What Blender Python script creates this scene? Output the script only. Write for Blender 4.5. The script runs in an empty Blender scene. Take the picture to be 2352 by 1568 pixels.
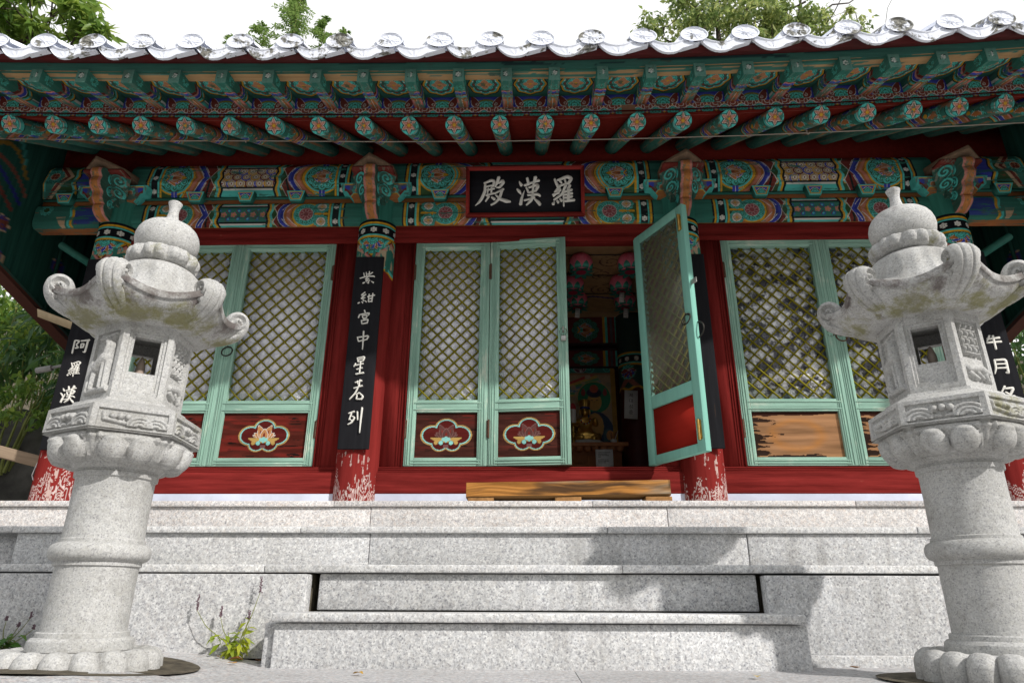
import bpy, math, random
import numpy as np
from mathutils import Vector, Matrix
SC = bpy.context.scene
COL = SC.collection
R = math.radians
rng = np.random.default_rng(7)
random.seed(7)

# ------------------------------------------------------------------ camera, world, sun, exposure
cam_d = bpy.data.cameras.new('camera'); cam = bpy.data.objects.new('camera', cam_d); COL.objects.link(cam)
cam_d.sensor_width = 36.0; cam_d.lens = 36.0 * 1535.0 / 2352.0
cam_d.clip_start = 0.05; cam_d.clip_end = 2000
CAMPOS = Vector((0, -5.4, 0.30))
TH, YA, RO = R(21.1), R(1.47), R(0.2)
_f = Vector((-math.sin(YA) * math.cos(TH), math.cos(YA) * math.cos(TH), math.sin(TH)))
_r = Vector((math.cos(YA), math.sin(YA), 0)); _u = _r.cross(_f)
_r2 = math.cos(RO) * _r + math.sin(RO) * _u; _u2 = -math.sin(RO) * _r + math.cos(RO) * _u
cam.matrix_world = Matrix(((_r2.x, _u2.x, -_f.x, CAMPOS.x), (_r2.y, _u2.y, -_f.y, CAMPOS.y), (_r2.z, _u2.z, -_f.z, CAMPOS.z), (0, 0, 0, 1)))
SC.camera = cam
SC.view_settings.view_transform = 'Standard'; SC.view_settings.look = 'None'
SC.view_settings.exposure = 0.18; SC.view_settings.gamma = 1.0
SUNDIR = Vector((1.07, -0.95, 1.0)).normalized()          # towards the sun
SUN_EL = math.asin(SUNDIR.z); SUN_AZ = math.atan2(SUNDIR.x, SUNDIR.y)
sun_d = bpy.data.lights.new('sun', 'SUN'); sun = bpy.data.objects.new('sun', sun_d); COL.objects.link(sun)
sun_d.energy = 3.3; sun_d.angle = R(1.1); sun_d.color = (1.0, 0.965, 0.92)
sun.rotation_euler = SUNDIR.to_track_quat('Z', 'Y').to_euler()
sun.location = (12, -8, 14)
W = bpy.data.worlds.new('World'); SC.world = W; W.use_nodes = True
wn = W.node_tree; wn.nodes.clear()
sky = wn.nodes.new('ShaderNodeTexSky'); sky.sky_type = 'NISHITA'; sky.sun_disc = False
sky.sun_elevation = SUN_EL; sky.sun_rotation = SUN_AZ; sky.air_density = 1.2; sky.dust_density = 3.0
wbg = wn.nodes.new('ShaderNodeBackground'); wbg.inputs['Strength'].default_value = 0.12
wcl = wn.nodes.new('ShaderNodeBackground'); wcl.inputs['Strength'].default_value = 1.0
wcl.inputs['Color'].default_value = (1.0, 1.0, 1.0, 1)       # bright thin cloud sheet
wtc = wn.nodes.new('ShaderNodeTexCoord'); wno = wn.nodes.new('ShaderNodeTexNoise')
wno.inputs['Scale'].default_value = 1.6; wno.inputs['Detail'].default_value = 4
wra = wn.nodes.new('ShaderNodeValToRGB'); wra.color_ramp.elements[0].position = 0.30; wra.color_ramp.elements[1].position = 0.46
wra.color_ramp.elements[0].color = (0.62, 0.62, 0.62, 1)
wmx = wn.nodes.new('ShaderNodeMixShader'); wou = wn.nodes.new('ShaderNodeOutputWorld')
wsx = wn.nodes.new('ShaderNodeSeparateXYZ'); wma = wn.nodes.new('ShaderNodeMath'); wma.operation = 'MULTIPLY_ADD'; wma.inputs[1].default_value = .30
wn.links.new(wtc.outputs['Generated'], wno.inputs['Vector']); wn.links.new(wtc.outputs['Generated'], wsx.inputs[0]); wn.links.new(wsx.outputs['Y'], wma.inputs[0]); wn.links.new(wno.outputs['Fac'], wma.inputs[2]); wn.links.new(wma.outputs[0], wra.inputs['Fac'])   # the cloud sheet thickens beyond the roof
wn.links.new(sky.outputs['Color'], wbg.inputs['Color'])
wn.links.new(wra.outputs['Color'], wmx.inputs['Fac']); wn.links.new(wbg.outputs[0], wmx.inputs[1]); wn.links.new(wcl.outputs[0], wmx.inputs[2])
wn.links.new(wmx.outputs[0], wou.inputs['Surface'])

# ------------------------------------------------------------------ palette (albedo)
TEAL = (.045, .20, .155); CYAN = (.10, .56, .50); BLUE = (.055, .07, .46); DBLUE = (.03, .04, .25)
ORAN = (.46, .17, .055); YELL = (.68, .37, .03); BLK = (.014, .015, .018); WHT = (.74, .72, .66)
DGRN = (.045, .10, .035); BRED = (.20, .032, .024); PINK = (.60, .26, .22); RED = (.24, .028, .025)
OLIV = (.25, .22, .03); CREAM = (.60, .42, .26); MINT = (.30, .52, .42); TAN = (.50, .30, .14)

# ------------------------------------------------------------------ mesh builder
class MB:
    def __init__(s): s.V = []; s.F = []; s.C = []; s.M = []; s.n = 0
    def add(s, V, F, col=(.5, .5, .5), mi=0):
        V = np.asarray(V, float).reshape(-1, 3)
        C = np.asarray(col, float)
        if C.ndim == 1: C = np.tile(C[:3], (len(V), 1))
        s.V.append(V); s.C.append(C)
        if not isinstance(F, list): F = [F]
        for f in F:
            f = np.asarray(f, int)
            if f.size == 0: continue
            if f.ndim == 1: f = f[None, :]
            s.F.append(f + s.n); s.M.append(np.full(len(f), mi))
        s.n += len(V); return s
    def box(s, x0, x1, y0, y1, z0, z1, col=(.5, .5, .5), mi=0):
        V = [(x, y, z) for z in (z0, z1) for y in (y0, y1) for x in (x0, x1)]
        F = [(0, 2, 3, 1), (4, 5, 7, 6), (0, 1, 5, 4), (1, 3, 7, 5), (3, 2, 6, 7), (2, 0, 4, 6)]
        return s.add(V, np.array(F), col, mi)
    def prism(s, poly, axis, a, b, col=(.5, .5, .5), mi=0):
        # poly: 2D points; axis 0: (y,z) extruded in x, 1: (x,z) in y, 2: (x,y) in z
        n = len(poly); V = []
        for t in (a, b):
            for p in poly:
                V.append((t, p[0], p[1]) if axis == 0 else (p[0], t, p[1]) if axis == 1 else (p[0], p[1], t))
        side = np.array([(i, (i + 1) % n, n + (i + 1) % n, n + i) for i in range(n)])
        return s.add(V, [side, np.arange(n)[::-1], np.arange(n) + n], col, mi)
    def grid(s, G, col=(.5, .5, .5), wu=False, wv=False, keep=None, mi=0):
        # G: (nu,nv,3)
        nu, nv = G.shape[:2]
        I = np.arange(nu * nv).reshape(nu, nv)
        A = I if not wu else np.concatenate([I, I[:1]], 0)
        if wv: A = np.concatenate([A, A[:, :1]], 1)
        F = np.stack([A[:-1, :-1], A[1:, :-1], A[1:, 1:], A[:-1, 1:]], -1)
        if keep is not None: F = F[keep]
        C = np.asarray(col, float)
        if C.ndim == 3: C = C.reshape(-1, 3)
        return s.add(G.reshape(-1, 3), F.reshape(-1, 4), C, mi)
    def tube(s, pts, rad, seg=8, col=(.5, .5, .5), caps=True, mi=0):
        P = np.asarray(pts, float); n = len(P)
        rad = np.full(n, rad, float) if np.isscalar(rad) else np.asarray(rad, float)
        T = np.gradient(P, axis=0); T /= np.linalg.norm(T, axis=1)[:, None] + 1e-12
        ref = np.array([0, 0, 1.]) if abs(T[0][2]) < .9 else np.array([1., 0, 0])
        G = np.zeros((n, seg, 3)); a = np.arange(seg) * 2 * math.pi / seg
        N = np.cross(T[0], ref); N /= np.linalg.norm(N)
        for i in range(n):
            N = N - T[i] * (N @ T[i]); N /= np.linalg.norm(N) + 1e-12
            B = np.cross(T[i], N)
            G[i] = P[i] + rad[i] * (np.cos(a)[:, None] * N + np.sin(a)[:, None] * B)
        b = s.n; s.grid(G, col, wv=True, mi=mi)
        if caps:
            s.F.append(np.arange(seg)[None, ::-1] + b); s.M.append(np.full(1, mi))
            s.F.append(np.arange(seg)[None, :] + b + (n - 1) * seg); s.M.append(np.full(1, mi))
        return s
    def lathe(s, prof, seg=48, cx=0, cy=0, mod=None, col=(.5, .5, .5), mi=0):
        pr = np.asarray(prof, float); th = np.arange(seg) * 2 * math.pi / seg
        Rr = np.tile(pr[:, 0], (seg, 1)); Z = np.tile(pr[:, 1], (seg, 1)); TT = np.tile(th[:, None], (1, len(pr)))
        if mod is not None: Rr, Z = mod(TT, Rr, Z)
        G = np.stack([cx + Rr * np.cos(TT), cy + Rr * np.sin(TT), Z], -1)
        return s.grid(G, col, wu=True, mi=mi)
    def build(s, name, mats, parent=None, smooth=None, bevel=0, loc=None, noise=0):
        V = np.concatenate(s.V); C = np.concatenate(s.C)
        me = bpy.data.meshes.new(name)
        me.vertices.add(len(V)); me.vertices.foreach_set('co', V.ravel())
        ks = [f.shape[1] for f in s.F for _ in range(len(f))]
        lp = np.concatenate([f.ravel() for f in s.F])
        tot = np.array(ks); st = np.concatenate([[0], np.cumsum(tot)[:-1]])
        me.loops.add(len(lp)); me.loops.foreach_set('vertex_index', lp)
        me.polygons.add(len(tot)); me.polygons.foreach_set('loop_start', st); me.polygons.foreach_set('loop_total', tot)
        me.polygons.foreach_set('material_index', np.concatenate(s.M))
        me.update(calc_edges=True); me.validate()
        at = me.color_attributes.new('Col', 'FLOAT_COLOR', 'POINT')
        if len(me.vertices) == len(C):
            at.data.foreach_set('color', np.concatenate([C, np.ones((len(C), 1))], 1).astype(np.float32).ravel())
        if not isinstance(mats, (list, tuple)): mats = [mats]
        for m in mats: me.materials.append(m)
        if smooth is not None:
            me.polygons.foreach_set('use_smooth', np.ones(len(me.polygons), bool))
            if smooth < 179: me.set_sharp_from_angle(angle=R(smooth))
        o = bpy.data.objects.new(name, me); COL.objects.link(o)
        if parent is not None: o.parent = parent
        if loc is not None: o.location = loc
        if bevel:
            b = o.modifiers.new('bevel', 'BEVEL'); b.width = bevel; b.segments = 2; b.limit_method = 'ANGLE'; b.angle_limit = R(40)
        return o

def tag(o, label=None, cat=None, group=None, kind=None):
    if label: o['label'] = label
    if cat: o['category'] = cat
    if group: o['group'] = group
    if kind: o['kind'] = kind
    return o
def thing(name, label, cat, loc=(0, 0, 0), group=None, rz=0):
    o = bpy.data.objects.new(name, None); COL.objects.link(o); o.location = loc; o.rotation_euler = (0, 0, rz)
    o.empty_display_size = .2
    return tag(o, label, cat, group)
def copy_obj(o, parent=None, loc=None):
    c = o.copy(); COL.objects.link(c)
    if parent is not None: c.parent = parent; c.matrix_parent_inverse = o.matrix_parent_inverse.copy()
    if loc is not None: c.location = loc
    for ch in list(o.children): copy_obj(ch, c)
    return c

# ------------------------------------------------------------------ numpy value noise
def vnoise(x, y, seed=0, oct=3):
    out = np.zeros_like(x, float); amp = 1.0; tot = 0
    for o in range(oct):
        xi = np.floor(x).astype(np.int64); yi = np.floor(y).astype(np.int64); fx = x - xi; fy = y - yi
        fx = fx * fx * (3 - 2 * fx); fy = fy * fy * (3 - 2 * fy)
        def h(a, b):
            n = (a * 374761393 + b * 668265263 + (seed + o * 17) * 982451653) & 0x7fffffff
            n = ((n ^ (n >> 13)) * 1274126177) & 0x7fffffff
            return ((n ^ (n >> 16)) & 0xffff) / 65535.0
        v = (h(xi, yi) * (1 - fx) + h(xi + 1, yi) * fx) * (1 - fy) + (h(xi, yi + 1) * (1 - fx) + h(xi + 1, yi + 1) * fx) * fy
        out += amp * v; tot += amp; amp *= .5; x = x * 2.03 + 5.2; y = y * 2.03 + 1.7
    return out / tot

# ------------------------------------------------------------------ materials
def nodes(name):
    m = bpy.data.materials.new(name); m.use_nodes = True; t = m.node_tree; t.nodes.clear()
    out = t.nodes.new('ShaderNodeOutputMaterial'); b = t.nodes.new('ShaderNodeBsdfPrincipled')
    t.links.new(b.outputs[0], out.inputs['Surface']); return m, t, b
def N(t, ty, **kw):
    n = t.nodes.new(ty)
    for k, v in kw.items():
        if k in n.inputs: n.inputs[k].default_value = v
        else: setattr(n, k, v)
    return n
def coords(t, scale=(1, 1, 1), obj_random=False):
    tc = N(t, 'ShaderNodeTexCoord'); mp = N(t, 'ShaderNodeMapping'); mp.inputs['Scale'].default_value = scale
    src = tc.outputs['Object']
    if obj_random:
        oi = N(t, 'ShaderNodeObjectInfo'); mu = N(t, 'ShaderNodeMath', operation='MULTIPLY'); mu.inputs[1].default_value = 37.0
        t.links.new(oi.outputs['Random'], mu.inputs[0]); va = N(t, 'ShaderNodeVectorMath', operation='ADD')
        cb = N(t, 'ShaderNodeCombineXYZ')
        for i in range(3): t.links.new(mu.outputs[0], cb.inputs[i])
        t.links.new(src, va.inputs[0]); t.links.new(cb.outputs[0], va.inputs[1]); src = va.outputs[0]
    t.links.new(src, mp.inputs['Vector']); return mp.outputs['Vector']
def ramp(t, fac, p0, p1, c0=(0, 0, 0, 1), c1=(1, 1, 1, 1)):
    r = N(t, 'ShaderNodeValToRGB'); e = r.color_ramp.elements
    e[0].position = p0; e[1].position = p1; e[0].color = c0; e[1].color = c1
    t.links.new(fac, r.inputs['Fac']); return r.outputs['Color']
def mix(t, fac, a, b, mode='MIX'):
    m = N(t, 'ShaderNodeMix', data_type='RGBA', blend_type=mode)
    for sock, v in ((m.inputs[0], fac), (m.inputs[6], a), (m.inputs[7], b)):
        if hasattr(v, 'links') or isinstance(v, bpy.types.NodeSocket): t.links.new(v, sock)
        else: sock.default_value = v if np.isscalar(v) else tuple(v) + ((1,) if len(v) == 3 else ())
    return m.outputs[2]
def noise(t, vec, scale, detail=4, rough=.6):
    n = N(t, 'ShaderNodeTexNoise'); n.inputs['Scale'].default_value = scale; n.inputs['Detail'].default_value = detail
    n.inputs['Roughness'].default_value = rough; t.links.new(vec, n.inputs['Vector']); return n.outputs['Fac']
def bump(t, b, h, strength=.3, dist=.01):
    bp = N(t, 'ShaderNodeBump'); bp.inputs['Strength'].default_value = strength; bp.inputs['Distance'].default_value = dist
    t.links.new(h, bp.inputs['Height']); t.links.new(bp.outputs[0], b.inputs['Normal'])

DUST = ('dancheong_paint', 'rafter_paint', 'soffit_paint', 'carved_bracket_paint')
def mat_wood(name, grain=0, wear=.5, wearcol=(.12, .13, .10), base=None, rough=.75, obj_random=True, vary=.35, bumpk=.25, fine=1.0, soft=.05, spec=0.0):
    """painted wood: colour from the mesh attribute (or base), worn through along the grain"""
    m, t, b = nodes(name)
    sc = [26 * fine, 26 * fine, 26 * fine]; sc[grain] = 1.6 * fine
    v = coords(t, tuple(sc), obj_random); v2 = coords(t, (1, 1, 1), obj_random)
    if base is None:
        ca = N(t, 'ShaderNodeAttribute'); ca.attribute_name = 'Col'; c = ca.outputs['Color']
    else:
        rg = N(t, 'ShaderNodeRGB'); rg.outputs[0].default_value = tuple(base) + (1,); c = rg.outputs[0]
    n1 = noise(t, v, 1.0, 5, .65); n2 = noise(t, v2, 5.0, 4, .6)
    if name in DUST: c = mix(t, .08, c, (.075, .105, .095)); c = mix(t, ramp(t, n2, .40, .78, (0, 0, 0, 1), (.28, .28, .28, 1)), c, (.06, .085, .08))     # decades of dust
    c = mix(t, vary, c, mix(t, 1.0, c, ramp(t, n1, .3, .75, (.35, .35, .35, 1), (1.25, 1.25, 1.25, 1)), 'MULTIPLY'))
    if wear > 0:
        mul = N(t, 'ShaderNodeMath', operation='MULTIPLY'); t.links.new(n1, mul.inputs[0])
        rr = ramp(t, n2, .25, .8, (.55, .55, .55, 1), (1.35, 1.35, 1.35, 1)); t.links.new(rr, mul.inputs[1])
        p = .78 - .36 * wear
        f = ramp(t, mul.outputs[0], p, p + soft)
        c = mix(t, f, c, wearcol)
    t.links.new(c, b.inputs['Base Color']); b.inputs['Roughness'].default_value = rough
    b.inputs['Specular IOR Level'].default_value = spec
    bump(t, b, n1, bumpk, .004)
    return m

def mat_granite(name, *a, mott=1.0, **k): return _granite(name, *a, mott=mott, **k)
def _granite(name, tint=(.50, .485, .475), dark=(.19, .195, .22), pink=(.50, .44, .41), cell=120, streak=True, amt=1.0, lichen=0.0, rough=.75, mott=1.0):
    m, t, b = nodes(name)
    v = coords(t, (1, 1, 1), False)
    oi = N(t, 'ShaderNodeObjectInfo')
    n1 = noise(t, v, cell, 3, .75); n2 = noise(t, v, cell * .45, 3, .7); n3 = noise(t, v, 1.4, 5, .6)
    vo = N(t, 'ShaderNodeTexVoronoi'); vo.inputs['Scale'].default_value = cell * 1.3; t.links.new(v, vo.inputs['Vector'])
    sep = N(t, 'ShaderNodeSeparateColor'); t.links.new(vo.outputs['Color'], sep.inputs[0])
    c = mix(t, ramp(t, sep.outputs[0], .0, 1.0), tuple(x * .86 for x in tint), tuple(min(1, x * 1.18) for x in tint))
    c = mix(t, ramp(t, n2, .50, .66), c, pink)
    c = mix(t, ramp(t, n1, .52, .66, (0, 0, 0, 1), (.75 * amt, .75 * amt, .75 * amt, 1)), c, dark)
    c = mix(t, ramp(t, sep.outputs[1], .9, .93, (0, 0, 0, 1), (.5 * amt,) * 3 + (1,)), c, (.13, .13, .15))
    n0 = noise(t, v, cell * .42, 3, .65); c = mix(t, 1.0, c, ramp(t, n0, .34, .66, tuple(1 - q * mott for q in (.22, .21, .18)) + (1,), (1 + .12 * mott,) * 3 + (1,)), 'MULTIPLY')
    # large soft dirt variation, and vertical water streaks
    c = mix(t, 1.0, c, ramp(t, n3, .3, .75, (.84, .835, .82, 1), (1.06, 1.06, 1.06, 1)), 'MULTIPLY')
    vr = N(t, 'ShaderNodeMath', operation='MULTIPLY_ADD'); vr.inputs[1].default_value = .16; vr.inputs[2].default_value = .92
    t.links.new(oi.outputs['Random'], vr.inputs[0])
    cc = N(t, 'ShaderNodeCombineColor')
    for i in range(3): t.links.new(vr.outputs[0], cc.inputs[i])
    c = mix(t, 1.0, c, cc.outputs[0], 'MULTIPLY')
    if streak:
        v2 = coords(t, (9, 9, .8), True); n4 = noise(t, v2, 1.0, 4, .6); n5 = noise(t, v, .9, 2)
        mu = N(t, 'ShaderNodeMath', operation='MULTIPLY'); t.links.new(n4, mu.inputs[0]); t.links.new(n5, mu.inputs[1])
        c = mix(t, ramp(t, mu.outputs[0], .27, .46, (0, 0, 0, 1), (.45, .45, .45, 1)), c, (.15, .14, .12))
    if lichen > 0:
        ge = N(t, 'ShaderNodeNewGeometry'); sx = N(t, 'ShaderNodeSeparateXYZ'); t.links.new(ge.outputs['Normal'], sx.inputs[0])
        n6 = noise(t, v, 7.0, 6, .72); n7 = noise(t, v, 6.0, 6, .75)
        dn = ramp(t, sx.outputs['Z'], .30, .58, (.25, .25, .25, 1), (0, 0, 0, 1))
        # purple-brown weather stains and yellow-green lichen, each with its own ragged outline
        a = N(t, 'ShaderNodeAttribute'); a.attribute_name = 'Col'; sc2 = N(t, 'ShaderNodeSeparateColor'); t.links.new(a.outputs['Color'], sc2.inputs[0])
        for noi, ch, colr, lo in ((n6, 0, (.085, .060, .056), .60), (n7, 1, (.19, .18, .05), .58)):
            ad = N(t, 'ShaderNodeMath', operation='ADD'); t.links.new(noi, ad.inputs[0]); t.links.new(sc2.outputs[ch], ad.inputs[1])
            c = mix(t, ramp(t, ad.outputs[0], lo + .02, lo + .16, (0, 0, 0, 1), (.8 * lichen,) * 3 + (1,)), c, colr)
        n9 = noise(t, v, 3.2, 6, .75); c = mix(t, ramp(t, n9, .48, .70, (0, 0, 0, 1), (.55, .55, .55, 1)), c, (.20, .19, .165))
        n8 = noise(t, v, 26.0, 5, .7)
        c = mix(t, ramp(t, n8, .60, .72, (0, 0, 0, 1), (.35, .35, .35, 1)), c, (.16, .15, .14))
    t.links.new(c, b.inputs['Base Color']); b.inputs['Roughness'].default_value = rough
    b.inputs['Specular IOR Level'].default_value = .25
    bump(t, b, n1, .35, .003)
    return m

def mat_plain(name, col, rough=.6, metal=0.0, nscale=8, namt=.25, attr=False, bumpk=0.0, spec=.3, bscale=None):
    m, t, b = nodes(name); v = coords(t, (1, 1, 1), True)
    n = noise(t, v, nscale, 4)
    if attr:
        ca = N(t, 'ShaderNodeAttribute'); ca.attribute_name = 'Col'; c = ca.outputs['Color']
    else: c = tuple(col)
    c = mix(t, 1.0, c, ramp(t, n, .3, .7, (1 - namt,) * 3 + (1,), (1 + namt * .5,) * 3 + (1,)), 'MULTIPLY')
    t.links.new(c, b.inputs['Base Color']); b.inputs['Roughness'].default_value = rough; b.inputs['Metallic'].default_value = metal
    b.inputs['Specular IOR Level'].default_value = spec
    if bumpk: bump(t, b, noise(t, v, bscale or nscale * 3, 4), bumpk, .01)
    return m

def mat_leaf(name, c0, c1, c2, rough=.5, trans=.35):
    m, t, b = nodes(name)
    ge = N(t, 'ShaderNodeNewGeometry'); v = coords(t, (1, 1, 1), False)
    n = noise(t, v, 1.2, 3)
    r = N(t, 'ShaderNodeValToRGB'); e = r.color_ramp.elements
    e[0].position = 0; e[0].color = c0 + (1,); e[1].position = 1; e[1].color = c2 + (1,)
    x = r.color_ramp.elements.new(.5); x.color = c1 + (1,)
    ad = N(t, 'ShaderNodeMath', operation='MULTIPLY_ADD'); ad.inputs[1].default_value = .7
    t.links.new(ge.outputs['Random Per Island'], ad.inputs[0])
    sb = N(t, 'ShaderNodeMath', operation='MULTIPLY_ADD'); sb.inputs[1].default_value = 1.2; sb.inputs[2].default_value = -.42
    t.links.new(n, sb.inputs[0]); t.links.new(sb.outputs[0], ad.inputs[2]); t.links.new(ad.outputs[0], r.inputs['Fac'])
    b.inputs['Roughness'].default_value = rough; b.inputs['Specular IOR Level'].default_value = .35
    t.links.new(r.outputs['Color'], b.inputs['Base Color'])
    tr = N(t, 'ShaderNodeBsdfTranslucent'); ms = N(t, 'ShaderNodeMixShader'); ms.inputs['Fac'].default_value = trans
    hs = N(t, 'ShaderNodeHueSaturation'); hs.inputs['Value'].default_value = 1.6; hs.inputs['Hue'].default_value = .48
    t.links.new(r.outputs['Color'], hs.inputs['Color']); t.links.new(hs.outputs[0], tr.inputs['Color'])
    out = [n for n in t.nodes if n.type == 'OUTPUT_MATERIAL'][0]
    t.links.new(b.outputs[0], ms.inputs[1]); t.links.new(tr.outputs[0], ms.inputs[2]); t.links.new(ms.outputs[0], out.inputs['Surface'])
    return m

M = {}
M['dan_x'] = mat_wood('dancheong_paint', 0, .42, (.07, .115, .09), vary=.4, soft=.05)
M['dan_y'] = mat_wood('rafter_paint', 1, .52, (.09, .15, .12), vary=.4, soft=.04)
M['dan_z'] = mat_wood('column_paint', 2, .30, (.30, .24, .17), vary=.35, soft=.04)
M['dan_smooth'] = mat_wood('soffit_paint', 0, .22, (.08, .10, .07), vary=.3)
M['carve'] = mat_wood('carved_bracket_paint', 1, .55, (.16, .15, .11), vary=.5, fine=2)
M['red'] = mat_wood('red_painted_wood', 0, .22, (.30, .14, .10), base=RED, vary=.85, bumpk=.5)
M['red_z'] = mat_wood('red_painted_post', 2, .15, (.30, .14, .10), base=RED, vary=.75, bumpk=.4)
M['red_attr'] = mat_wood('red_painted_column', 2, .10, (.40, .24, .19), vary=.5, bumpk=.3)
M['mint'] = mat_wood('mint_door_paint', 0, .68, (.62, .68, .57), base=(.33, .53, .43), vary=.55, soft=.22, bumpk=.45)
M['mint_z'] = mat_wood('mint_stile_paint', 2, .68, (.62, .68, .57), base=(.33, .53, .43), vary=.55, soft=.22, bumpk=.45)
M['mint_new'] = mat_wood('fresh_mint_paint', 2, .10, (.5, .6, .5), base=(.24, .52, .43), vary=.2, bumpk=.1)
M['lattice'] = mat_wood('yellow_lattice_paint', 2, .66, (.10, .07, .04), base=(.24, .21, .022), vary=.55, soft=.22, fine=.9)
M['panel'] = mat_wood('dark_red_panel', 0, .40, (.045, .028, .02), vary=.7, soft=.22, bumpk=.4)
M['plank'] = mat_wood('red_soffit_plank', 1, .05, (.1, .03, .02), base=(.20, .024, .018), vary=.4)
M['bare'] = mat_wood('bare_timber', 0, 0, vary=.5, bumpk=.5)
M['bare_end'] = mat_wood('cut_timber_end', 1, .35, (.12, .07, .035), base=(.38, .20, .08), vary=.6, soft=.2)
M['oldwood'] = mat_wood('weathered_brown_wood', 1, .35, (.07, .05, .035), base=(.20, .135, .09), vary=.6, soft=.25, bumpk=.4)
M['greywood'] = mat_wood('weathered_grey_wood', 0, .3, (.10, .08, .06), base=(.40, .33, .25), vary=.5, soft=.25)
M['black'] = mat_wood('black_lacquer_board', 2, .30, (.10, .055, .025), base=(.022, .022, .025), vary=.4, soft=.25, rough=.5)
M['signblack'] = mat_wood('sign_panel_black', 0, .0, base=(.022, .022, .026), vary=.4, rough=.5)
M['letter'] = mat_plain('white_lettering', (.78, .76, .70), .6, namt=.12)
M['granite'] = mat_granite('granite_block', (.66, .66, .655), cell=100, dark=(.19, .20, .225), pink=(.55, .535, .52), amt=.9)
M['granite_cap'] = mat_granite('granite_cap', (.67, .67, .66), cell=105, pink=(.60, .58, .55), streak=False, amt=.7)
M['granite_top'] = mat_granite('pink_granite', (.70, .675, .655), cell=105, pink=(.65, .58, .53), streak=False, amt=.8)
M['lantern'] = mat_granite('lantern_granite', (.50, .50, .49), mott=.35, dark=(.20, .20, .205), pink=(.50, .495, .47), cell=135, streak=False, amt=.75, lichen=1.0)
M['paving'] = mat_granite('paving_granite', (.50, .50, .50), cell=80, streak=False, amt=.8, rough=.85)
M['white_wall'] = mat_plain('white_plaster', (.62, .66, .78), .8, nscale=4, namt=.2)
M['tile'] = None
M['dark'] = mat_plain('dark_interior_wood', (.06, .016, .013), .7, nscale=4)
M['beige'] = mat_plain('beige_ceiling', (.44, .27, .13), .8, attr=True)
M['attr'] = mat_plain('painted_colours', (.5, .5, .5), .55, attr=True, nscale=14, namt=.15)
M['iron'] = mat_plain('dark_iron', (.05, .045, .04), .5, .7, nscale=30)
M['rust'] = mat_plain('rusty_iron', (.13, .07, .045), .75, .3, nscale=60, namt=.5)
M['brass'] = mat_plain('brass', (.62, .40, .12), .35, .9, nscale=30)
M['gold'] = mat_plain('gilded_surface', (.72, .42, .10), .33, .85, nscale=20, namt=.2)
M['steel'] = mat_plain('steel', (.55, .53, .50), .4, .8, nscale=40)
M['wire'] = mat_plain('grey_wire', (.33, .29, .24), .6)
M['paper'] = mat_plain('white_paper', (.72, .72, .72), .8, namt=.06)
M['ink'] = mat_plain('ink', (.03, .03, .03), .8)
M['soil'] = mat_plain('dark_soil', (.10, .085, .06), .95, nscale=18, namt=.6, bumpk=.5)
M['rock'] = mat_plain('dark_rock', (.085, .08, .07), .9, nscale=3, namt=.6, bumpk=1.0, bscale=5)
M['bark'] = mat_plain('bark', (.07, .055, .042), .9, nscale=9, namt=.5, bumpk=.6)
M['stem'] = mat_plain('plant_stem', (.20, .22, .06), .7)
M['bulb'] = mat_plain('frosted_bulb', (.50, .40, .33), .25, namt=.1)
M['teal_board'] = mat_wood('teal_gable_board', 2, .30, (.02, .035, .03), vary=.6, soft=.3)

# white painted roof tile, peeling to dark concrete
m, t, b = nodes('white_painted_tile'); v = coords(t, (1, 1, 1), True)
n1 = noise(t, v, 5.5, 6, .68); n2 = noise(t, v, 40, 4); oi = N(t, 'ShaderNodeObjectInfo'); ma = N(t, 'ShaderNodeMath', operation='MULTIPLY_ADD'); ma.inputs[1].default_value = .15; t.links.new(oi.outputs['Random'], ma.inputs[0]); m2 = N(t, 'ShaderNodeMath', operation='SUBTRACT'); m2.inputs[1].default_value = .085; t.links.new(n1, m2.inputs[0]); t.links.new(m2.outputs[0], ma.inputs[2]); n1r = ma.outputs[0]
c = mix(t, ramp(t, n1r, .555, .60), mix(t, n2, (.86, .88, .95), (.76, .80, .90)), mix(t, ramp(t, n2, .35, .7), (.10, .10, .09), (.36, .35, .31)))
t.links.new(c, b.inputs['Base Color']); b.inputs['Roughness'].default_value = .9; b.inputs['Specular IOR Level'].default_value = .1; bump(t, b, n2, .15, .003); M['tile'] = m
# patterned window glass: pale film behind the lattice
def mat_pane(name, base, scale, rough, bs, dark=(.05, .05, .06), p=(.45, .6)):
    m, t, b = nodes(name); v = coords(t, (1, 1, 1), False)
    vo = N(t, 'ShaderNodeTexVoronoi'); vo.inputs['Scale'].default_value = scale; t.links.new(v, vo.inputs['Vector'])
    n = noise(t, v, scale * .35, 4, .6)
    c = mix(t, ramp(t, n, p[0], p[1]), base, dark)
    t.links.new(c, b.inputs['Base Color']); b.inputs['Roughness'].default_value = rough; b.inputs['Specular IOR Level'].default_value = .7
    bump(t, b, vo.outputs['Distance'], bs, .01); return m
M['pane'] = mat_pane('ribbed_glass_pane', (.90, .90, .98), 75, .32, .4, (.66, .66, .74))
M['pane_swirl'] = mat_pane('swirl_glass_pane', (.88, .88, .92), 30, .25, .9, (.10, .10, .12), (.44, .54))
m, t, b = nodes('frosted_pane'); v = coords(t, (1, 1, 1), False)
tr = N(t, 'ShaderNodeBsdfTransparent'); ms = N(t, 'ShaderNodeMixShader'); b.inputs['Base Color'].default_value = (.17, .18, .14, 1); b.inputs['Roughness'].default_value = .4; b.inputs['Specular IOR Level'].default_value = .25
t.links.new(ramp(t, noise(t, v, 3.0, 5), .3, .7, (.28, .28, .28, 1), (.52, .52, .52, 1)), ms.inputs['Fac'])
t.links.new(tr.outputs[0], ms.inputs[1]); t.links.new(b.outputs[0], ms.inputs[2])
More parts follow.
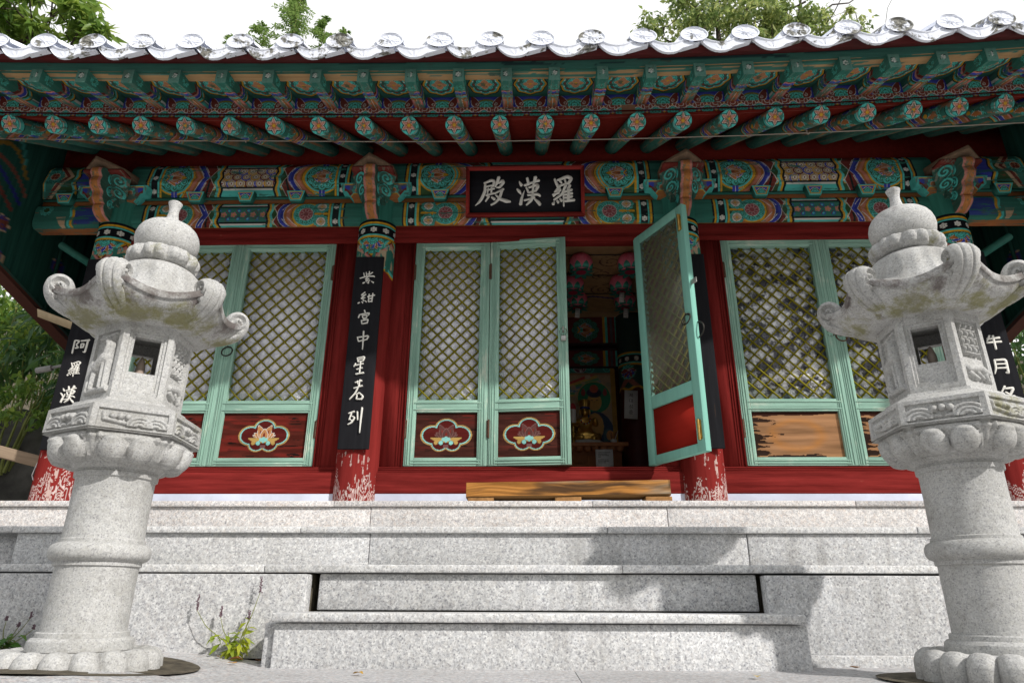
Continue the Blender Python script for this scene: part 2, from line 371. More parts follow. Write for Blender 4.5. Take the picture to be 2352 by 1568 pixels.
t.links.new(ms.outputs[0], [n for n in t.nodes if n.type == 'OUTPUT_MATERIAL'][0].inputs['Surface']); M['frost'] = m

def lift(x):
    x = np.asarray(x, float); return np.where(x > 0, .0095, .0040) * x * x
EF = .911
def eave(o):
    """set one eave piece at its true reach in front of the wall"""
    o.location = CAMPOS * (1 - EF) + Vector(o.location) * EF; o.scale = (EF, EF, EF); return o

# ------------------------------------------------------------------ 2D painter for dancheong patterns (colours sampled on a fine mesh)
class Paint:
    def __init__(s, u, v, base): s.u = u; s.v = v; s.C = np.empty(u.shape + (3,)); s.C[:] = base; s.clip = None
    def fill(s, m, c):
        if s.clip is not None: m = m & s.clip
        s.C[m] = c
    def disc(s, x, y, r, c): s.fill((s.u - x) ** 2 + (s.v - y) ** 2 < r * r, c)
    def ell(s, x, y, a, b, c): s.fill(((s.u - x) / a) ** 2 + ((s.v - y) / b) ** 2 < 1, c)
    def ring(s, x, y, r0, r1, c):
        d = (s.u - x) ** 2 + (s.v - y) ** 2; s.fill((d < r1 * r1) & (d > r0 * r0), c)
    def petal(s, x, y, ang, L, Wd, c, oc=None, ow=.004, p=.75):
        ca, sa = math.cos(ang), math.sin(ang); t = ((s.u - x) * ca + (s.v - y) * sa); w = np.abs(-(s.u - x) * sa + (s.v - y) * ca)
        def m(g):
            tt = (t + g) / (L + 2 * g); ok = (tt > 0) & (tt < 1); tc = np.clip(tt, 0, 1)
            return ok & (w < (Wd / 2 + g) * np.sin(math.pi * tc ** p) ** .8)
        if oc is not None: s.fill(m(ow), oc)
        s.fill(m(0), c)
    def line(s, pts, w, c):
        d = np.full(s.u.shape, 1e9)
        for (x0, y0), (x1, y1) in zip(pts[:-1], pts[1:]):
            dx, dy = x1 - x0, y1 - y0; L = dx * dx + dy * dy + 1e-12
            t = np.clip(((s.u - x0) * dx + (s.v - y0) * dy) / L, 0, 1)
            d = np.minimum(d, (s.u - x0 - t * dx) ** 2 + (s.v - y0 - t * dy) ** 2)
        s.fill(d < (w / 2) ** 2, c)
    def spiral(s, x, y, r, c, ph=0, turns=1.6, duty=.5, hand=1):
        dx, dy = s.u - x, s.v - y; rho = np.hypot(dx, dy); th = hand * np.arctan2(dy, dx) + ph
        s.fill((rho < r) & (((rho / r * turns - th / (2 * math.pi)) % 1) < duty), c)
    def clouds(s, x, y, Rr, r, n, c=CYAN, dk=DGRN, ph=0, a0=0, a1=2 * math.pi):
        for k in range(n):
            a = ph + a0 + (a1 - a0) * k / n; cx, cy = x + Rr * math.cos(a), y + Rr * math.sin(a)
            s.disc(cx, cy, r * 1.10, dk); s.disc(cx, cy, r * .97, c); s.spiral(cx, cy, r * .74, dk, a, 1.3, .42, 1 if k % 2 else -1)
    def flower7(s, x, y, r, c=WHT):
        for k in range(6):
            a = k * math.pi / 3 + .5; s.disc(x + r * .66 * math.cos(a), y + r * .66 * math.sin(a), r * .34, c)
        s.disc(x, y, r * .30, c)
    def shells(s, x, y, r, c, dk, up=1):
        # little stack of scales (lotus cloud), base at y
        for rr, px, py in ((.5, -.62, .25), (.5, .62, .25), (.5, -.32, .62), (.5, .32, .62), (.45, 0, .9), (.5, 0, .25)):
            s.disc(x + px * r, y + up * py * r, rr * r * 1.1, dk); s.disc(x + px * r, y + up * py * r, rr * r * .93, c)
            s.disc(x + px * r, y + up * (py - .18) * r, rr * r * .5, dk); s.disc(x + px * r, y + up * (py - .28) * r, rr * r * .42, c)
    def wear(s, amt, col, su, sv, seed, strength=1.0):
        n = vnoise(s.u * su + seed * 3.1, s.v * sv + seed * 7.7, seed, 4); m = n > amt
        if s.clip is not None: m &= s.clip
        s.C[m] = s.C[m] * (1 - strength) + np.array(col) * strength

def lotus(p, x, y, sgn=1, sc=1.0):
    p.ell(x, y, .082 * sc, .078 * sc, WHT); p.ell(x, y, .078 * sc, .074 * sc, BLUE)
    b = x - sgn * .045 * sc; d = 0 if sgn > 0 else math.pi
    p.petal(x + sgn * .02 * sc, y, d, .085 * sc, .05 * sc, YELL, BLK, .002)
    for da in (1.05, -1.05, .62, -.62): p.petal(b, y, d + sgn * da, .105 * sc, .052 * sc, ORAN, WHT, .004)
    for da in (.3, -.3): p.petal(b, y, d + sgn * da, .115 * sc, .05 * sc, ORAN, WHT, .004); p.petal(b, y, d + sgn * da, .07 * sc, .02 * sc, BRED)
    p.petal(b, y, d, .10 * sc, .055 * sc, ORAN, WHT, .004); p.petal(b, y, d, .055 * sc, .02 * sc, BRED)
    p.disc(b, y + .014 * sc, .018 * sc, CYAN); p.disc(b, y - .014 * sc, .018 * sc, CYAN); p.disc(b, y, .007 * sc, DGRN)
    for q in (1, -1): p.petal(b - sgn * .012 * sc, y, d + math.pi - q * .9, .055 * sc, .016 * sc, YELL, BLK, .002)

def paint_beam(u, v, L, H, kind, styles, k=1.0):
    p = Paint(u, v, TEAL)
    y = v - H / 2; ay = np.abs(y)
    mid = L / 2; c0 = .72 * k if kind == 'upper' else .70 * k
    # centre panel
    hw = .265 * H if kind == 'upper' else .26 * H
    inside = (u > c0 - .03) & (u < L - c0 + .03)
    p.fill(inside, CYAN); p.fill(inside & (ay < hw + .032), WHT); p.fill(inside & (ay < hw + .018), BLK)
    core = inside & (ay < hw)
    if kind == 'upper':
        p.fill(core, (.50, .36, .20)); p.clip = core
        gx, gy = .088, .076; cols = (BLUE, YELL, BRED)
        for i in range(int((L - 2 * c0) / gx) + 3):
            for j in range(-2, 3):
                cx = c0 - .04 + i * gx + (gx / 2 if j % 2 else 0); cy = H / 2 + j * gy
                p.ring(cx, cy, .034, .052, WHT); p.ring(cx, cy, .036, .050, cols[(i + j) % 3]); p.flower7(cx, cy, .02, WHT); p.disc(cx, cy, .008, BRED)
    else:
        p.fill(core, TEAL); p.clip = core
        for i in range(int((L - 2 * c0) / .09) + 3):
            cx = c0 - .03 + i * .09
            for k_ in range(5): p.disc(cx + .018 * math.cos(k_ * 1.2566), H / 2 + .018 * math.sin(k_ * 1.2566), .011, PINK)
            p.disc(cx, H / 2, .008, YELL)
            for q in (1, -1):
                p.disc(cx + .045, H / 2 + q * .042, .018, BLUE); p.disc(cx + .045, H / 2 + q * .042, .010, CYAN)
                p.line([(cx + .02, H / 2 + q * .05), (cx + .045, H / 2 + q * .015)], .006, BRED)
    p.clip = None
    for half in (0, 1):
        s = u if half == 0 else L - u; here = s <= mid; st = styles[half]; p.clip = here
        def X(a): return a if half == 0 else L - a
        sg = 1 if half == 0 else -1
        wav = .008 * np.cos(y * 2 * math.pi / (.13))
        for a, c in ((.725, BLK), (.705, YELL), (.685, CYAN), (.662, DGRN)): p.fill(s < a * k + wav, c)
        for q in (1, -1):
            p.ell(X(.648 * k), H / 2 + q * H * .27, .018, .03, YELL); p.ell(X(.648 * k), H / 2 + q * H * .27, .012, .022, CYAN); p.disc(X(.658 * k), H / 2 + q * H * .27, .007, WHT)
        g = (1.0 * np.maximum(ay - 0, 0)) if st == 'p' else (ay * ay / .30)
        gs = .55 * g if st == 'p' else g * 1.1
        p.fill(s < .655 * k - .5 * np.abs(ay - H * .25), WHT); p.fill(s < .65 * k - .5 * np.abs(ay - H * .25), BRED)
        p.fill((np.abs(s - .62 * k + .25 * ay) < .010) & (y < -.04), BLK)
        def band(a, c): p.fill(s < a * k - gs, c)
        off = 0 if kind == 'upper' else .02
        band(.602 + off, WHT); band(.597 + off, BLUE); band(.572 + off, (.035, .045, .32)); band(.545 + off, WHT); band(.540 + off, ORAN)
        p.fill((s < (.515 + off) * k - gs) & (s > (.487 + off) * k - gs), (.58, .22, .15)); 
        for q in (1, -1):      # white cross lines over blue/orange
            p.line([(X(.53 * k), H / 2 + q * H * .10), (X(.44 * k), H / 2 + q * H * .42)], .005, WHT)
            p.line([(X(.575 * k), H / 2 + q * H * .16), (X(.52 * k), H / 2 + q * H * .40)], .005, WHT)
        band(.470 + off, BLK); band(.466 + off, YELL); band(.450 + off, BLK); band(.447 + off, CYAN); band(.430 + off, BLK); band(.427 + off, DGRN)
        if kind == 'upper':
            cx = .272 * k
            p.ring(X(cx), H / 2, .150, .165, CYAN); p.ring(X(cx), H / 2, .166, .18, YELL)
            p.fill((np.abs(u - X(cx)) < .028) & (ay > .145), BLUE); p.fill((np.abs(u - X(cx)) < .003) & (ay > .145), WHT)
            p.disc(X(cx), H / 2, .148, DGRN); p.clouds(X(cx), H / 2, .108, .036, 12); p.disc(X(cx), H / 2, .088, DGRN)
            lotus(p, X(cx), H / 2, sg)
        else:
            p.fill((s < .42 * k) & (ay > .09), ORAN)
            cx = .355 * k
            p.ring(X(cx), H / 2, .115, .128, YELL); p.ring(X(cx), H / 2, .10, .115, CYAN)
            p.disc(X(cx), H / 2, .10, DGRN); p.clouds(X(cx), H / 2, .084, .026, 12)
            p.disc(X(cx), H / 2, .066, WHT); p.disc(X(cx), H / 2, .063, (.30, .07, .08))
            for a in range(9): p.ring(X(cx) + .04 * math.cos(a * .7), H / 2 + .04 * math.sin(a * .7), .014, .018, (.5, .3, .3))
            p.line([(X(.16 * k), H / 2), (X(.27 * k), H / 2)], .02, YELL)
            for q in (1, -1):
                xx, yy = X(.215 * k), H / 2 + q * .076
                p.disc(xx, yy, .066, DGRN); p.clouds(xx, yy, .05, .020, 9)
                p.disc(xx, yy, .042, WHT)
                for a in range(4): p.petal(xx, yy, a * math.pi / 2 + .785 * 0, .038, .036, CREAM, BRED, .001)
                p.disc(xx, yy, .009, YELL)
        for a, c in ((.152, YELL), (.134, BLK), (.131, CYAN), (.114, BLK), (.054, CYAN), (.038, BLK), (.035, YELL), (.016, BLK)): p.fill(s < a, c)
        for q in ((-.36, 0, .36) if kind == 'upper' else (-.27, .27)): p.flower7(X(.084), H / 2 + q * H, .026)
    p.clip = None
    p.wear(.74, TEAL, 6, 40, 3 + int(L * 10), .85); p.wear(.73, (.10, .10, .085), 14, 120, 9, .7)
    return p.C
# ================================================================== TEMPLE HALL
hall = thing('temple_hall', 'painted wooden temple hall with a white tiled eave, red posts and mint green lattice doors', 'temple hall', (0, 0, .935))
HZ = .935
def P(mb, name, mat, parent=None, **kw):
    """part of the hall (or of one of its parts): meshes are written in world metres"""
    par = hall if parent is None else parent
    o = mb.build(name, mat, par, **kw)
    o.matrix_parent_inverse = Matrix.Translation(-Vector((0, 0, HZ)))
    return o
def S(mb, name, mat, parent, **kw):
    o = mb.build(name, mat, parent, **kw); return o
COLX = (-3.825, -1.385, 1.385, 3.80)

# ---- columns: tapered round posts, painted band at the top, peeling at the foot
def column(x):
    h0, h1 = .935, 3.80; r0, r1 = .176, .173
    nu = 220; z = np.concatenate([np.linspace(h0, 1.40, 150), np.linspace(1.4, 2.9, 8), np.linspace(2.92, 3.63, 150), np.array([3.7, h1])])
    a = np.linspace(0, 2 * math.pi, nu, endpoint=False)
    A, Z = np.meshgrid(a, z, indexing='ij'); Rr = r0 + (r1 - r0) * (Z - h0) / (h1 - h0)
    x = x * .987; G = np.stack([x + Rr * np.cos(A), -.07 + Rr * np.sin(A), Z], -1)
    u = ((A + math.pi / 2 + math.pi) % (2 * math.pi) - math.pi) * .178; vv = (3.470 - Z) * 1.2
    p = Paint(u, vv, RED)
    p.fill(Z > 3.470, TEAL)
    low = .60 + .03 * np.cos(u * 26) + .03 * np.abs(np.sin(u * 9))
    top = (vv > 0) & (vv < low); p.clip = top
    p.fill(top, TEAL)
    p.fill(vv > low - .03, YELL); p.fill((vv > low - .06) & (vv < low - .025), CYAN); p.fill(vv < low - .06, TEAL)
    for uc in (0, -.37, .37):
        for s_, c in ((.34, CREAM), (.30, PINK), (.265, BRED), (.245, BLK), (.24, YELL), (.215, CYAN), (.19, TEAL)):
            p.fill((np.abs(u - uc) < .19) & (vv < .20 + s_ - 1.3 * np.abs(u - uc) * .9), c) if c is not CREAM else p.fill((np.abs(u - uc) < .19) & (vv < .47 - np.abs(u - uc) * .8), c)
        p.clouds(uc, .30, .085, .030, 9, ph=.2); p.disc(uc, .30, .075, DGRN)
        for k in range(7): p.petal(uc, .27, math.pi / 2 + (k - 3) * .48, .10, .05, (ORAN, BLUE)[k % 2], WHT, .003)
        p.shells(uc, .245, .045, CYAN, DGRN, 1)
        for q in (1, -1): p.spiral(uc + q * .13, .30, .035, CYAN, 0, 1.5, .5, q)
    for a_, c in ((.222, BLK), (.218, YELL), (.196, BLK), (.193, CYAN), (.175, BLK), (.072, CYAN), (.054, BLK), (.051, YELL), (.030, BLK)): p.fill(vv < a_, c)
    for k in range(-5, 6): p.flower7(k * .115, .123, .032)
    p.clip = None
    n = vnoise(u * 40, vv * 6, int(abs(x) * 10) + 3, 4); p.fill((vv > .36) & (vv < .56) & (n > .60), (.50, .40, .27)); p.fill((vv > .30) & (vv < .60) & (n < .36), TEAL)
    n2 = vnoise(u * 16 + x * 5, Z * 3.0 + x * 3, int(abs(x) * 10) + 8, 3)     # paint flaked off the foot of the post in the lines of the wood grain
    am = vnoise(u * 13 + 3, Z * 2 + x, 5, 3); p.fill((((n2 * 21 + am) % 1) < .50 - (Z - h0) * .9) & (Z - h0 < .02 + .42 * am) , (.62, .50, .47))
    n2 = vnoise(u * 70, Z * 7 + x * 3, 8, 4)
    p.fill((n2 > .63) & (vnoise(u * 30, Z * 18, 5, 3) > .60) & (Z < 1.38), (.55, .40, .36))
    p.C = p.C
    mb = MB(); mb.grid(G, p.C, wu=True)
    P(mb, 'column', M['red_attr'], smooth=60)
for x in COLX: column(x)

# ---- painted beams (upper: faceted purlin beam; lower: rounded tie beam)
def beam_mesh(x0, x1, prof, kind, styles, k, name):
    prof = np.array(prof, float); d = np.concatenate([[0], np.cumsum(np.hypot(*np.diff(prof, axis=0).T))]); H = d[-1]
    L = x1 - x0; nu = int(L / .0042); nv = int(H / .0042)
    u = np.linspace(0, L, nu); v = np.linspace(0, H, nv)
    U, Vv = np.meshgrid(u, v, indexing='ij')
    yy = np.interp(v, d, prof[:, 0]); zz = np.interp(v, d, prof[:, 1])
    G = np.stack([x0 + U, np.tile(yy, (nu, 1)), np.tile(zz, (nu, 1))], -1)
    return G, U, Vv, L, H
UP = [(-.10, 3.788), (-.14, 3.795), (-.185, 3.925), (-.185, 3.935), (-.15, 4.10), (-.10, 4.165), (0, 4.19)]
LO = [(-.02, 3.470), (-.13, 3.472), (-.160, 3.490), (-.170, 3.53), (-.170, 3.64), (-.160, 3.685), (-.145, 3.706), (-.02, 3.710)]
spans = [(-3.64, -1.565, ('p', 'a'), 1.0), (-1.20, 1.20, ('a', 'a'), 1.12), (1.565, 3.62, ('a', 'p'), 1.0)]
for kind, prof, name in (('upper', UP, 'upper_beam'), ('lower', LO, 'lower_beam')):
    for x0, x1, st, k in spans:
        ext = .10
        G, U, Vv, L, H = beam_mesh(x0 - ext, x1 + ext, prof, kind, st, k, name)
        pad = .17 if kind == 'upper' else .20
        if abs(x0 + 1.2) < .01: pad = .16
        vv = Vv - (.035 if kind == 'upper' else .09); HH = .40 if kind == 'upper' else .285
        C = np.empty(U.shape + (3,)); C[:] = TEAL
        inn = (U > pad) & (U < L - pad)
        Cp = paint_beam(U - pad, vv, L - 2 * pad, HH, kind, st, k); C[inn] = Cp[inn]
        if kind == 'lower': C[Vv < .10] = (.42, .16, .05)
        mb = MB(); mb.grid(G, C); P(mb, name, M['dan_x'], smooth=30)
def end_beam(xa, xb, prof, kind, name):
    G, U, Vv, L, H = beam_mesh(min(xa, xb), max(xa, xb), prof, kind, None, 1, name)
    s = U if xa > xb else L - U     # s = 0 at the outer end
    p = Paint(U, Vv, TEAL); y = Vv - H * .5
    w = .008 * np.cos(y * 40)
    if kind == 'upper':
        p.fill((s > .33 + w) & (np.abs(y) < .13), BLUE); p.fill((s > .33) & (np.abs(np.abs(y) - .145) < .012), WHT)
        p.fill((s < .33 + w), BLK); p.fill(s < .315 + w, YELL); p.fill(s < .295 + w, CYAN); p.fill(s < .275 + w, DGRN)
        p.fill(s < .27 - .8 * np.abs(y), CREAM); p.fill(s < .235 - .8 * np.abs(y), BRED); p.fill(s < .20 - .8 * np.abs(y), CREAM); p.fill(s < .17 - .6 * np.abs(y), TEAL)
        xx = G[0, 0, 0] + .085 if xa > xb else L - .085
        xx = .085 if xa > xb else L - .085
        p.disc(xx, H / 2, .085, DGRN); p.clouds(xx, H / 2, .062, .026, 9); p.disc(xx, H / 2, .045, WHT); p.disc(xx, H / 2, .042, ORAN)
        for a in range(4): p.petal(xx, H / 2, a * 1.57 + .785, .042, .035, BRED, CREAM, .002)
        p.fill(s < .022, CYAN); p.fill(s < .012, YELL)
    else:
        p.fill((s > .38) & (np.abs(y) < .09), (.045, .07, .30)); p.fill((np.abs(s - .36 - w) < .012), YELL); p.fill((np.abs(s - .335 - w) < .011), CYAN)
        p.fill((s < .30) & (s > .2 - y * .5) & (y < -.02), CREAM); p.disc(.10 if xa > xb else L - .10, H * .62, .06, DGRN)
        p.clouds(.10 if xa > xb else L - .10, H * .62, .045, .02, 8); p.fill(Vv < .11, (.46, .17, .06))
    p.wear(.60, TEAL, 5, 40, 21, .85); p.wear(.72, (.3, .07, .04), 4, 30, 23, .6)
    mb = MB(); mb.grid(G, p.C)
    pr = [(a, b) for a, b in prof]; e = xa if False else xb
    mb.prism(pr, 0, e, e + (.004 if e > 0 else -.004), TEAL)
    P(mb, name, M['dan_x'], smooth=30)
for sgn in (-1, 1):
    end_beam(sgn * 3.93, sgn * 4.545, UP, 'upper', 'upper_beam'); end_beam(sgn * 3.93, sgn * 4.55, LO, 'lower', 'lower_beam')

# strip between the beams and the little bearing blocks sitting on it
for x0, x1 in ((-4.54, -3.95), (-3.66, -1.54), (-1.22, 1.22), (1.54, 3.64), (3.93, 4.54)):
    mb = MB(); mb.box(x0, x1, -.125, -.02, 3.711, 3.786, (.34, .12, .04)); mb.box(x0, x1, -.137, -.124, 3.762, 3.787, TEAL); P(mb, 'filler_strip', M['dan_x'])
def block_mesh():
    mb = MB(); wt, wb, h = .085, .052, .095
    nu, nv = 44, 26; t = np.linspace(0, 1, nv); ww = wb + (wt - wb) * t
    q = np.linspace(-1, 1, nu); Q, T = np.meshgrid(q, t, indexing='ij')
    X = Q * (wb + (wt - wb) * T); Y = -.05 - .018 * T; Z = T * h
    p = Paint(X, Z, CYAN); edge = (wb + (wt - wb) * T) - np.abs(X)
    p.fill((edge > .012) & (Z > .012) & (Z < h - .008), BLK); p.fill((edge > .014) & (Z > .014) & (Z < h - .01), YELL)
    p.fill((edge > .024) & (Z > .022) & (Z < h - .018), BLUE); p.clip = (edge > .024) & (Z > .022) & (Z < h - .018)
    p.disc(0, .02, .052, WHT); p.disc(0, .02, .048, BRED); p.shells(0, .022, .034, CYAN, DGRN); p.clip = None
    mb.grid(np.stack([X, Y, Z], -1), p.C)
    f = [(-wb, -.05, 0), (wb, -.05, 0), (wt, -.068, h), (-wt, -.068, h), (-wb, .05, 0), (wb, .05, 0), (wt, .05, h), (-wt, .05, h)]
    mb.add(f, np.array([(0, 4, 7, 3), (1, 2, 6, 5), (0, 1, 5, 4), (3, 7, 6, 2)]), TEAL)
    return mb
blk0 = None
for xs in ((-4.30,), (-3.07, -2.60, -2.13), (-.80, 0, .80), (2.12, 2.60, 3.07), (4.28,)):
    for x in xs:
        if blk0 is None:
            blk0 = P(block_mesh(), 'bearing_block', M['dan_x']); blk0.location = (x, -.135, 3.712)
        else: copy_obj(blk0, hall, (x, -.135, 3.712))

# ---- brackets at the column heads
def bracket(x):
    mb = MB()                                                       # weathered beam end, cut to a prow
    V = [(x, -.55, 3.925), (x - .19, -.40, 3.905), (x - .18, -.02, 3.905), (x + .18, -.02, 3.905), (x + .19, -.40, 3.905),
         (x, -.55, 3.965), (x - .19, -.40, 3.925), (x - .18, -.02, 4.02), (x + .18, -.02, 4.02), (x + .19, -.40, 3.925), (x, -.05, 4.10)]
    mb.add(V, [np.array([(0, 1, 6, 5), (1, 2, 7, 6), (3, 4, 9, 8), (4, 0, 5, 9)]), np.array([(0, 4, 3, 2, 1)]), np.array([(5, 6, 7, 10), (5, 10, 8, 9)])], (.2, .135, .09))
    b = P(mb, 'bracket', M['oldwood'], bevel=.006)
    def sub(mb, name, mat, **kw): return mb.build(name, mat, b, **kw)
    mb = MB(); mb.prism([(x + a_, b_) for a_, b_ in ((-.17, -.43), (.17, -.43), (.185, -.41), (.185, -.30), (-.185, -.30), (-.185, -.41))], 2, 3.886, 3.906, BRED); sub(mb, 'bracket_trim', M['carve'])
    # carved swirl body
    nu, nv = 120, 70
    q = np.linspace(-1, 1, nu); t = np.linspace(0, 1, nv); Q, T = np.meshgrid(q, t, indexing='ij')
    hw = .10 + .10 * T ** .7; X = x + Q * hw; Z = 3.64 + .246 * T; Y = -.30 - .11 * T + .10 * np.abs(Q) ** 2
    u = Q * hw; v = T * .262; p = Paint(u, v, (.05, .15, .11)); rel = np.zeros_like(u)
    for sx, sy, rr in ((.12, .20, .06), (-.12, .20, .06), (.105, .10, .05), (-.105, .10, .05), (.07, .02, .035), (-.07, .02, .035)):
        d = np.hypot(u - sx, v - sy); p.disc(sx, sy, rr, (.05, .13, .10)); p.spiral(sx, sy, rr * .92, CYAN, 1 if sx > 0 else 2.1, 1.7, .45, 1 if sx > 0 else -1)
        th = np.arctan2(v - sy, (u - sx) * (1 if sx > 0 else -1)); rel += np.where(d < rr, .012 * (np.cos((d / rr * 1.7 - th / 6.283) * 6.283) * .5 + .7), 0)
    p.fill(vnoise(u * 60, v * 25, 3, 3) > .62, (.20, .22, .17)); p.fill(v > .25, BRED)
    mb = MB(); mb.grid(np.stack([X, Y - rel, Z], -1), p.C)
    mb.box(x - .10, x + .10, -.28, -.05, 3.62, 3.90, (.05, .13, .10)); sub(mb, 'bracket_scroll', M['carve'], smooth=40)
    # S shaped beak, orange front with pink edges
    path = [(-.33, 3.895), (-.47, 3.90), (-.515, 3.865), (-.52, 3.82), (-.485, 3.785), (-.49, 3.765), (-.50, 3.72), (-.475, 3.675), (-.43, 3.655), (-.425, 3.635), (-.425, 3.59), (-.39, 3.555), (-.37, 3.55), (-.385, 3.525), (-.375, 3.485), (-.335, 3.45), (-.26, 3.425), (-.215, 3.435)]
    pa = np.array(path); pa[:, 1] = 3.90 - (3.90 - pa[:, 1]) * .90; f = np.linspace(0, 1, 90); cu = np.linspace(0, 1, len(pa)); pp = np.stack([np.interp(f, cu, pa[:, 0]), np.interp(f, cu, pa[:, 1])], -1)
    for _ in range(2): pp[1:-1] = (pp[:-2] + 2 * pp[1:-1] + pp[2:]) / 4
    back = np.stack([np.clip(pp[:, 0] + .16, -.34, -.06), pp[:, 1] + .02], -1)
    w = np.linspace(-1, 1, 21); Wd = .052
    G = np.zeros((21, 90, 3)); G[:, :, 0] = x + w[:, None] * Wd; G[:, :, 1] = pp[None, :, 0] + .014 * (np.abs(w[:, None]) ** 3); G[:, :, 2] = pp[None, :, 1]
    C = np.empty((21, 90, 3)); C[:] = (.50, .20, .06); C[np.abs(w) > .55] = (.58, .23, .19); C[np.abs(w) > .93] = TEAL
    nz = vnoise(np.tile(w[:, None] * 2, (1, 90)), np.tile(f[None] * 40, (21, 1)), 4, 3); C[(nz > .68)] = (.22, .17, .10); C[:, :9] = (.09, .17, .13)
    mb = MB(); mb.grid(G, C)
    for s_ in (-1, 1):
        GG = np.zeros((2, 90, 3)); GG[0, :, 0] = GG[1, :, 0] = x + s_ * Wd; GG[0, :, 1] = pp[:, 0] + .014; GG[0, :, 2] = pp[:, 1]; GG[1, :, 1] = back[:, 0]; GG[1, :, 2] = back[:, 1]
        mb.grid(GG, (.07, .17, .13))
    sub(mb, 'bracket_beak', M['carve'], smooth=60)
    # carved spirals on the beak's flanks
    mb = MB()
    for s_ in (-1, 1):
        for cy, cz, rr in ((-.36, 3.83, .05), (-.34, 3.72, .055), (-.30, 3.61, .045)):
            th = np.linspace(0, 11, 40); r = rr * (1 - th / 13)
            mb.tube(np.stack([np.full(40, x + s_ * (Wd + .003)), cy + r * np.cos(th), cz + r * np.sin(th)], -1), .008, 6, CYAN if cz > 3.6 else (.06, .2, .15))
    sub(mb, 'bracket_scroll', M['carve'], smooth=60)
    # side arms under the upper beam
    for s_ in (-1, 1):
        nu, nv = 60, 40; q = np.linspace(0, 1, nu); t = np.linspace(0, 1, nv); Q, T = np.meshgrid(q, t, indexing='ij')
        X = .05 + Q * (.235 + .04 * T - .08 * (1 - T) * (T < .5)); u = X; v = T * .155
        p = Paint(u, v, BRED); p.fill(v > .135 + .0 * u, YELL); p.fill(v > .145, CYAN)
        p.fill((v < .135) & (v > .105 + .02 * np.cos(u * 40)), BLUE)
        bd = .05 - np.clip((u - .20) * 1.2, 0, .05); p.fill(v < bd + .016, CYAN); p.fill(v < bd + .006, YELL); p.fill(v < bd - .006, (.42, .16, .05))
        p.clip = v > bd + .016; p.disc(.16, .085, .052, DGRN); p.clouds(.16, .082, .04, .018, 8); p.disc(.16, .08, .03, WHT); p.disc(.16, .08, .027, ORAN); p.clip = None
        p.fill(u > .285, CYAN); p.wear(.62, (.15, .16, .11), 30, 30, 31, .8)
        mb = MB(); mb.grid(np.stack([x + s_ * X, -.245 + .03 * (1 - T), 3.70 + v], -1), p.C)
        GG = np.stack([np.stack([x + s_ * X[:, 0], np.full(nu, -.215), np.full(nu, 3.70)], -1), np.stack([x + s_ * X[:, 0], np.full(nu, -.06), np.full(nu, 3.70)], -1)], 1)
        mb.grid(GG, (.42, .16, .05))
        ex = x + s_ * X[-1]; GG = np.stack([np.stack([ex, np.full(nv, -.245) + .03 * (1 - t), 3.70 + t * .155], -1), np.stack([ex, np.full(nv, -.06), 3.70 + t * .155], -1)], 1)
        mb.grid(GG, CYAN); sub(mb, 'bracket_arm', M['dan_x'])
for x in COLX: bracket(x)

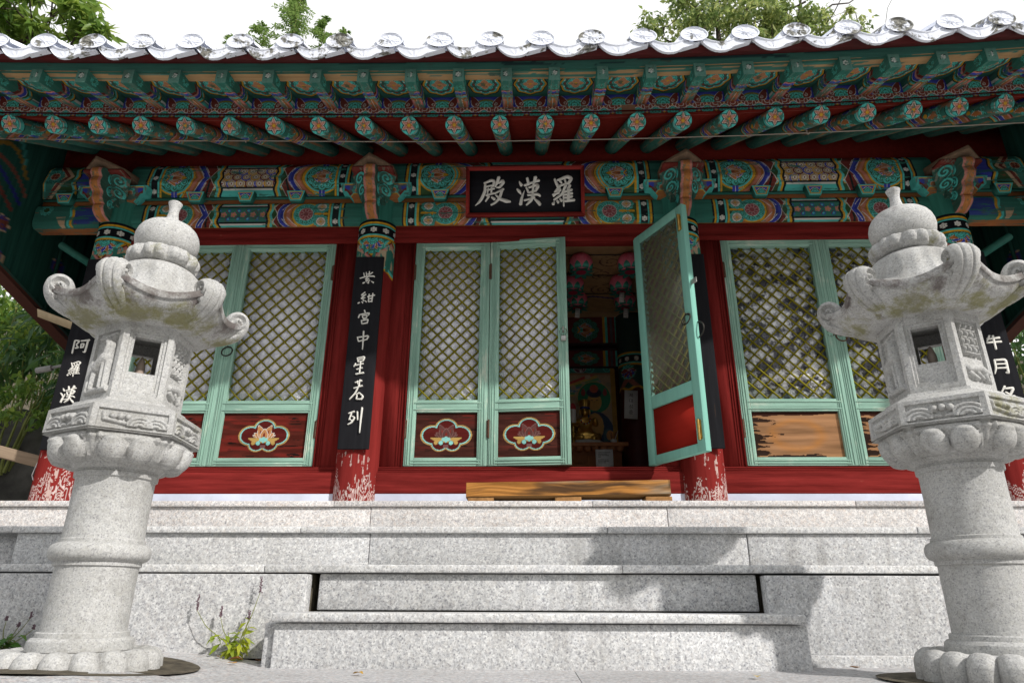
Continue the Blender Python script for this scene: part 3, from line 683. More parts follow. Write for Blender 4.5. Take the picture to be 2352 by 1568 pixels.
# ---- round rafters
SL = .585; RY = -.93; RZ = 3.931; RY2 = -5.4 + (RY + 5.4) * EF; RZ2 = .3 + (RZ - .3) * EF
def rafter_mesh(seed):
    rr = .072; L = 1.80; ax = np.array([0, 1, SL]) / math.hypot(1, SL); upv = np.array([0, -SL, 1]) / math.hypot(1, SL)
    na = 64; t = np.concatenate([np.linspace(0, .72, 140), np.linspace(.76, L, 6)]); a = np.linspace(0, 2 * math.pi, na, endpoint=False)
    A, T = np.meshgrid(a, t, indexing='ij')
    G = T[..., None] * ax + rr * (np.cos(A)[..., None] * np.array([1, 0, 0]) + np.sin(A)[..., None] * upv)
    u = ((A + math.pi / 2 + math.pi) % (2 * math.pi) - math.pi) * rr; p = Paint(u, T, (.055, .19, .15))
    p.v = p.v / 1.5; T = T / 1.5
    w = .010 * np.cos(u * 62)
    for lo, c in ((.435, BLK), (.425, YELL), (.412, CYAN), (.392, BRED), (.375, WHT), (.370, BLUE), (.335, WHT), (.33, ORAN), (.29, PINK), (.275, BRED), (.26, TEAL)): p.fill(T < lo + w, c)
    p.clip = T < .26
    for k in range(-2, 3):
        p.clouds(k * .09, .15, .04, .018, 7, ph=k); p.petal(k * .09 + .02, .13, 1.57, .09, .05, ORAN if k % 2 else BLUE, WHT, .003); p.disc(k * .09, .235, .018, YELL)
    p.fill(T < .05, CYAN); p.fill((T > .045) & (T < .052), BLK); p.fill((T > .012) & (T < .020), WHT); p.clip = None
    p.wear(.60, (.07, .20, .155), 40, 14, seed, .9); p.wear(.66, (.16, .20, .15), 60, 10, seed + 5, .8); p.wear(.66, (.42, .18, .08), 30, 12, seed + 9, .8)
    mb = MB(); mb.grid(G, p.C, wu=True)
    # end disc with a six petal flower
    nr = 26; r = np.linspace(0, rr, nr); A2, R2 = np.meshgrid(a, r, indexing='ij'); u2, v2 = R2 * np.cos(A2), R2 * np.sin(A2)
    p = Paint(u2, v2, CYAN)
    for k in range(6): p.petal(0, 0, k * math.pi / 3 + math.pi / 6, .074, .05, BLK, None); 
    for k in range(6): p.petal(0, 0, k * math.pi / 3 + math.pi / 2, .068, .036, WHT, None, 0, .62)
    for k in range(6): p.petal(0, 0, k * math.pi / 3 + math.pi / 2, .061, .028, (.40, .15, .055), None, 0, .62); p.petal(.018 * math.cos(k * math.pi / 3 + math.pi / 2), .018 * math.sin(k * math.pi / 3 + math.pi / 2), k * math.pi / 3 + math.pi / 2, .034, .016, PINK)
    p.disc(0, 0, .014, BRED); p.disc(0, 0, .012, YELL)
    p.wear(.66, (.06, .2, .155), 30, 30, seed + 3, .9)
    G2 = u2[..., None] * np.array([1, 0, 0]) + v2[..., None] * upv - .0005 * ax
    mb.grid(G2, p.C, wu=True)
    return mb
raf_v = []
RX = [-4.336 + .374 * k for k in range(-1, 25)]
for i, x in enumerate(RX):
    z = RZ + float(lift(x))
    if i < 4:
        o = P(rafter_mesh(40 + i * 7), 'rafter', M['dan_y'], smooth=50); raf_v.append(o)
    else: o = copy_obj(raf_v[(i * 7) % 4], hall)
    o.location = (x, RY, z); eave(o)

# red planking above the rafters and the board closing them at the wall
xs = np.linspace(-4.56, 4.56, 60); ys = np.linspace(RY2 - .02, .12, 6)
X, Y = np.meshgrid(xs, ys, indexing='ij'); Z = RZ2 + SL * (Y - RY2) + .066 + lift(X) / EF
mb = MB(); mb.grid(np.stack([X, Y, Z], -1), RED); mb.grid(np.stack([X, Y, Z + .04], -1), RED); P(mb, 'soffit_planking', M['plank'])
mb = MB(); mb.box(-4.56, 4.56, .0, .03, 4.17, 4.60, RED); P(mb, 'rafter_closing_board', M['plank'])

# ---- painted board over the rafter ends
L0, L1 = -5.01, 5.01
u = np.arange(L0, L1, .0045); v = np.linspace(0, .092, 23); U, Vv = np.meshgrid(u, v, indexing='ij')
p = Paint(U, Vv, BLUE); pr = .1425; H = .092
ph = ((U / pr + .5) % 1 - .5); zz = .045 + .028 * (np.abs(ph) * 4 - 1)
p.fill(Vv < zz - .012, BRED); p.fill(np.abs(Vv - zz - .001) < .004, WHT); p.fill(np.abs(Vv - zz + .014) < .003, (.45, .2, .12))
for k in range(int(L0 / pr) - 1, int(L1 / pr) + 2):
    xk = k * pr
    loc = np.abs(U - xk) < pr; p.clip = loc
    p.disc(xk, zz.min() * 0 + .012, .008, YELL)
    for px, py, r_ in ((-.046, .086, .022), (.046, .086, .022), (-.022, .070, .022), (.022, .070, .022), (0, .056, .018), (0, .084, .02)):
        p.disc(xk + px, py, r_ + .003, WHT); p.disc(xk + px, py, r_, (.24, .05, .035))
    xk += pr / 2; p.clip = np.abs(U - xk) < pr / 2
    p.disc(xk, .072, .008, YELL); p.shells(xk, .004, .042, CYAN, DGRN)
p.clip = None; p.wear(.70, (.10, .13, .10), 5, 60, 5, .8)
p.fill((np.abs(U - .845) < .055) & (Vv < .09), (.30, .15, .09))
G = np.stack([U, np.full_like(U, -.895), 4.045 + Vv + lift(U)], -1)
mb = MB(); mb.grid(G, p.C)
G2 = np.stack([np.stack([u, np.full_like(u, -.895), 4.045 + lift(u)], -1), np.stack([u, np.full_like(u, -.85), 4.045 + lift(u)], -1)], 1)
mb.grid(G2, BRED); eave(P(mb, 'rafter_end_board', M['dan_smooth']))

# ---- square flying rafters
FS = .30; FX = [-.155 + .3698 * k for k in range(-13, 14)]; FY = -1.35; FW = .043
def flying(seed):
    L = .95; h = .127; mb = MB(); t = np.linspace(0, .60, 130)
    # underside
    q = np.linspace(-FW, FW, 24); Q, T = np.meshgrid(q, t, indexing='ij'); p = Paint(Q, T, TEAL)
    w = .006 * np.cos(Q * 110)
    for hi, c in ((9, ORAN), (.30, BLK), (.292, YELL), (.285, BRED), (.27, CYAN), (.255, TEAL), (.245, WHT), (.24, BRED), (.225, (.08, .10, .10)), (.21, BLUE), (.182, PINK), (.165, BRED), (.155, TEAL)): p.fill(T < hi + (w if hi < 1 else 0), c)
    o_ = T > .30; p.fill(o_ & (np.abs(Q) > .021), (.58, .22, .19)); p.fill(o_ & (np.abs(Q) > .037), (.40, .07, .09)); p.fill(o_ & (np.abs(Q + .002) < .0032), WHT)
    p.clouds(0, .11, .03, .016, 6, (.08, .40, .33)); p.wear(.62, (.10, .24, .19), 60, 14, seed, .8); p.wear(.68, (.26, .27, .21), 70, 8, seed + 2, .6)
    mb.grid(np.stack([Q, T, T * FS], -1), p.C)
    for s_ in (-1, 1):
        z = np.linspace(0, h, 26); ZZ, T = np.meshgrid(z, t, indexing='ij'); p = Paint(T, ZZ, (.05, .17, .135)); ww = T - .05 * np.cos((ZZ / h - .5) * 3)
        for hi, c in ((.36, BLK), (.35, YELL), (.335, CYAN), (.315, DGRN), (.295, WHT), (.29, BLUE), (.255, PINK), (.235, BRED), (.20, TEAL)): p.fill(ww < hi - .02, c)
        p.clouds(.09, h / 2, .03, .017, 7); p.fill((ww > .345) & (ZZ > .03) & (ZZ < .055), WHT); p.fill((ww > .345) & (ZZ < .03), CYAN)
        p.wear(.58, (.06, .19, .15), 14, 50, seed + 4, .85)
        mb.grid(np.stack([np.full_like(T, s_ * FW), T, T * FS + ZZ], -1), p.C)
    z = np.linspace(0, h, 34); Q, ZZ = np.meshgrid(q, z, indexing='ij'); p = Paint(Q, ZZ, (.10, .23, .185))
    p.fill((np.abs(Q) < .026) & (np.abs(ZZ - .07) < .027), (.02, .05, .045)); p.flower7(0, .07, .024, (.55, .58, .52)); p.wear(.50, (.11, .24, .19), 60, 25, seed + 6, .9)
    mb.grid(np.stack([Q, np.full_like(Q, -.0005), ZZ], -1), p.C)
    mb.box(-FW + .002, FW - .002, .58, .72, .58 * FS + .06, .58 * FS + .14, TEAL)
    mb.add([(-FW, 0, h), (FW, 0, h), (FW, L, h + L * FS), (-FW, L, h + L * FS)], np.array([(0, 1, 2, 3)]), TEAL)
    return mb
fv = []
FX = [x for x in FX if -4.95 < x < 4.95]
for i, x in enumerate(FX):
    if i < 4: o = P(flying(60 + 5 * i), 'flying_rafter', M['dan_y']); fv.append(o)
    else: o = copy_obj(fv[(i * 5) % 4], hall)
    o.location = (x, FY, 3.998 + float(lift(x))); eave(o)

# painted soffit panels between flying rafters, and the small blue boards behind them
def soffit(seed):
    w = .3698 - .086; D = .46; nu, nv = 72, 100; q = np.linspace(-w / 2, w / 2, nu); t = np.linspace(0, D, nv); Q, T = np.meshgrid(q, t, indexing='ij')
    p = Paint(Q, T, (.04, .165, .125)); cx, cy = 0, .225
    a = np.arctan2((T - cy) / .18, Q / .135); rho = np.hypot((T - cy) / .185, Q / .138); sc = 1 + .045 * np.cos(8 * a)
    for f_, c in ((1.0, BLK), (.93, YELL), (.83, BLK), (.815, CYAN), (.72, BLK), (.70, (.05, .13, .10))): p.fill(rho < f_ * sc, c)
    for k in range(8):
        b = k * math.pi / 4; p.ell(.085 * math.cos(b), cy + .115 * math.sin(b), .013, .02, (.25, .06, .04)); p.ell(.10 * math.cos(b + .39), cy + .135 * math.sin(b + .39), .006, .009, WHT)
        for rr, c in ((.036, BLK), (.033, CYAN), (.024, (.05, .13, .10)), (.018, CYAN)): p.ell(.052 * math.cos(b), cy + .07 * math.sin(b), rr * .8, rr * 1.05, c)
    for k in range(4): p.petal(0, cy, k * math.pi / 2, .062 if k % 2 == 0 else .08, .06, (.52, .24, .12), CREAM, .002)
    p.ell(0, cy, .011, .014, YELL); p.wear(.74, (.05, .13, .09), 12, 14, seed, .8)
    mb = MB(); mb.grid(np.stack([Q, T, T * FS], -1), p.C); return mb
def gapboard():
    w = .3698 - .086; h = .13; nu, nv = 80, 36; q = np.linspace(-w / 2, w / 2, nu); z = np.linspace(0, h, nv); Q, Z = np.meshgrid(q, z, indexing='ij')
    p = Paint(Q, Z, (.05, .055, .40))
    for r_, c in ((.125, (.075, .10, .46)), (.108, BLK), (.106, OLIV), (.088, BLK), (.086, CYAN), (.070, BLK), (.068, (.05, .15, .11))): p.ell(0, .0, r_, r_ * .84, c)
    p.shells(0, .005, .05, CYAN, DGRN)
    for s_ in (1, -1):
        p.petal(s_ * .075, .012, math.pi / 2 - s_ * .42, .125, .062, BRED, WHT, .004, .55); p.disc(s_ * .074, .03, .022, BRED); p.spiral(s_ * .078, .038, .018, WHT, 0, 1.4, .3, s_)
    mb = MB(); mb.grid(np.stack([Q, np.zeros_like(Q), Z], -1), p.C); return mb
sv = []; gb = None
for i in range(len(FX) - 1):
    x = (FX[i] + FX[i + 1]) / 2; tilt = -math.atan2(float(lift(FX[i + 1]) - lift(FX[i])), FX[i + 1] - FX[i])
    if i < 3: o = P(soffit(80 + i), 'soffit_panel', M['dan_smooth']); sv.append(o)
    else: o = copy_obj(sv[i % 3], hall)
    o.location = (x, FY + .02, 4.118 + float(lift(x))); o.rotation_euler = (0, tilt, 0); eave(o)
    if gb is None: gb = g_ = P(gapboard(), 'rafter_gap_board', M['dan_smooth'])
    else: g_ = copy_obj(gb, hall)
    g_.location = (x, -.888, 4.137 + float(lift(x))); g_.rotation_euler = (0, tilt, 0); eave(g_)

# eave boards: worn teal board over the flying rafters, red fascia under the tiles
def eave_strip(name, mat, prof, cols, seed=0):
    u = np.linspace(-5.06, 5.06, 520); mb = MB()
    for (a, b), c in zip(zip(prof[:-1], prof[1:]), cols):
        n = 10; t = np.linspace(0, 1, n); U, T = np.meshgrid(u, t, indexing='ij')
        G = np.stack([U, a[0] + (b[0] - a[0]) * T, a[1] + (b[1] - a[1]) * T + lift(U)], -1)
        C = np.empty(U.shape + (3,)); C[:] = c[0]
        if len(c) > 1: C[vnoise(U * 1.7, T * 4.0, seed, 5) + c[2] * (T - .5) > c[3]] = c[1]
        mb.grid(G, C)
    return eave(P(mb, name, mat))
eave_strip('eave_board', M['dan_x'], [(-1.22, 4.130), (-1.335, 4.124), (-1.335, 4.26)], [((.50, .31, .15), (.06, .20, .16), .15, .60), ((.055, .19, .15), (.02, .06, .06), .5, .62)], 4)
eave_strip('eave_fascia', M['dan_smooth'], [(-1.33, 4.205), (-1.43, 4.150), (-1.445, 4.205), (-1.30, 4.25)], [((.12, .02, .02),), ((.12, .02, .02),), ((.12, .02, .02),)])

# ---- roof with moulded end tiles
mb = MB(); u = np.linspace(-5.35, 5.35, 120); ys = np.array([-1.36, -.6, .3, 1.5, 3.0, 4.2, 5.8]); zs = np.array([4.34, 4.70, 5.18, 5.95, 7.05, 6.2, 5.1])
U, I = np.meshgrid(u, np.arange(7), indexing='ij'); G = np.stack([U, ys[I], zs[I] + lift(U) * np.where(I < 4, 1, 0) - .1], -1); mb.grid(G, (.3, .3, .29))
roof = eave(P(mb, 'roof', M['rock']))
def end_tile():
    """convex end tile: fluted disc leaning on the end of a half round cover tile"""
    mb = MB(); na, nr = 72, 14; a = np.linspace(0, 2 * math.pi, na, endpoint=False); r = np.linspace(0, 1, nr)
    A, Rr = np.meshgrid(a, r, indexing='ij')
    lx, lz = .104, .073
    fl = np.where((Rr > .22) & (Rr < .86), .0042 * np.cos(11 * A) * .6 * np.sin((Rr - .22) / .64 * math.pi), 0) + np.where(Rr > .86, .006, 0) + .010 * np.exp(-(Rr / .16) ** 2) + .004 * np.cos(6 * A) * np.exp(-((Rr - .2) / .1) ** 2)
    X = lx * Rr * np.cos(A); Z = lz * Rr * np.sin(A)
    Z = np.where(Z < 0, Z * .92, Z)
    Y = -.012 - fl * 1.2 + .04 * Z
    mb.grid(np.stack([X, Y, Z], -1), wu=True)
    # barrel behind
    b = np.linspace(0, math.pi, 24); t = np.array([0, .03, .3, .9]); B, T = np.meshgrid(b, t, indexing='ij')
    k = np.where(T < .02, 1.0, .93)
    mb.grid(np.stack([lx * k * np.cos(B), -.25 * lz * np.sin(B) * (T < .02) - .004 + T, lz * k * np.sin(B) + .50 * T], -1))
    # skirt of the disc running down into the trough tile on its left
    q = np.linspace(0, 1, 20); aa = np.radians(172 + 118 * q); top = np.stack([lx * .97 * np.cos(aa), np.full(20, -.006), lz * .92 * np.sin(aa) * .97], -1)
    bot = np.stack([np.interp(q, [0, .3, 1], [-.150, -.105, .036]), np.full(20, -.004), np.interp(q, [0, .25, .6, 1], [-.050, -.118, -.096, -.070])], -1)
    mb.grid(np.stack([top, bot, bot + [0, .05, .01]], 1))
    # lip below, curling down into the troughs at each side
    return mb
def drip_tile():
    """concave drip tile: crescent plate with a raised flower, trough behind"""
    mb = MB(); n = 44; q = np.linspace(-1, 1, n); m_ = 14; t = np.linspace(0, 1, m_); Q, T = np.meshgrid(q, t, indexing='ij')
    top = -.018 - .076 * (1 - Q ** 2); bot = -.050 - .122 * (1 - np.abs(Q) ** 2.3)
    X = Q * .155; Z = top + (bot - top) * T
    rel = .003 * np.cos(9 * np.arctan2(T - .9, Q * 1.4)) * np.exp(-(np.hypot(Q * 2.2, T - .6) / .5) ** 2) + .006 * (T > .86) + .006 * (T < .1)
    G = np.stack([X, -.03 - .10 * T * 0 - rel + .25 * (bot - Z) * .6, Z], -1); mb.grid(G)
    G2 = np.stack([np.stack([X[:, -1], G[:, -1, 1], Z[:, -1]], -1), np.stack([X[:, -1], G[:, -1, 1] + .025, Z[:, -1] + .004], -1), np.stack([X[:, 0], G[:, 0, 1] + .03, Z[:, 0] - .02], -1), np.stack([X[:, 0], G[:, 0, 1] + .5, Z[:, 0] + .24], -1)], 1); mb.grid(G2)
    G3 = np.stack([np.stack([X[:, 0], G[:, 0, 1], Z[:, 0]], -1), np.stack([X[:, 0], G[:, 0, 1] + .9, Z[:, 0] + .45], -1)], 1); mb.grid(G3)
    return mb
et = dt = None; TXs = [-3.714 + .3827 * k for k in range(-3, 24)]
for i, x in enumerate(TXs):
    tilt = -math.atan(float((lift(x + .1) - lift(x - .1)) / .2)); z = 4.243 + float(lift(x))
    if et is None: et = o = end_tile().build('end_tile', M['tile'], roof, smooth=40)
    else: o = copy_obj(et, roof)
    o.location = (x, -1.50, z); o.rotation_euler = (0, tilt, 0)
    if i == len(TXs) - 1: break
    x2 = x + .191; z = 4.262 + float(lift(x2))
    if dt is None: dt = o = drip_tile().build('drip_tile', M['tile'], roof, smooth=40)
    else: o = copy_obj(dt, roof)
    o.location = (x2, -1.47, z); o.rotation_euler = (0, tilt, 0)

# ---- gable boards closing the ends of the roof
def gable(sgn):
    X = 4.575 * sgn; nu, nv = 150, 120; y = np.linspace(-1.62, 3.4, nu); t = np.linspace(0, 1, nv); Yy, T = np.meshgrid(y, t, indexing='ij')
    zb = 2.86 - .27 * (np.minimum(Yy, 1.2)); zt = np.minimum(4.10 + .58 * (Yy + 1.3), 6.5)
    zb = np.minimum(zb, zt - .05); Z = zb + (zt - zb) * T
    p = Paint(Yy, Z, (.022, .085, .066)); p.fill(np.abs((Yy / .30) % 1) < .05, (.012, .03, .026)); 
    # painted bird and trailing clouds
    for a_, L_, c in ((.4, .55, (.20, .07, .05)), (.15, .5, (.03, .035, .20)), (-.1, .45, (.18, .05, .04)), (.8, .5, (.25, .15, .03)), (1.1, .45, (.05, .25, .22))):
        p.line([(-.85 + k * L_ / 6, 3.85 - .05 * k + .5 * a_ * math.sin(k / 6 * 2.2)) for k in range(7)], .04, c)
    p.ell(-.75, 3.55, .07, .09, (.24, .07, .05)); p.line([(-.70, 3.5), (-.62, 3.45)], .02, YELL)
    for cx, cz, rr in ((-.45, 3.35, .07), (-.55, 3.15, .09), (-.4, 3.05, .06), (.3, 3.3, .08), (.5, 3.1, .09), (.9, 3.3, .08)):
        p.disc(cx, cz, rr + .008, CREAM); p.disc(cx, cz, rr, (.05, .05, .22)); p.spiral(cx, cz, rr * .8, (.20, .06, .04), 0, 1.5, .5)
    p.line([(-.4, 3.02), (-.25, 2.98), (-.1, 2.86)], .03, (.22, .10, .06))
    mb = MB(); mb.grid(np.stack([np.full_like(Yy, X), Yy, Z], -1), p.C); mb.grid(np.stack([np.full_like(Yy, X + sgn * .03), Yy, Z], -1), p.C)
    g = P(mb, 'gable_board', M['teal_board'])
    mb = MB()
    yy = np.linspace(-1.62, 3.4, 30); z0 = 2.86 - .27 * np.minimum(yy, 1.2)
    for off, hgt, xo, c in ((0, .04, .03, (.03, .09, .07)), (-.03, .032, .045, (.12, .03, .02)), (-.05, .022, .06, (.07, .02, .014))):
        for xx in (X - sgn * xo, X + sgn * xo):
            G = np.stack([np.stack([np.full(30, xx), yy, z0 + off], -1), np.stack([np.full(30, xx), yy, z0 + off + hgt], -1)], 1); mb.grid(G, c)
        G = np.stack([np.stack([np.full(30, X - sgn * xo), yy, z0 + off], -1), np.stack([np.full(30, X + sgn * xo), yy, z0 + off], -1)], 1); mb.grid(G, c)
    mb.build('gable_trim', M['attr'], g)
    mb = MB()
    for k in range(7):
        y0 = .25 + k * .45; zt = min(4.05 + .58 * (y0 + 1.3), 6.4); mb.box(X - sgn * .012, X - sgn * .026, y0, y0 + .035, 2.90 - .27 * min(y0, 1.2), zt, (.022, .07, .055))
    mb.build('gable_batten', M['teal_board'], g)
gable(-1); gable(1)

# ---- side walls of the hall (under the gables)
for sgn in (-1, 1):
    mb = MB(); mb.box(sgn * 3.82 - .03, sgn * 3.82 + .03, .17, 3.0, 1.0, 3.75, (.03, .085, .07))
    for zz, yy in ((3.35, None), (2.1, None)): mb.box(sgn * 3.82 - .05, sgn * 3.82 + .05, .17, 3.0, zz, zz + .06, (.24, .21, .16))
    mb.box(sgn * 3.82 - .05, sgn * 3.82 + .05, 1.4, 1.46, 1.0, 3.75, (.24, .21, .16)); P(mb, 'side_wall', M['attr'])
    mb = MB(); mb.tube([(sgn * 3.9, .12, 3.10), (sgn * 4.45, .12, 3.44)], .035, 8, TEAL); P(mb, 'brace', M['attr'])
    mb = MB(); mb.prism([(.2, 3.75), (3.0, 3.75), (3.0, 6.2)], 0, sgn * 3.80, sgn * 3.84, (.03, .08, .07)); P(mb, 'side_wall', M['attr'])

# ---- red framing of the front wall
bays = [(-3.65, -1.56, -3.46, -1.73), (-1.21, 1.21, -1.003, 1.003), (1.56, 3.63, 1.72, 3.455)]
for i, (x0, x1, w0, w1) in enumerate(bays):
    mb = MB(); mb.box(x0 - .05, x1 + .05, -.115, .02, 3.318, 3.469); mb.box(x0 - .05, x1 + .05, -.127, -.10, 3.30, 3.345); P(mb, 'lintel', M['red'], bevel=.004)
    mb = MB(); mb.box(x0 - .05, x1 + .05, -.135, .04, 1.069, 1.235)
    for zz in (1.238, 1.253, 1.268): mb.box(x0 - .05, x1 + .05, -.118 + (zz - 1.238) * .3, .04, zz, zz + .012)
    P(mb, 'sill', M['red'], bevel=.003)
    for a, b in ((x0 - .05, w0 - .004), (w1 + .004, x1 + .05)):
        mb = MB(); mb.box(a, b, -.10, .03, 1.28, 3.317); e = b if b < (x0 + x1) / 2 else a; s_ = -1 if b < (x0 + x1) / 2 else 1
        for k in range(3): mb.box(min(e, e + s_ * .012), max(e, e + s_ * .012), -.112 + k * .004, -.098, 1.28, 3.317) if k == 0 else mb.box(e + s_ * (.012 + k * .02), e + s_ * (.018 + k * .02), -.106, -.099, 1.28, 3.317)
        P(mb, 'jamb', M['red_z'])
    mb = MB(); mb.box(x0 - .06, x1 + .06, -.1315, .02, .93, 1.068); P(mb, 'plinth_strip', M['white_wall'], bevel=.004)

# ---- lattice door leaves
def bar2(mb, a, b, w, y0, y1, col):
    ax, az = a; bx, bz = b; L = math.hypot(bx - ax, bz - az); nx, nz = -(bz - az) / L * w / 2, (bx - ax) / L * w / 2
    poly = [(ax + nx, az + nz), (bx + nx, bz + nz), (bx - nx, bz - nz), (ax - nx, az - nz)]; mb.prism(poly, 1, y0, y1, col)
def clip_diag(c, sgn, x0, x1, z0, z1):
    # line z = sgn*x + c clipped to the rectangle
    pts = []
    for x in (x0, x1):
        z = sgn * x + c
        if z0 <= z <= z1: pts.append((x, z))
    for z in (z0, z1):
        x = (z - c) * sgn
        if x0 < x < x1: pts.append((x, z))
    return (min(pts), max(pts)) if len(pts) >= 2 and math.dist(min(pts), max(pts)) > .02 else None
def flower_panel(p, w, h, style):
    """ogee cartouche with a lotus, centred in the panel"""
    cx, cz = w / 2, h / 2 - .005; p.u = cx + (p.u - cx) / 1.17; p.v = cz + (p.v - cz) / 1.17; X = p.u - cx; Z = p.v - cz
    def cart(f):
        k = f; m = (np.hypot(X / (.165 * k), (Z) / (.075 * k)) < 1)
        m |= np.hypot((np.abs(X) - .095) / (.085 * k), (Z - .004) / (.072 * k)) < 1
        m |= np.hypot(X / (.082 * k), (Z - .055) / (.068 * k)) < 1
        m |= np.hypot((np.abs(X) - .045) / (.062 * k), (Z + .055) / (.055 * k)) < 1
        m |= (np.abs(X) < .03) & (Z > 0) & (Z < .125 * k - np.abs(X) * .5)
        return m
    BR = (.085, .022, .016)
    if style == 'burnt':
        n = vnoise(p.u * 9, p.v * 60, 4, 4); n2 = vnoise(p.u * 3, p.v * 30, 9, 4)
        p.C[:] = np.array((.36, .19, .095)) * (0.6 + .8 * n2)[..., None]
        ed = np.clip(1 - np.abs(np.hypot(X / .19, Z / .115) - .86 + .25 * (n - .5)) / .26, 0, 1)[..., None] * (.35 + .65 * n[..., None]); p.C = p.C * (1 - .75 * ed) + np.array((.50, .20, .045)) * .75 * ed
        p.fill((p.u < .16 + .12 * (n - .5) * 4 * (p.v < h) - .05 * np.abs(Z) / .1) & (p.u < .30), (.035, .02, .015)); p.fill(p.v > h - .04 - .06 * n * np.clip(1 - p.u / w, 0, 1), (.05, .02, .015))
        p.fill((p.v < .03 + .08 * (n - .4)) & (p.u < w * .75), (.04, .025, .02)); return
    n = vnoise(p.u * 5, p.v * 40, 3, 4); fd = style == 'faded'; p.C[:] = np.array((.062, .022, .017) if fd else (.10, .022, .016)) * (.45 + 1.1 * n)[..., None]
    k = (np.clip((n - (.60 if fd else .50)) * 8, 0, 1) * (~cart(1.1)) * (np.clip((np.abs(Z) - .06) * 14, 0, 1) if fd else 1))[..., None]; p.C = p.C * (1 - k) + np.array((.17, .024, .018)) * k; p.fill(vnoise(p.u * 7, p.v * 90, 11, 4) > .70, (.02, .013, .011))
    if style in ('dark',): pass
    p.fill(cart(1.0), (.48, .30, .10)); p.fill(cart(.90), (.03, .03, .03)); p.fill(cart(.88), (.28, .62, .57)); p.fill(cart(.78), (.03, .03, .03)); p.fill(cart(.765), (.10, .016, .014))
    b = cz - .028
    faded = style == 'faded'; oc = WHT if not faded else (.22, .12, .11); oo = (.50, .24, .10) if not faded else (.12, .05, .045)
    for s_ in (1, -1):
        p.petal(cx, b, math.pi / 2 - s_ * 1.15, .085, .030, oo, oc, .004); p.petal(cx, b, math.pi / 2 - s_ * .95, .085, .032, oo, oc, .004); p.petal(cx, b, math.pi / 2 - s_ * .42, .115, .048, oo, oc, .004); p.petal(cx + s_ * .01, b + .02, math.pi / 2 - s_ * .42, .06, .016, BRED)
    p.petal(cx, b, math.pi / 2, .080, .052, oo, oc, .004); p.petal(cx, b + .014, math.pi / 2, .04, .018, BRED)
    for s_ in (1, -1):
        p.petal(cx, b - .012, math.pi / 2 - s_ * 1.35, .115, .034, (.50, .32, .10), BLK, .001); p.disc(cx + s_ * .07, b - .02, .014, (.50, .32, .10)); p.disc(cx + s_ * .035, b - .022, .017, BLK); p.disc(cx + s_ * .035, b - .022, .015, (.28, .62, .57)); p.disc(cx + s_ * .018, b + .004, .013, (.28, .62, .57))
    p.disc(cx, b + .014, .011, (.28, .62, .57)); p.disc(cx, b - .008, .011, (.28, .62, .57)); p.fill((np.abs(p.u - cx) < .018) & (np.abs(p.v - b + .045) < .010), (.20, .10, .10))
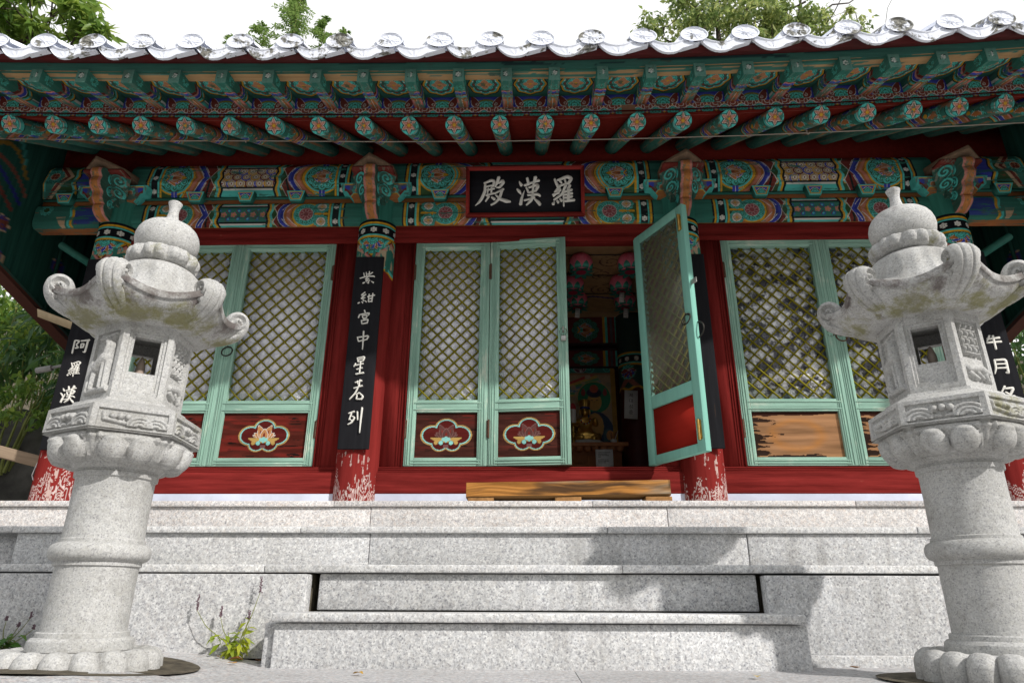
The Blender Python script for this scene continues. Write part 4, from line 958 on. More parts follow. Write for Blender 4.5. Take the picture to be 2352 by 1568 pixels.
def leaf(name, w, panel='flower', pane='pane', inside=False, handle=None, hinge=None, per=.1025):
    """door leaf in its own coordinates: x 0..w, z 0..2.03, front at y=0; empty part with sub-parts"""
    h = 2.03; st = .082; e = bpy.data.objects.new(name, None); COL.objects.link(e); e.parent = hall; e.matrix_parent_inverse = Matrix.Translation(-Vector((0, 0, HZ)))
    mz = M['mint_new'] if inside else M['mint_z']; mx = M['mint_new'] if inside else M['mint']
    y0, y1 = 0, .052
    for a in (0, w - st):
        mb = MB(); mb.box(a, a + st, y0, y1, 0, h)
        if not inside:
            for q in (.014, .030, .052): mb.box(a + q, a + q + .008, -.006, 0.001, .01, h - .01)
        mb.build('stile', mz, e, bevel=.004)
    rails = ((0, .068), (.442, .545), (h - .080, h))
    for a, b in rails:
        mb = MB(); mb.box(st + .001, w - st - .001, y0 + .001, y1 - .001, a, b)
        if not inside: mb.box(st - .03, w - st + .03, -.006, 0.0, a + .016, a + .026); mb.box(st - .03, w - st + .03, -.0055, 0.0, b - .03, b - .02)
        mb.build('rail', mx, e, bevel=.004)
    x0, x1, z0, z1 = st, w - st, .545, h - .080
    mb = MB(); lay = ((.034, .044), (.024, .034)) if not inside else ((.034, .050), (.022, .036))
    for sgn, (ya, yb) in ((1, lay[0]), (-1, lay[1])):
        cs = np.arange(-3, 5, per)
        for c in cs:
            cl = clip_diag(c + (.02 if sgn > 0 else .05), sgn, x0, x1, z0, z1)
            if cl: bar2(mb, cl[0], cl[1], .0128 + random.uniform(-.001, .001), ya, yb + (0 if sgn < 0 else .001), (.31, .26, .03))
    mb.build('lattice', M['lattice'], e)
    mb = MB()
    if inside: mb.box(x0 - .005, x1 + .005, .010, .014, z0 - .005, z1 + .005); mb.build('pane', M['frost'], e)
    else: mb.box(x0 - .01, x1 + .01, .0475, .056, z0 - .01, z1 + .01); mb.build('pane', M[pane], e)
    pw, ph = w - 2 * st, .442 - .068
    if inside: mb = MB(); mb.box(st - .005, w - st + .005, .02, .04, .06, .45, (.32, .022, .016)); mb.build('panel', mat_wood('fresh_red_panel', 0, 0, base=(.33, .024, .016), vary=.15, bumpk=.1, rough=.4), e)
    else:
        nu, nv = int(pw / .0042), int(ph / .0042); q = np.linspace(0, pw, nu); z = np.linspace(0, ph, nv); Q, Z = np.meshgrid(q, z, indexing='ij'); p = Paint(Q, Z, BRED); flower_panel(p, pw, ph, panel)
        mb = MB(); mb.grid(np.stack([st + Q, np.full_like(Q, .022), .068 + Z], -1), p.C); mb.box(st - .005, w - st + .005, .03, .04, .06, .45, (.08, .02, .016)); mb.build('panel', M['panel'] if False else M['dan_smooth2'], e)
    def hng(x, z, mat, y=-.006):
        mb = MB(); mb.tube([(x, y, z - .075), (x, y, z + .075)], .0085, 8); mb.box(x - .016, x + .016, y, y + .01, z - .07, z + .07); mb.build('hinge', mat, e, smooth=50)
    if hinge is not None:
        for z in (.30, 1.72): hng(hinge, z, M['rust'] if not inside else M['brass'], -.004 if not inside else .058)
    return e
M['dan_smooth2'] = mat_wood('cartouche_panel_paint', 0, .32, (.05, .03, .022), vary=.5, soft=.1, bumpk=.3)
def place(e, x, y, z, rz=0): e.location = (x, y, z); e.rotation_euler = (0, 0, rz); return e
def ring_pull(e, x, z, y=-.02, rx=1.2, mat='iron'):
    mb = MB(); t = np.linspace(0, 2 * math.pi, 25); mb.tube(np.stack([x + .045 * np.cos(t), y + .012 * np.sin(t), z - .045 + .045 * np.sin(t)], -1), .006, 6, caps=False); mb.tube([(x, y - .002, z), (x, y + .03, z)], .007, 6); mb.build('ring_handle', M[mat], e, smooth=60)
DZ = 1.288
lw = .864
place(leaf('lattice_door', lw, 'flower', 'pane', hinge=.002, per=.119), -3.46, -.10, DZ)
d = place(leaf('lattice_door', lw, 'flower', 'pane', hinge=lw - .002, per=.119), -2.594, -.10, DZ)
ring_pull(d, .03, 1.02)
place(leaf('lattice_door', .668, 'faded', 'pane', hinge=.002), -1.003, -.10, DZ)
d = place(leaf('lattice_door', .668, 'faded', 'pane', hinge=.006), -.330, -.103, DZ, R(-5.5))
mb = MB(); mb.lathe([(.001, -.012), (.016, -.012), (.028, -.006), (.034, 0)], 16); o = mb.build('lock_plate', M['rust'], d, smooth=50); o.location = (.63, -.004, 1.12); o.rotation_euler = (R(90), 0, 0)
mb = MB(); mb.tube([(.632, -.03, 1.15), (.632, -.035, 1.10)], .007, 6); mb.box(.612, .652, -.03, -.008, 1.03, 1.075); mb.build('padlock', M['steel'], d, bevel=.004)
d = place(leaf('lattice_door', lw, 'burnt', 'pane_swirl', hinge=.002, per=.110), 1.723, -.10, DZ)
d2 = place(leaf('lattice_door', lw, 'burnt', 'pane_swirl', hinge=lw - .002, per=.110), 2.590, -.10, DZ)
for xx in (lw - .035, lw + .035):
    mb = MB(); mb.lathe([(.001, -.012), (.016, -.012), (.026, -.005), (.032, 0)], 14); o = mb.build('lock_plate', M['rust'], d if xx < lw else d2, smooth=50); o.location = (xx if xx < lw else xx - lw - .003, -.006, 1.115); o.rotation_euler = (R(90), 0, 0)
ring_pull(d2, .035, 1.12, -.03, mat='rust')
# the leaf standing open, seen from its inner side
d = leaf('lattice_door', .655, inside=True)
d.rotation_euler = (0, 0, R(-62)); d.location = (.945, -.115, DZ - .004)
# inner face looks to the left: glass side towards the viewer
for hz in (.16, 1.87):
    mb = MB(); mb.tube([(.613, -.010, hz - .075), (.613, -.010, hz + .075)], .010, 8); mb.box(.592, .634, -.006, .0, hz - .07, hz + .07); mb.build('hinge', M['brass'], d, smooth=50)
ring_pull(d, .615, 1.06, -.03)
mb = MB(); mb.box(.62, .715, .02, .026, 1.30, 1.345); mb.build('latch_plate', M['steel'], d, bevel=.003)
mb = MB(); t = np.linspace(-1.57, 1.57, 14); mb.tube(np.stack([.655 + .06 * np.cos(t), np.full(14, .045), .93 + .06 * np.sin(t)], -1), .006, 6); mb.build('ring_handle', M['iron'], d, smooth=60)

# ---- inside of the hall, seen through the open leaf
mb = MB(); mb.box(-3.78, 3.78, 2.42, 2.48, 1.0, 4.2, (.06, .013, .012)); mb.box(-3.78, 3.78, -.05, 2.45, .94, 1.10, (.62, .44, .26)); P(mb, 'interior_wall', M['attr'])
nu, nv = 150, 130; X, Y = np.meshgrid(np.linspace(-.3, 1.9, nu), np.linspace(.20, 2.05, nv), indexing='ij'); p = Paint(X, Y, (.44, .27, .13)); DK = (.07, .02, .02)
for cx, cy, rr, hd in ((.86, .78, .12, 1), (.80, 1.08, .11, -1), (.84, 1.45, .13, 1), (.1, 1.0, .12, 1), (1.5, 1.0, .12, -1)):
    p.spiral(cx, cy, rr, DK, .6, 1.8, .16, hd); p.spiral(cx, cy, rr * .93, (.25, .14, .07), .6, 1.8, .05, hd)
    p.line([(cx, cy - rr), (cx + .10 * hd, cy - rr - .06), (cx + .2 * hd, cy - rr - .13)], .012, DK)
p.line([(.55, 1.68), (.75, 1.62), (1.0, 1.68)], .03, (.04, .04, .2))
mb = MB(); mb.grid(np.stack([X, Y, np.full_like(X, 3.56)], -1), p.C); mb.box(-3.78, 3.78, .0, 2.45, 3.565, 3.60, (.35, .2, .1)); P(mb, 'ceiling', M['beige'])
nu, nv = 330, 110; Q, Z = np.meshgrid(np.linspace(0, 1.4, nu), np.linspace(0, .36, nv), indexing='ij')
def inner_pattern(seed):
    p = Paint(Q, Z, (.03, .05, .16))
    p.fill(Q > .2, (.16, .03, .03))
    for a_, c in ((.98, TEAL), (.90, YELL), (.88, BRED), (.84, CYAN), (.80, BRED), (.76, YELL)): p.fill(Q < a_, c) if False else None
    for k, c in enumerate((YELL, CYAN, BRED, (.1, .1, .12), BRED, CYAN, YELL)): p.fill((Q > .76 + .03 * k) & (Q < .79 + .03 * k), c)
    p.disc(.55, .18, .16, DGRN); p.clouds(.55, .18, .125, .04, 10, (.07, .3, .25)); lotus(p, .55, .18, 1, 1.1); p.fill(Q > .97, (.02, .05, .05)); return p.C
for z0, y0 in ((3.20, 2.18), (2.93, 2.26)):
    mb = MB(); H_ = .34 if z0 > 3 else .20
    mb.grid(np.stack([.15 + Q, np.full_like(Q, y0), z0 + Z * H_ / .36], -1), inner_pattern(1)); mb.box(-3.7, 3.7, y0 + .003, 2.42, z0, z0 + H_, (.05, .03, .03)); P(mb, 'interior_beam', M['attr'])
A, Z = np.meshgrid(np.linspace(0, 2 * math.pi, 90, endpoint=False), np.concatenate([np.linspace(1.1, 2.45, 4), np.linspace(2.5, 3.0, 90), [3.004, 3.5]]), indexing='ij'); u = ((A + math.pi / 2 + .55 + math.pi) % (2 * math.pi) - math.pi) * .18; v = 3.0 - Z
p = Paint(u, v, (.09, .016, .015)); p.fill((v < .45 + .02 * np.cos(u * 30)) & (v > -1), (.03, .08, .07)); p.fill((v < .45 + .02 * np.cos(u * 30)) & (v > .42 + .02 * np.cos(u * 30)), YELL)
p.fill((v > .28 + 1.0 * np.abs(u)) & (v < .36 + 1.0 * np.abs(u)) & (v < .42), (.35, .12, .09))
for a_, c in ((.16, YELL), (.14, CYAN), (.12, BLK), (.035, CYAN), (.02, YELL), (0, (.03, .06, .05))): p.fill(v < a_, c)
for k in range(-4, 5): p.flower7(k * .11, .08, .03)
p.clouds(0, .24, .07, .026, 9)
for k in range(7): p.petal(0, .22, math.pi / 2 + (k - 3) * .48, .10, .05, ((.3, .06, .05), BLUE)[k % 2], WHT, .003)
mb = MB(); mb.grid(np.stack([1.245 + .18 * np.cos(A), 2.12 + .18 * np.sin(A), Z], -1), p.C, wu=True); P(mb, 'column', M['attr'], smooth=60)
# ================================================================== BOARDS WITH WRITING
def ribbon(mb, pts, th, y0, i, col=(.78, .76, .70)):
    """brush stroke: points (x, z, width); raised letter facing -y"""
    P_ = np.array([(p[0], p[1]) for p in pts], float); Wd = np.array([p[2] for p in pts], float)
    n = max(10, 6 * (len(P_) - 1)); cu = np.concatenate([[0], np.cumsum(np.hypot(*np.diff(P_, axis=0).T))]); f = np.linspace(0, cu[-1], n)
    X = np.interp(f, cu, P_[:, 0]); Z = np.interp(f, cu, P_[:, 1]); Wf = np.interp(f, cu, Wd)
    if len(P_) > 2: X[1:-1] = (X[:-2] + 2 * X[1:-1] + X[2:]) / 4; Z[1:-1] = (Z[:-2] + 2 * Z[1:-1] + Z[2:]) / 4
    T = np.stack([np.gradient(X), np.gradient(Z)], -1); T /= np.linalg.norm(T, axis=1)[:, None] + 1e-9; Nn = np.stack([-T[:, 1], T[:, 0]], -1)
    L = np.stack([X, Z], -1) + Nn * Wf[:, None] / 2; Rr = np.stack([X, Z], -1) - Nn * Wf[:, None] / 2
    # brushy ends: a slanted start cap and a rounded finish
    cap0 = np.array([[X[0], Z[0]]]) - T[0] * Wf[0] * .32 + Nn[0] * Wf[0] * .18; cap1 = np.array([[X[-1], Z[-1]]]) + T[-1] * Wf[-1] * .30 - Nn[-1] * Wf[-1] * .1
    L = np.concatenate([cap0, L, cap1]); Rr = np.concatenate([cap0, Rr, cap1]); m = len(L)
    yf = y0 - th - i * .00022
    V = np.concatenate([np.stack([L[:, 0], np.full(m, yf), L[:, 1]], -1), np.stack([Rr[:, 0], np.full(m, yf), Rr[:, 1]], -1), np.stack([L[:, 0], np.full(m, y0), L[:, 1]], -1), np.stack([Rr[:, 0], np.full(m, y0), Rr[:, 1]], -1)])
    k = np.arange(m - 1); F = np.concatenate([np.stack([k, k + 1, k + 1 + m, k + m], -1), np.stack([k + 2 * m, k + 1 + 2 * m, k + 1, k], -1), np.stack([k + m, k + 1 + m, k + 1 + 3 * m, k + 3 * m], -1)])
    mb.add(V, F, col)
HALLCH = [  # strokes traced in sign pixels: left, middle, right character
 [(525,440,28),(640,392,42),(692,408,42),(668,488,40)],[(560,492,24),(668,468,26)],[(543,455,34),(540,560,46),(492,668,46),(440,738,34),(382,784,8)],[(572,545,22),(690,522,28)],[(592,512,20),(573,640,24)],[(646,500,28),(640,612,26)],[(552,628,22),(690,592,30)],[(605,640,32),(548,722,20)],[(645,655,26),(695,690,44)],
 [(762,346,48),(735,430,42),(702,500,18)],[(758,442,24),(822,398,40),(836,430,46),(785,490,40),(760,515,24)],[(725,505,22),(790,500,34)],[(690,602,22),(780,560,28),(838,530,34)],[(815,548,38),(772,675,42),(700,745,30),(636,776,26)],[(710,622,20),(790,690,44),(880,720,58),(948,728,24)],
 [(1088,418,14),(1125,480,52)],[(1052,535,24),(1092,575,48),(1120,622,10)],[(1172,560,8),(1125,680,42),(1108,775,52)],[(1172,482,38),(1285,440,30),(1408,404,40)],[(1216,366,40),(1242,470,38)],[(1350,352,54),(1318,466,30)],[(1202,512,28),(1238,592,34)],[(1240,515,24),(1380,470,42),(1388,500,52),(1345,570,34)],[(1240,592,24),(1350,562,28)],[(1318,440,30),(1300,640,40)],[(1222,632,30),(1390,618,36),(1424,648,30)],[(1165,712,26),(1300,680,32),(1335,668,28)],[(1308,640,44),(1275,715,46),(1200,785,20)],[(1328,690,18),(1390,742,50),(1420,782,44)],
 [(1655,388,30),(1688,465,44),(1712,505,30)],[(1700,408,30),(1860,350,48),(1925,382,52),(1868,466,44)],[(1742,418,34),(1768,452,24)],[(1818,400,28),(1832,442,28)],[(1690,506,26),(1860,455,30)],[(1738,498,40),(1660,582,26)],[(1650,588,22),(1742,540,40)],[(1748,556,34),(1632,655,24)],[(1622,632,28),(1725,600,30)],[(1640,712,30),(1770,622,36)],[(1650,742,18),(1625,776,50)],[(1688,720,26),(1712,752,40)],[(1735,692,24),(1766,728,42)],[(1832,488,44),(1782,590,30),(1758,622,14)],[(1792,580,26),(1796,808,22)],[(1900,488,40),(1862,548,40)],[(1808,588,32),(1928,556,36)],[(1808,634,30),(1934,612,36)],[(1808,682,30),(1932,660,34)],[(1812,730,34),(1968,716,34)],[(1878,545,46),(1868,720,44)]]
sb = thing('name_board', 'black name board with three large white characters in a red frame, hung over the doorway', 'sign board', (-.018, -.30, 3.70))
sbw, sbh = 1.056, .462
def signlocal(mb, name, mat, **kw):
    o = mb.build(name, mat, sb, **kw); o.matrix_parent_inverse = Matrix.Identity(4); return o
mb = MB(); mb.box(-sbw / 2 + .02, sbw / 2 - .02, -.01, .012, -sbh / 2 + .02, sbh / 2 - .02); signlocal(mb, 'panel', M['signblack'])
mb = MB(); f = .031
for a, b, c, d in ((-sbw / 2, sbw / 2, sbh / 2 - f, sbh / 2), (-sbw / 2, sbw / 2, -sbh / 2, -sbh / 2 + f)): mb.prism([(a, c if c > 0 else c), (b, c), (b - (f if c < 0 else 0), d), (a + (f if c < 0 else 0), d)] if c < 0 else [(a + f, c), (b - f, c), (b, d), (a, d)], 1, -.035, .016, (.26, .03, .028))
for s_ in (-1, 1): mb.prism([(s_ * sbw / 2, -sbh / 2 + .001), (s_ * sbw / 2, sbh / 2 - .001), (s_ * (sbw / 2 - f), sbh / 2 - f), (s_ * (sbw / 2 - f), -sbh / 2 + f)], 1, -.034, .016, (.26, .03, .028))
signlocal(mb, 'frame', mat_wood('sign_frame_red', 0, .0, base=(.27, .035, .03), vary=.4))
mb = MB(); iw, ih = sbw - 2 * f, sbh - 2 * f
for i, st in enumerate(HALLCH):
    ribbon(mb, [((x - 292) / 1780 * iw - iw / 2, ih / 2 - (y - 240) / 665 * ih, w_ / 1780 * iw * 1.04) for x, y, w_ in st], .006, -.010, i)
signlocal(mb, 'lettering', M['letter'])
sb.rotation_euler = (R(13), 0, 0)
# hangers
mb = MB()
for s_ in (-.42, .42): mb.tube([(s_, .005, .20), (s_, .12, .27)], .006, 6)
signlocal(mb, 'hanger', M['iron'])

def bset(c, s, strokes): return [[(c[0] + x * s, c[1] + y * s, w_ * s) for x, y, w_ in st] for st in strokes]
MIDB = [  # middle left board, traced: 紫 紺 宮 中 星 若 列
 [(218,210,7),(224,246,8)],[(238,205,9),(240,248,7)],[(240,226,6),(258,220,7)],[(262,198,9),(258,238,8)],[(286,206,9),(262,226,6)],[(188,260,8),(240,242,9),(298,240,10),(300,250,6)],[(250,248,8),(226,270,7),(254,266,8)],[(258,262,8),(228,288,7),(264,280,9)],[(252,284,8),(254,306,8),(242,300,5)],[(226,296,7),(210,304,11)],[(276,288,7),(292,300,12)],
 [(226,384,9),(194,412,7),(224,410,8)],[(232,402,9),(190,442,7),(226,432,8)],[(210,436,7),(212,462,7)],[(184,472,8),(170,480,8)],[(200,466,7),(208,478,8)],[(222,456,7),(236,468,9)],[(244,424,7),(300,410,9)],[(258,402,9),(250,466,8)],[(286,394,9),(276,468,9)],[(256,442,6),(280,436,7)],[(250,468,7),(278,462,7)],
 [(220,538,10),(226,556,10)],[(184,574,8),(174,600,9)],[(186,574,7),(262,560,9),(248,582,7)],[(204,584,8),(210,606,8)],[(206,584,7),(242,578,8),(234,602,8)],[(210,606,7),(236,602,7)],[(226,606,7),(212,620,6)],[(196,622,8),(202,652,8)],[(198,624,7),(250,614,9),(240,644,9)],[(202,650,7),(242,642,8)],
 [(166,756,8),(174,788,9)],[(168,758,7),(255,744,10),(236,776,8)],[(174,788,7),(236,774,8)],[(214,710,11),(210,780,10),(205,850,6)],
 [(166,914,8),(172,944,8)],[(168,914,7),(224,904,9),(210,936,8)],[(172,928,6),(212,920,7)],[(172,944,7),(212,936,7)],[(154,954,8),(140,978,6)],[(148,970,7),(212,956,8)],[(160,998,7),(206,986,7)],[(154,1032,8),(216,1022,10)],[(192,940,9),(182,1030,8)],
 [(150,1092,7),(202,1078,9)],[(168,1080,7),(172,1104,7)],[(188,1072,8),(180,1102,7)],[(140,1132,7),(206,1114,9)],[(184,1104,9),(152,1166,9),(108,1208,6)],[(158,1176,7),(184,1162,8)],[(166,1180,8),(160,1206,8)],[(184,1164,9),(212,1188,13),(196,1210,9)],[(162,1206,7),(200,1206,8)],
 [(104,1302,8),(148,1288,9)],[(126,1300,9),(108,1344,7)],[(130,1320,7),(152,1328,9),(126,1362,9),(98,1374,6)],[(118,1340,7),(130,1352,9)],[(170,1290,9),(172,1344,8)],[(206,1264,11),(196,1340,11),(188,1426,5)]]
def mid_map(x, y):
    t = (y - 58) / 1472.0; lx = 160 - 142 * t; rx = 375 - 120 * t; uu = (x - lx) / (rx - lx)
    return (uu - .5) * .25, 3.106 - 1.711 * (.884 * t + .116 * t * t)
A_CH = [[(-.42,.36,.09),(-.40,-.50,.09)],[(-.40,.36,.08),(-.12,.34,.10),(-.26,.06,.08)],[(-.26,.06,.07),(-.10,-.12,.10),(-.30,-.16,.07)],[(-.02,.32,.08),(.50,.38,.11)],[(.04,.12,.08),(.06,-.14,.08)],[(.04,.12,.08),(.22,.14,.09),(.20,-.10,.08)],[(.06,-.12,.07),(.22,-.10,.08)],[(.42,.36,.11),(.40,-.46,.11),(.26,-.40,.05)]]
def norm(idx, x0, x1, y0, y1, th):
    return [[((x - (x0 + x1) / 2) / (y1 - y0), -(y - (y0 + y1) / 2) / (y1 - y0), w_ / (y1 - y0) * th) for x, y, w_ in HALLCH[i]] for i in idx]
HAN = norm(range(15, 29), 1050, 1425, 350, 790, .75); RA = norm(range(29, len(HALLCH)), 1600, 1970, 340, 810, .72)
TEN = [[(-.5,.02,.16),(.5,.10,.16)],[(.04,.5,.17),(.0,-.5,.14)]]
YEAR = [[(-.40,.25,.14),(.45,.34,.15)],[(-.5,-.02,.13),(.5,.06,.14)],[(.02,.5,.14),(.0,-.5,.14)],[(-.2,.5,.12),(-.45,.1,.10)]]
MOON = [[(-.28,.45,.13),(-.32,-.1,.13),(-.48,-.48,.06)],[(-.26,.42,.12),(.40,.46,.16),(.36,-.46,.15),(.2,-.38,.06)],[(-.24,.16,.09),(.34,.18,.10)],[(-.26,-.1,.09),(.34,-.08,.10)]]
NAME = [[(-.1,.5,.13),(-.45,.02,.07)],[(-.15,.34,.11),(.42,.40,.15),(.1,-.05,.14),(-.5,-.48,.06)],[(-.15,.12,.10),(.02,-.0,.12)],[(-.05,-.12,.10),(-.02,-.46,.10)],[(-.05,-.14,.09),(.36,-.12,.11),(.32,-.44,.10)],[(-.02,-.46,.09),(.32,-.44,.10)]]
def couplet(x, label, chars):
    b = thing('couplet_board', label, 'sign board', (x * .989, -.262, 2.234), 'vertical boards on the posts')
    mb = MB(); mb.box(-.125, .125, -.012, .012, -.855, .853); mb.build('board', M['black'], b, bevel=.004)
    mb = MB(); k = 0
    for (cz, sc, st) in chars:
        for s_ in st:
            ribbon(mb, [(px * sc, cz - 2.255 + pz * sc, w_ * sc) for px, pz, w_ in s_], .004, -.012, k); k += 1
    if not chars:
        for s_ in MIDB:
            pts = [mid_map(px, py) + (w_ * .00112,) for px, py, w_ in s_]; ribbon(mb, [(a, z - 2.255, w_) for a, z, w_ in pts], .004, -.012, k); k += 1
    if k: mb.build('lettering', M['letter'], b)
    mb = MB(); mb.tube([(0, .02, -.87), (0, .02, -.845)], .006, 6); mb.build('hook', M['rust'], b); b.scale = (.988, 1, .988)
couplet(-3.775, 'black vertical board with white characters on the far left post', [(2.882, .125, TEN), (2.283, .135, A_CH), (2.077, .135, RA), (1.856, .145, HAN)])
couplet(-1.385, 'black vertical board with seven white characters, on the red post left of the doorway', [])
couplet(1.405, 'plain edge of a black vertical board on the post behind the open door leaf', [(2.9, .001, TEN)])
couplet(3.800, 'black vertical board on the right corner post, its characters half hidden by a lantern', [(2.267, .12, YEAR), (2.059, .13, MOON), (1.829, .13, NAME)])

# ================================================================== STONE PLATFORM AND STEPS
plat = thing('stone_platform', 'pale granite platform with broad steps leading up to the temple doors', 'stone steps', (0, -1.3, 0))
def PP(mb, name, mat, **kw):
    o = mb.build(name, mat, plat, **kw); o.matrix_parent_inverse = Matrix.Translation(-Vector((0, -1.3, 0))); return o
def slabs(edges, y0, y1, z0, z1, name, mat, gap=.003, bev=.006):
    for a, b in zip(edges[:-1], edges[1:]):
        mb = MB(); dy = random.uniform(-.003, .003); dz = random.uniform(-.0015, .0015)
        mb.box(a + gap / 2, b - gap / 2, y0 + dy, y1, z0 + dz, z1 + dz); PP(mb, name, mat, bevel=bev)
# terrace
slabs([-5.2, -2.9, -1.353, .438, 2.224, 5.2], -.705, .35, .898, .937, 'cap_stone', M['granite_top'])
slabs([-5.2, -3.1, -1.095, .947, 3.0, 5.2], -.685, -.2, .70, .896, 'riser_block', M['granite_top'], .004, .004)
mb = MB(); mb.box(-5.2, 5.2, -.60, 3.2, .05, .935 - .045, (.4, .4, .4)); PP(mb, 'platform_core', M['granite'])
mb = MB(); mb.box(-5.2, 5.2, .352, 3.2, .895, .934, (.4, .4, .4)); PP(mb, 'cap_stone', M['granite'])
# third step
slabs([-5.2, -3.075, -1.347, .456, 2.238, 5.2], -1.362, -.66, .662, .699, 'cap_stone', M['granite_cap'])
slabs([-3.055, -.937, 1.265, 3.3, 5.2], -1.338, -.9, .474, .660, 'riser_block', M['granite'], .004, .004)
mb = MB(); mb.box(-5.2, -3.075, -1.30, -.9, .05, .66, (.3, .3, .3)); PP(mb, 'riser_block', M['granite'])
# second step with the broad facing slabs left and right of it
slabs([-5.2, -3.2, -1.406, .489, 2.6, 5.2], -1.692, -1.30, .432, .472, 'cap_stone', M['granite_cap'])
slabs([-1.118, 1.190], -1.655, -1.35, .245, .425, 'riser_block', M['granite'], .004, .006)
slabs([-4.9, -1.152], -1.742, -1.655, .02, .420, 'facing_slab', M['granite'], .004, .004)
slabs([1.205, 4.9], -1.742, -1.655, .02, .421, 'facing_slab', M['granite'], .004, .004)
slabs([1.30, 4.9], -1.795, -1.744, -.02, .052, 'footing_course', M['granite_cap'], .004, .004)
mb = MB(); mb.box(-5.0, -1.16, -1.62, -.9, .0, .425, (.1, .1, .1)); mb.box(1.22, 5.0, -1.62, -.9, .0, .425, (.1, .1, .1)); mb.box(-1.1, 1.15, -1.60, -.9, .0, .40, (.1, .1, .1)); PP(mb, 'platform_core', M['soil'])
# first step
slabs([-1.215, 1.278], -2.035, -1.66, .197, .238, 'cap_stone', M['granite_cap'], .004, .007)
slabs([-1.208, 1.290], -2.000, -1.96, -.03, .194, 'riser_block', M['granite'], .004, .005)
mb = MB(); mb.box(-1.262, -1.212, -1.965, -1.75, -.03, .193); PP(mb, 'riser_block', M['granite'], bevel=.005)
mb = MB(); mb.box(1.245, 1.288, -1.958, -1.75, -.03, .193); PP(mb, 'riser_block', M['granite'], bevel=.005)
mb = MB(); mb.box(-1.2, 1.24, -1.955, -1.66, -.03, .192); PP(mb, 'platform_core', M['granite'])

# ---- ground: one sheet to the horizon with finer mesh near the steps; paving sheets on it
xs = np.concatenate([-np.geomspace(400, 6, 14), np.linspace(-5.5, 5.5, 60), np.geomspace(6, 400, 14)]); ys = np.concatenate([-np.geomspace(400, 6.2, 14), np.linspace(-6, 0, 40), np.geomspace(.3, 400, 20)])
X, Y = np.meshgrid(xs, ys, indexing='ij')
def gz(X, Y):
    s = np.clip((-X - 1.2) / .6, 0, 1); s = s * s * (3 - 2 * s); k = np.clip((Y + 3.3) / .4, 0, 1)
    return .050 * s * k * np.clip((8 + X) / 3, 0, 1)
def hillz(X, Y):
    d = np.clip((Y - 3.4) / 14, 0, 1); e = np.clip((-X - 6.0) / 10, 0, 1) * np.clip((Y + 1.0) / 4, 0, 1); f = np.clip((X - 6.0) / 10, 0, 1) * np.clip((Y + .5) / 4, 0, 1)
    return 5.5 * d * d * (3 - 2 * d) + 4 * e + 3 * f
mb = MB(); mb.grid(np.stack([X, Y, gz(X, Y) + np.where((Y > -1) & ((abs(X) > 5.2) | (Y > 3.3)), hillz(X, Y), 0) - .012], -1)); tag(mb.build('ground', M['soil'], smooth=60), kind='structure')
# dark green slope added out of view behind the viewer, dims the front wall
xs = np.linspace(-70, 70, 120); ys = np.linspace(-60, -13, 60); X, Y = np.meshgrid(xs, ys, indexing='ij'); d = np.clip((-Y - 13) / 11, 0, 1)
mb = MB(); mb.grid(np.stack([X, Y, -.1 + 8 * d * d * (3 - 2 * d) + 1.6 * (vnoise(X * .5, Y * .5, 8, 4) - .5) * d * 2], -1)); tag(mb.build('unseen_dimming_slope', mat_plain('dimming_slope_green', (.030, .050, .018), .95, nscale=2.5, namt=.7, bumpk=1.0), smooth=60), kind='structure')
def pave(name, x0, x1, y0, y1, dz, mat):
    xs = np.linspace(x0, x1, 30); ys = np.linspace(y0, y1, 30); X, Y = np.meshgrid(xs, ys, indexing='ij')
    mb = MB(); G = np.stack([X, Y, gz(X, Y) + dz], -1); mb.grid(G); mb.grid(np.stack([G[:, 0], G[:, 0] - [0, 0, .03]], 1)); mb.grid(np.stack([G[0], G[0] - [0, 0, .03]], 1)); mb.grid(np.stack([G[-1], G[-1] - [0, 0, .03]], 1))
    return tag(mb.build(name, mat, smooth=60), kind='structure')
for a, b in ((-6.2, -3.42), (-3.416, -.8), (-.796, 1.32), (1.324, 3.6), (3.604, 6.4)):
    pave('pavement', a, b, -2.02, -1.72, 0.0, M['paving'])
for a, b in ((-6.2, -4.15), (-4.145, -2.205), (-2.20, -1.42), (-1.416, .20), (.204, 1.50), (1.504, 2.30), (2.304, 4.4), (4.404, 6.4)): pave('pavement', a, b, -2.566, -2.024, .0, M['paving'])
pave('path', -3.6, 3.6, -6.4, -2.704 if False else -2.57, .006, M['paving'])
pave('path', -30, 30, -13.5, -6.41, .004, M['paving']); pave('path', -30, -3.61, -6.4, -2.57, .004, M['paving']); pave('path', 3.61, 30, -6.4, -2.57, .004, M['paving'])

# ================================================================== STONE LANTERNS
def petals_mod(n, amp, ph=0, zr=None, power=.6):
    def f(T, Rr, Z):
        a = np.abs(((T * n / (2 * math.pi) + ph) % 1) - .5) * 2      # 0 centre .. 1 edge
        k = np.ones_like(Z) if zr is None else np.clip((Z - zr[0]) / (zr[1] - zr[0]) * (zr[2] - Z) / (zr[2] - zr[1]) if False else np.interp(Z, zr, [0, 1, 0] if len(zr) == 3 else [0, 1, 1, 0]), 0, 1)
        return Rr * (1 - amp * k * (a ** 4)), Z
    return f
def hexr(T):
    a = (T + math.pi / 6) % (math.pi / 3) - math.pi / 6                # corners at T = 0, 60 ...
    return math.cos(math.pi / 6) / np.cos(math.pi / 6 - np.abs(a)), np.abs(a) / (math.pi / 6)   # radius factor, 0 at corner .. 1 mid face
def sdcap(U, V, ax, ay, bx, by, r0, r1):
    dx, dy = bx - ax, by - ay; t = np.clip(((U - ax) * dx + (V - ay) * dy) / (dx * dx + dy * dy + 1e-9), 0, 1)
    return np.hypot(U - ax - t * dx, V - ay - t * dy) / (r0 + (r1 - r0) * t)
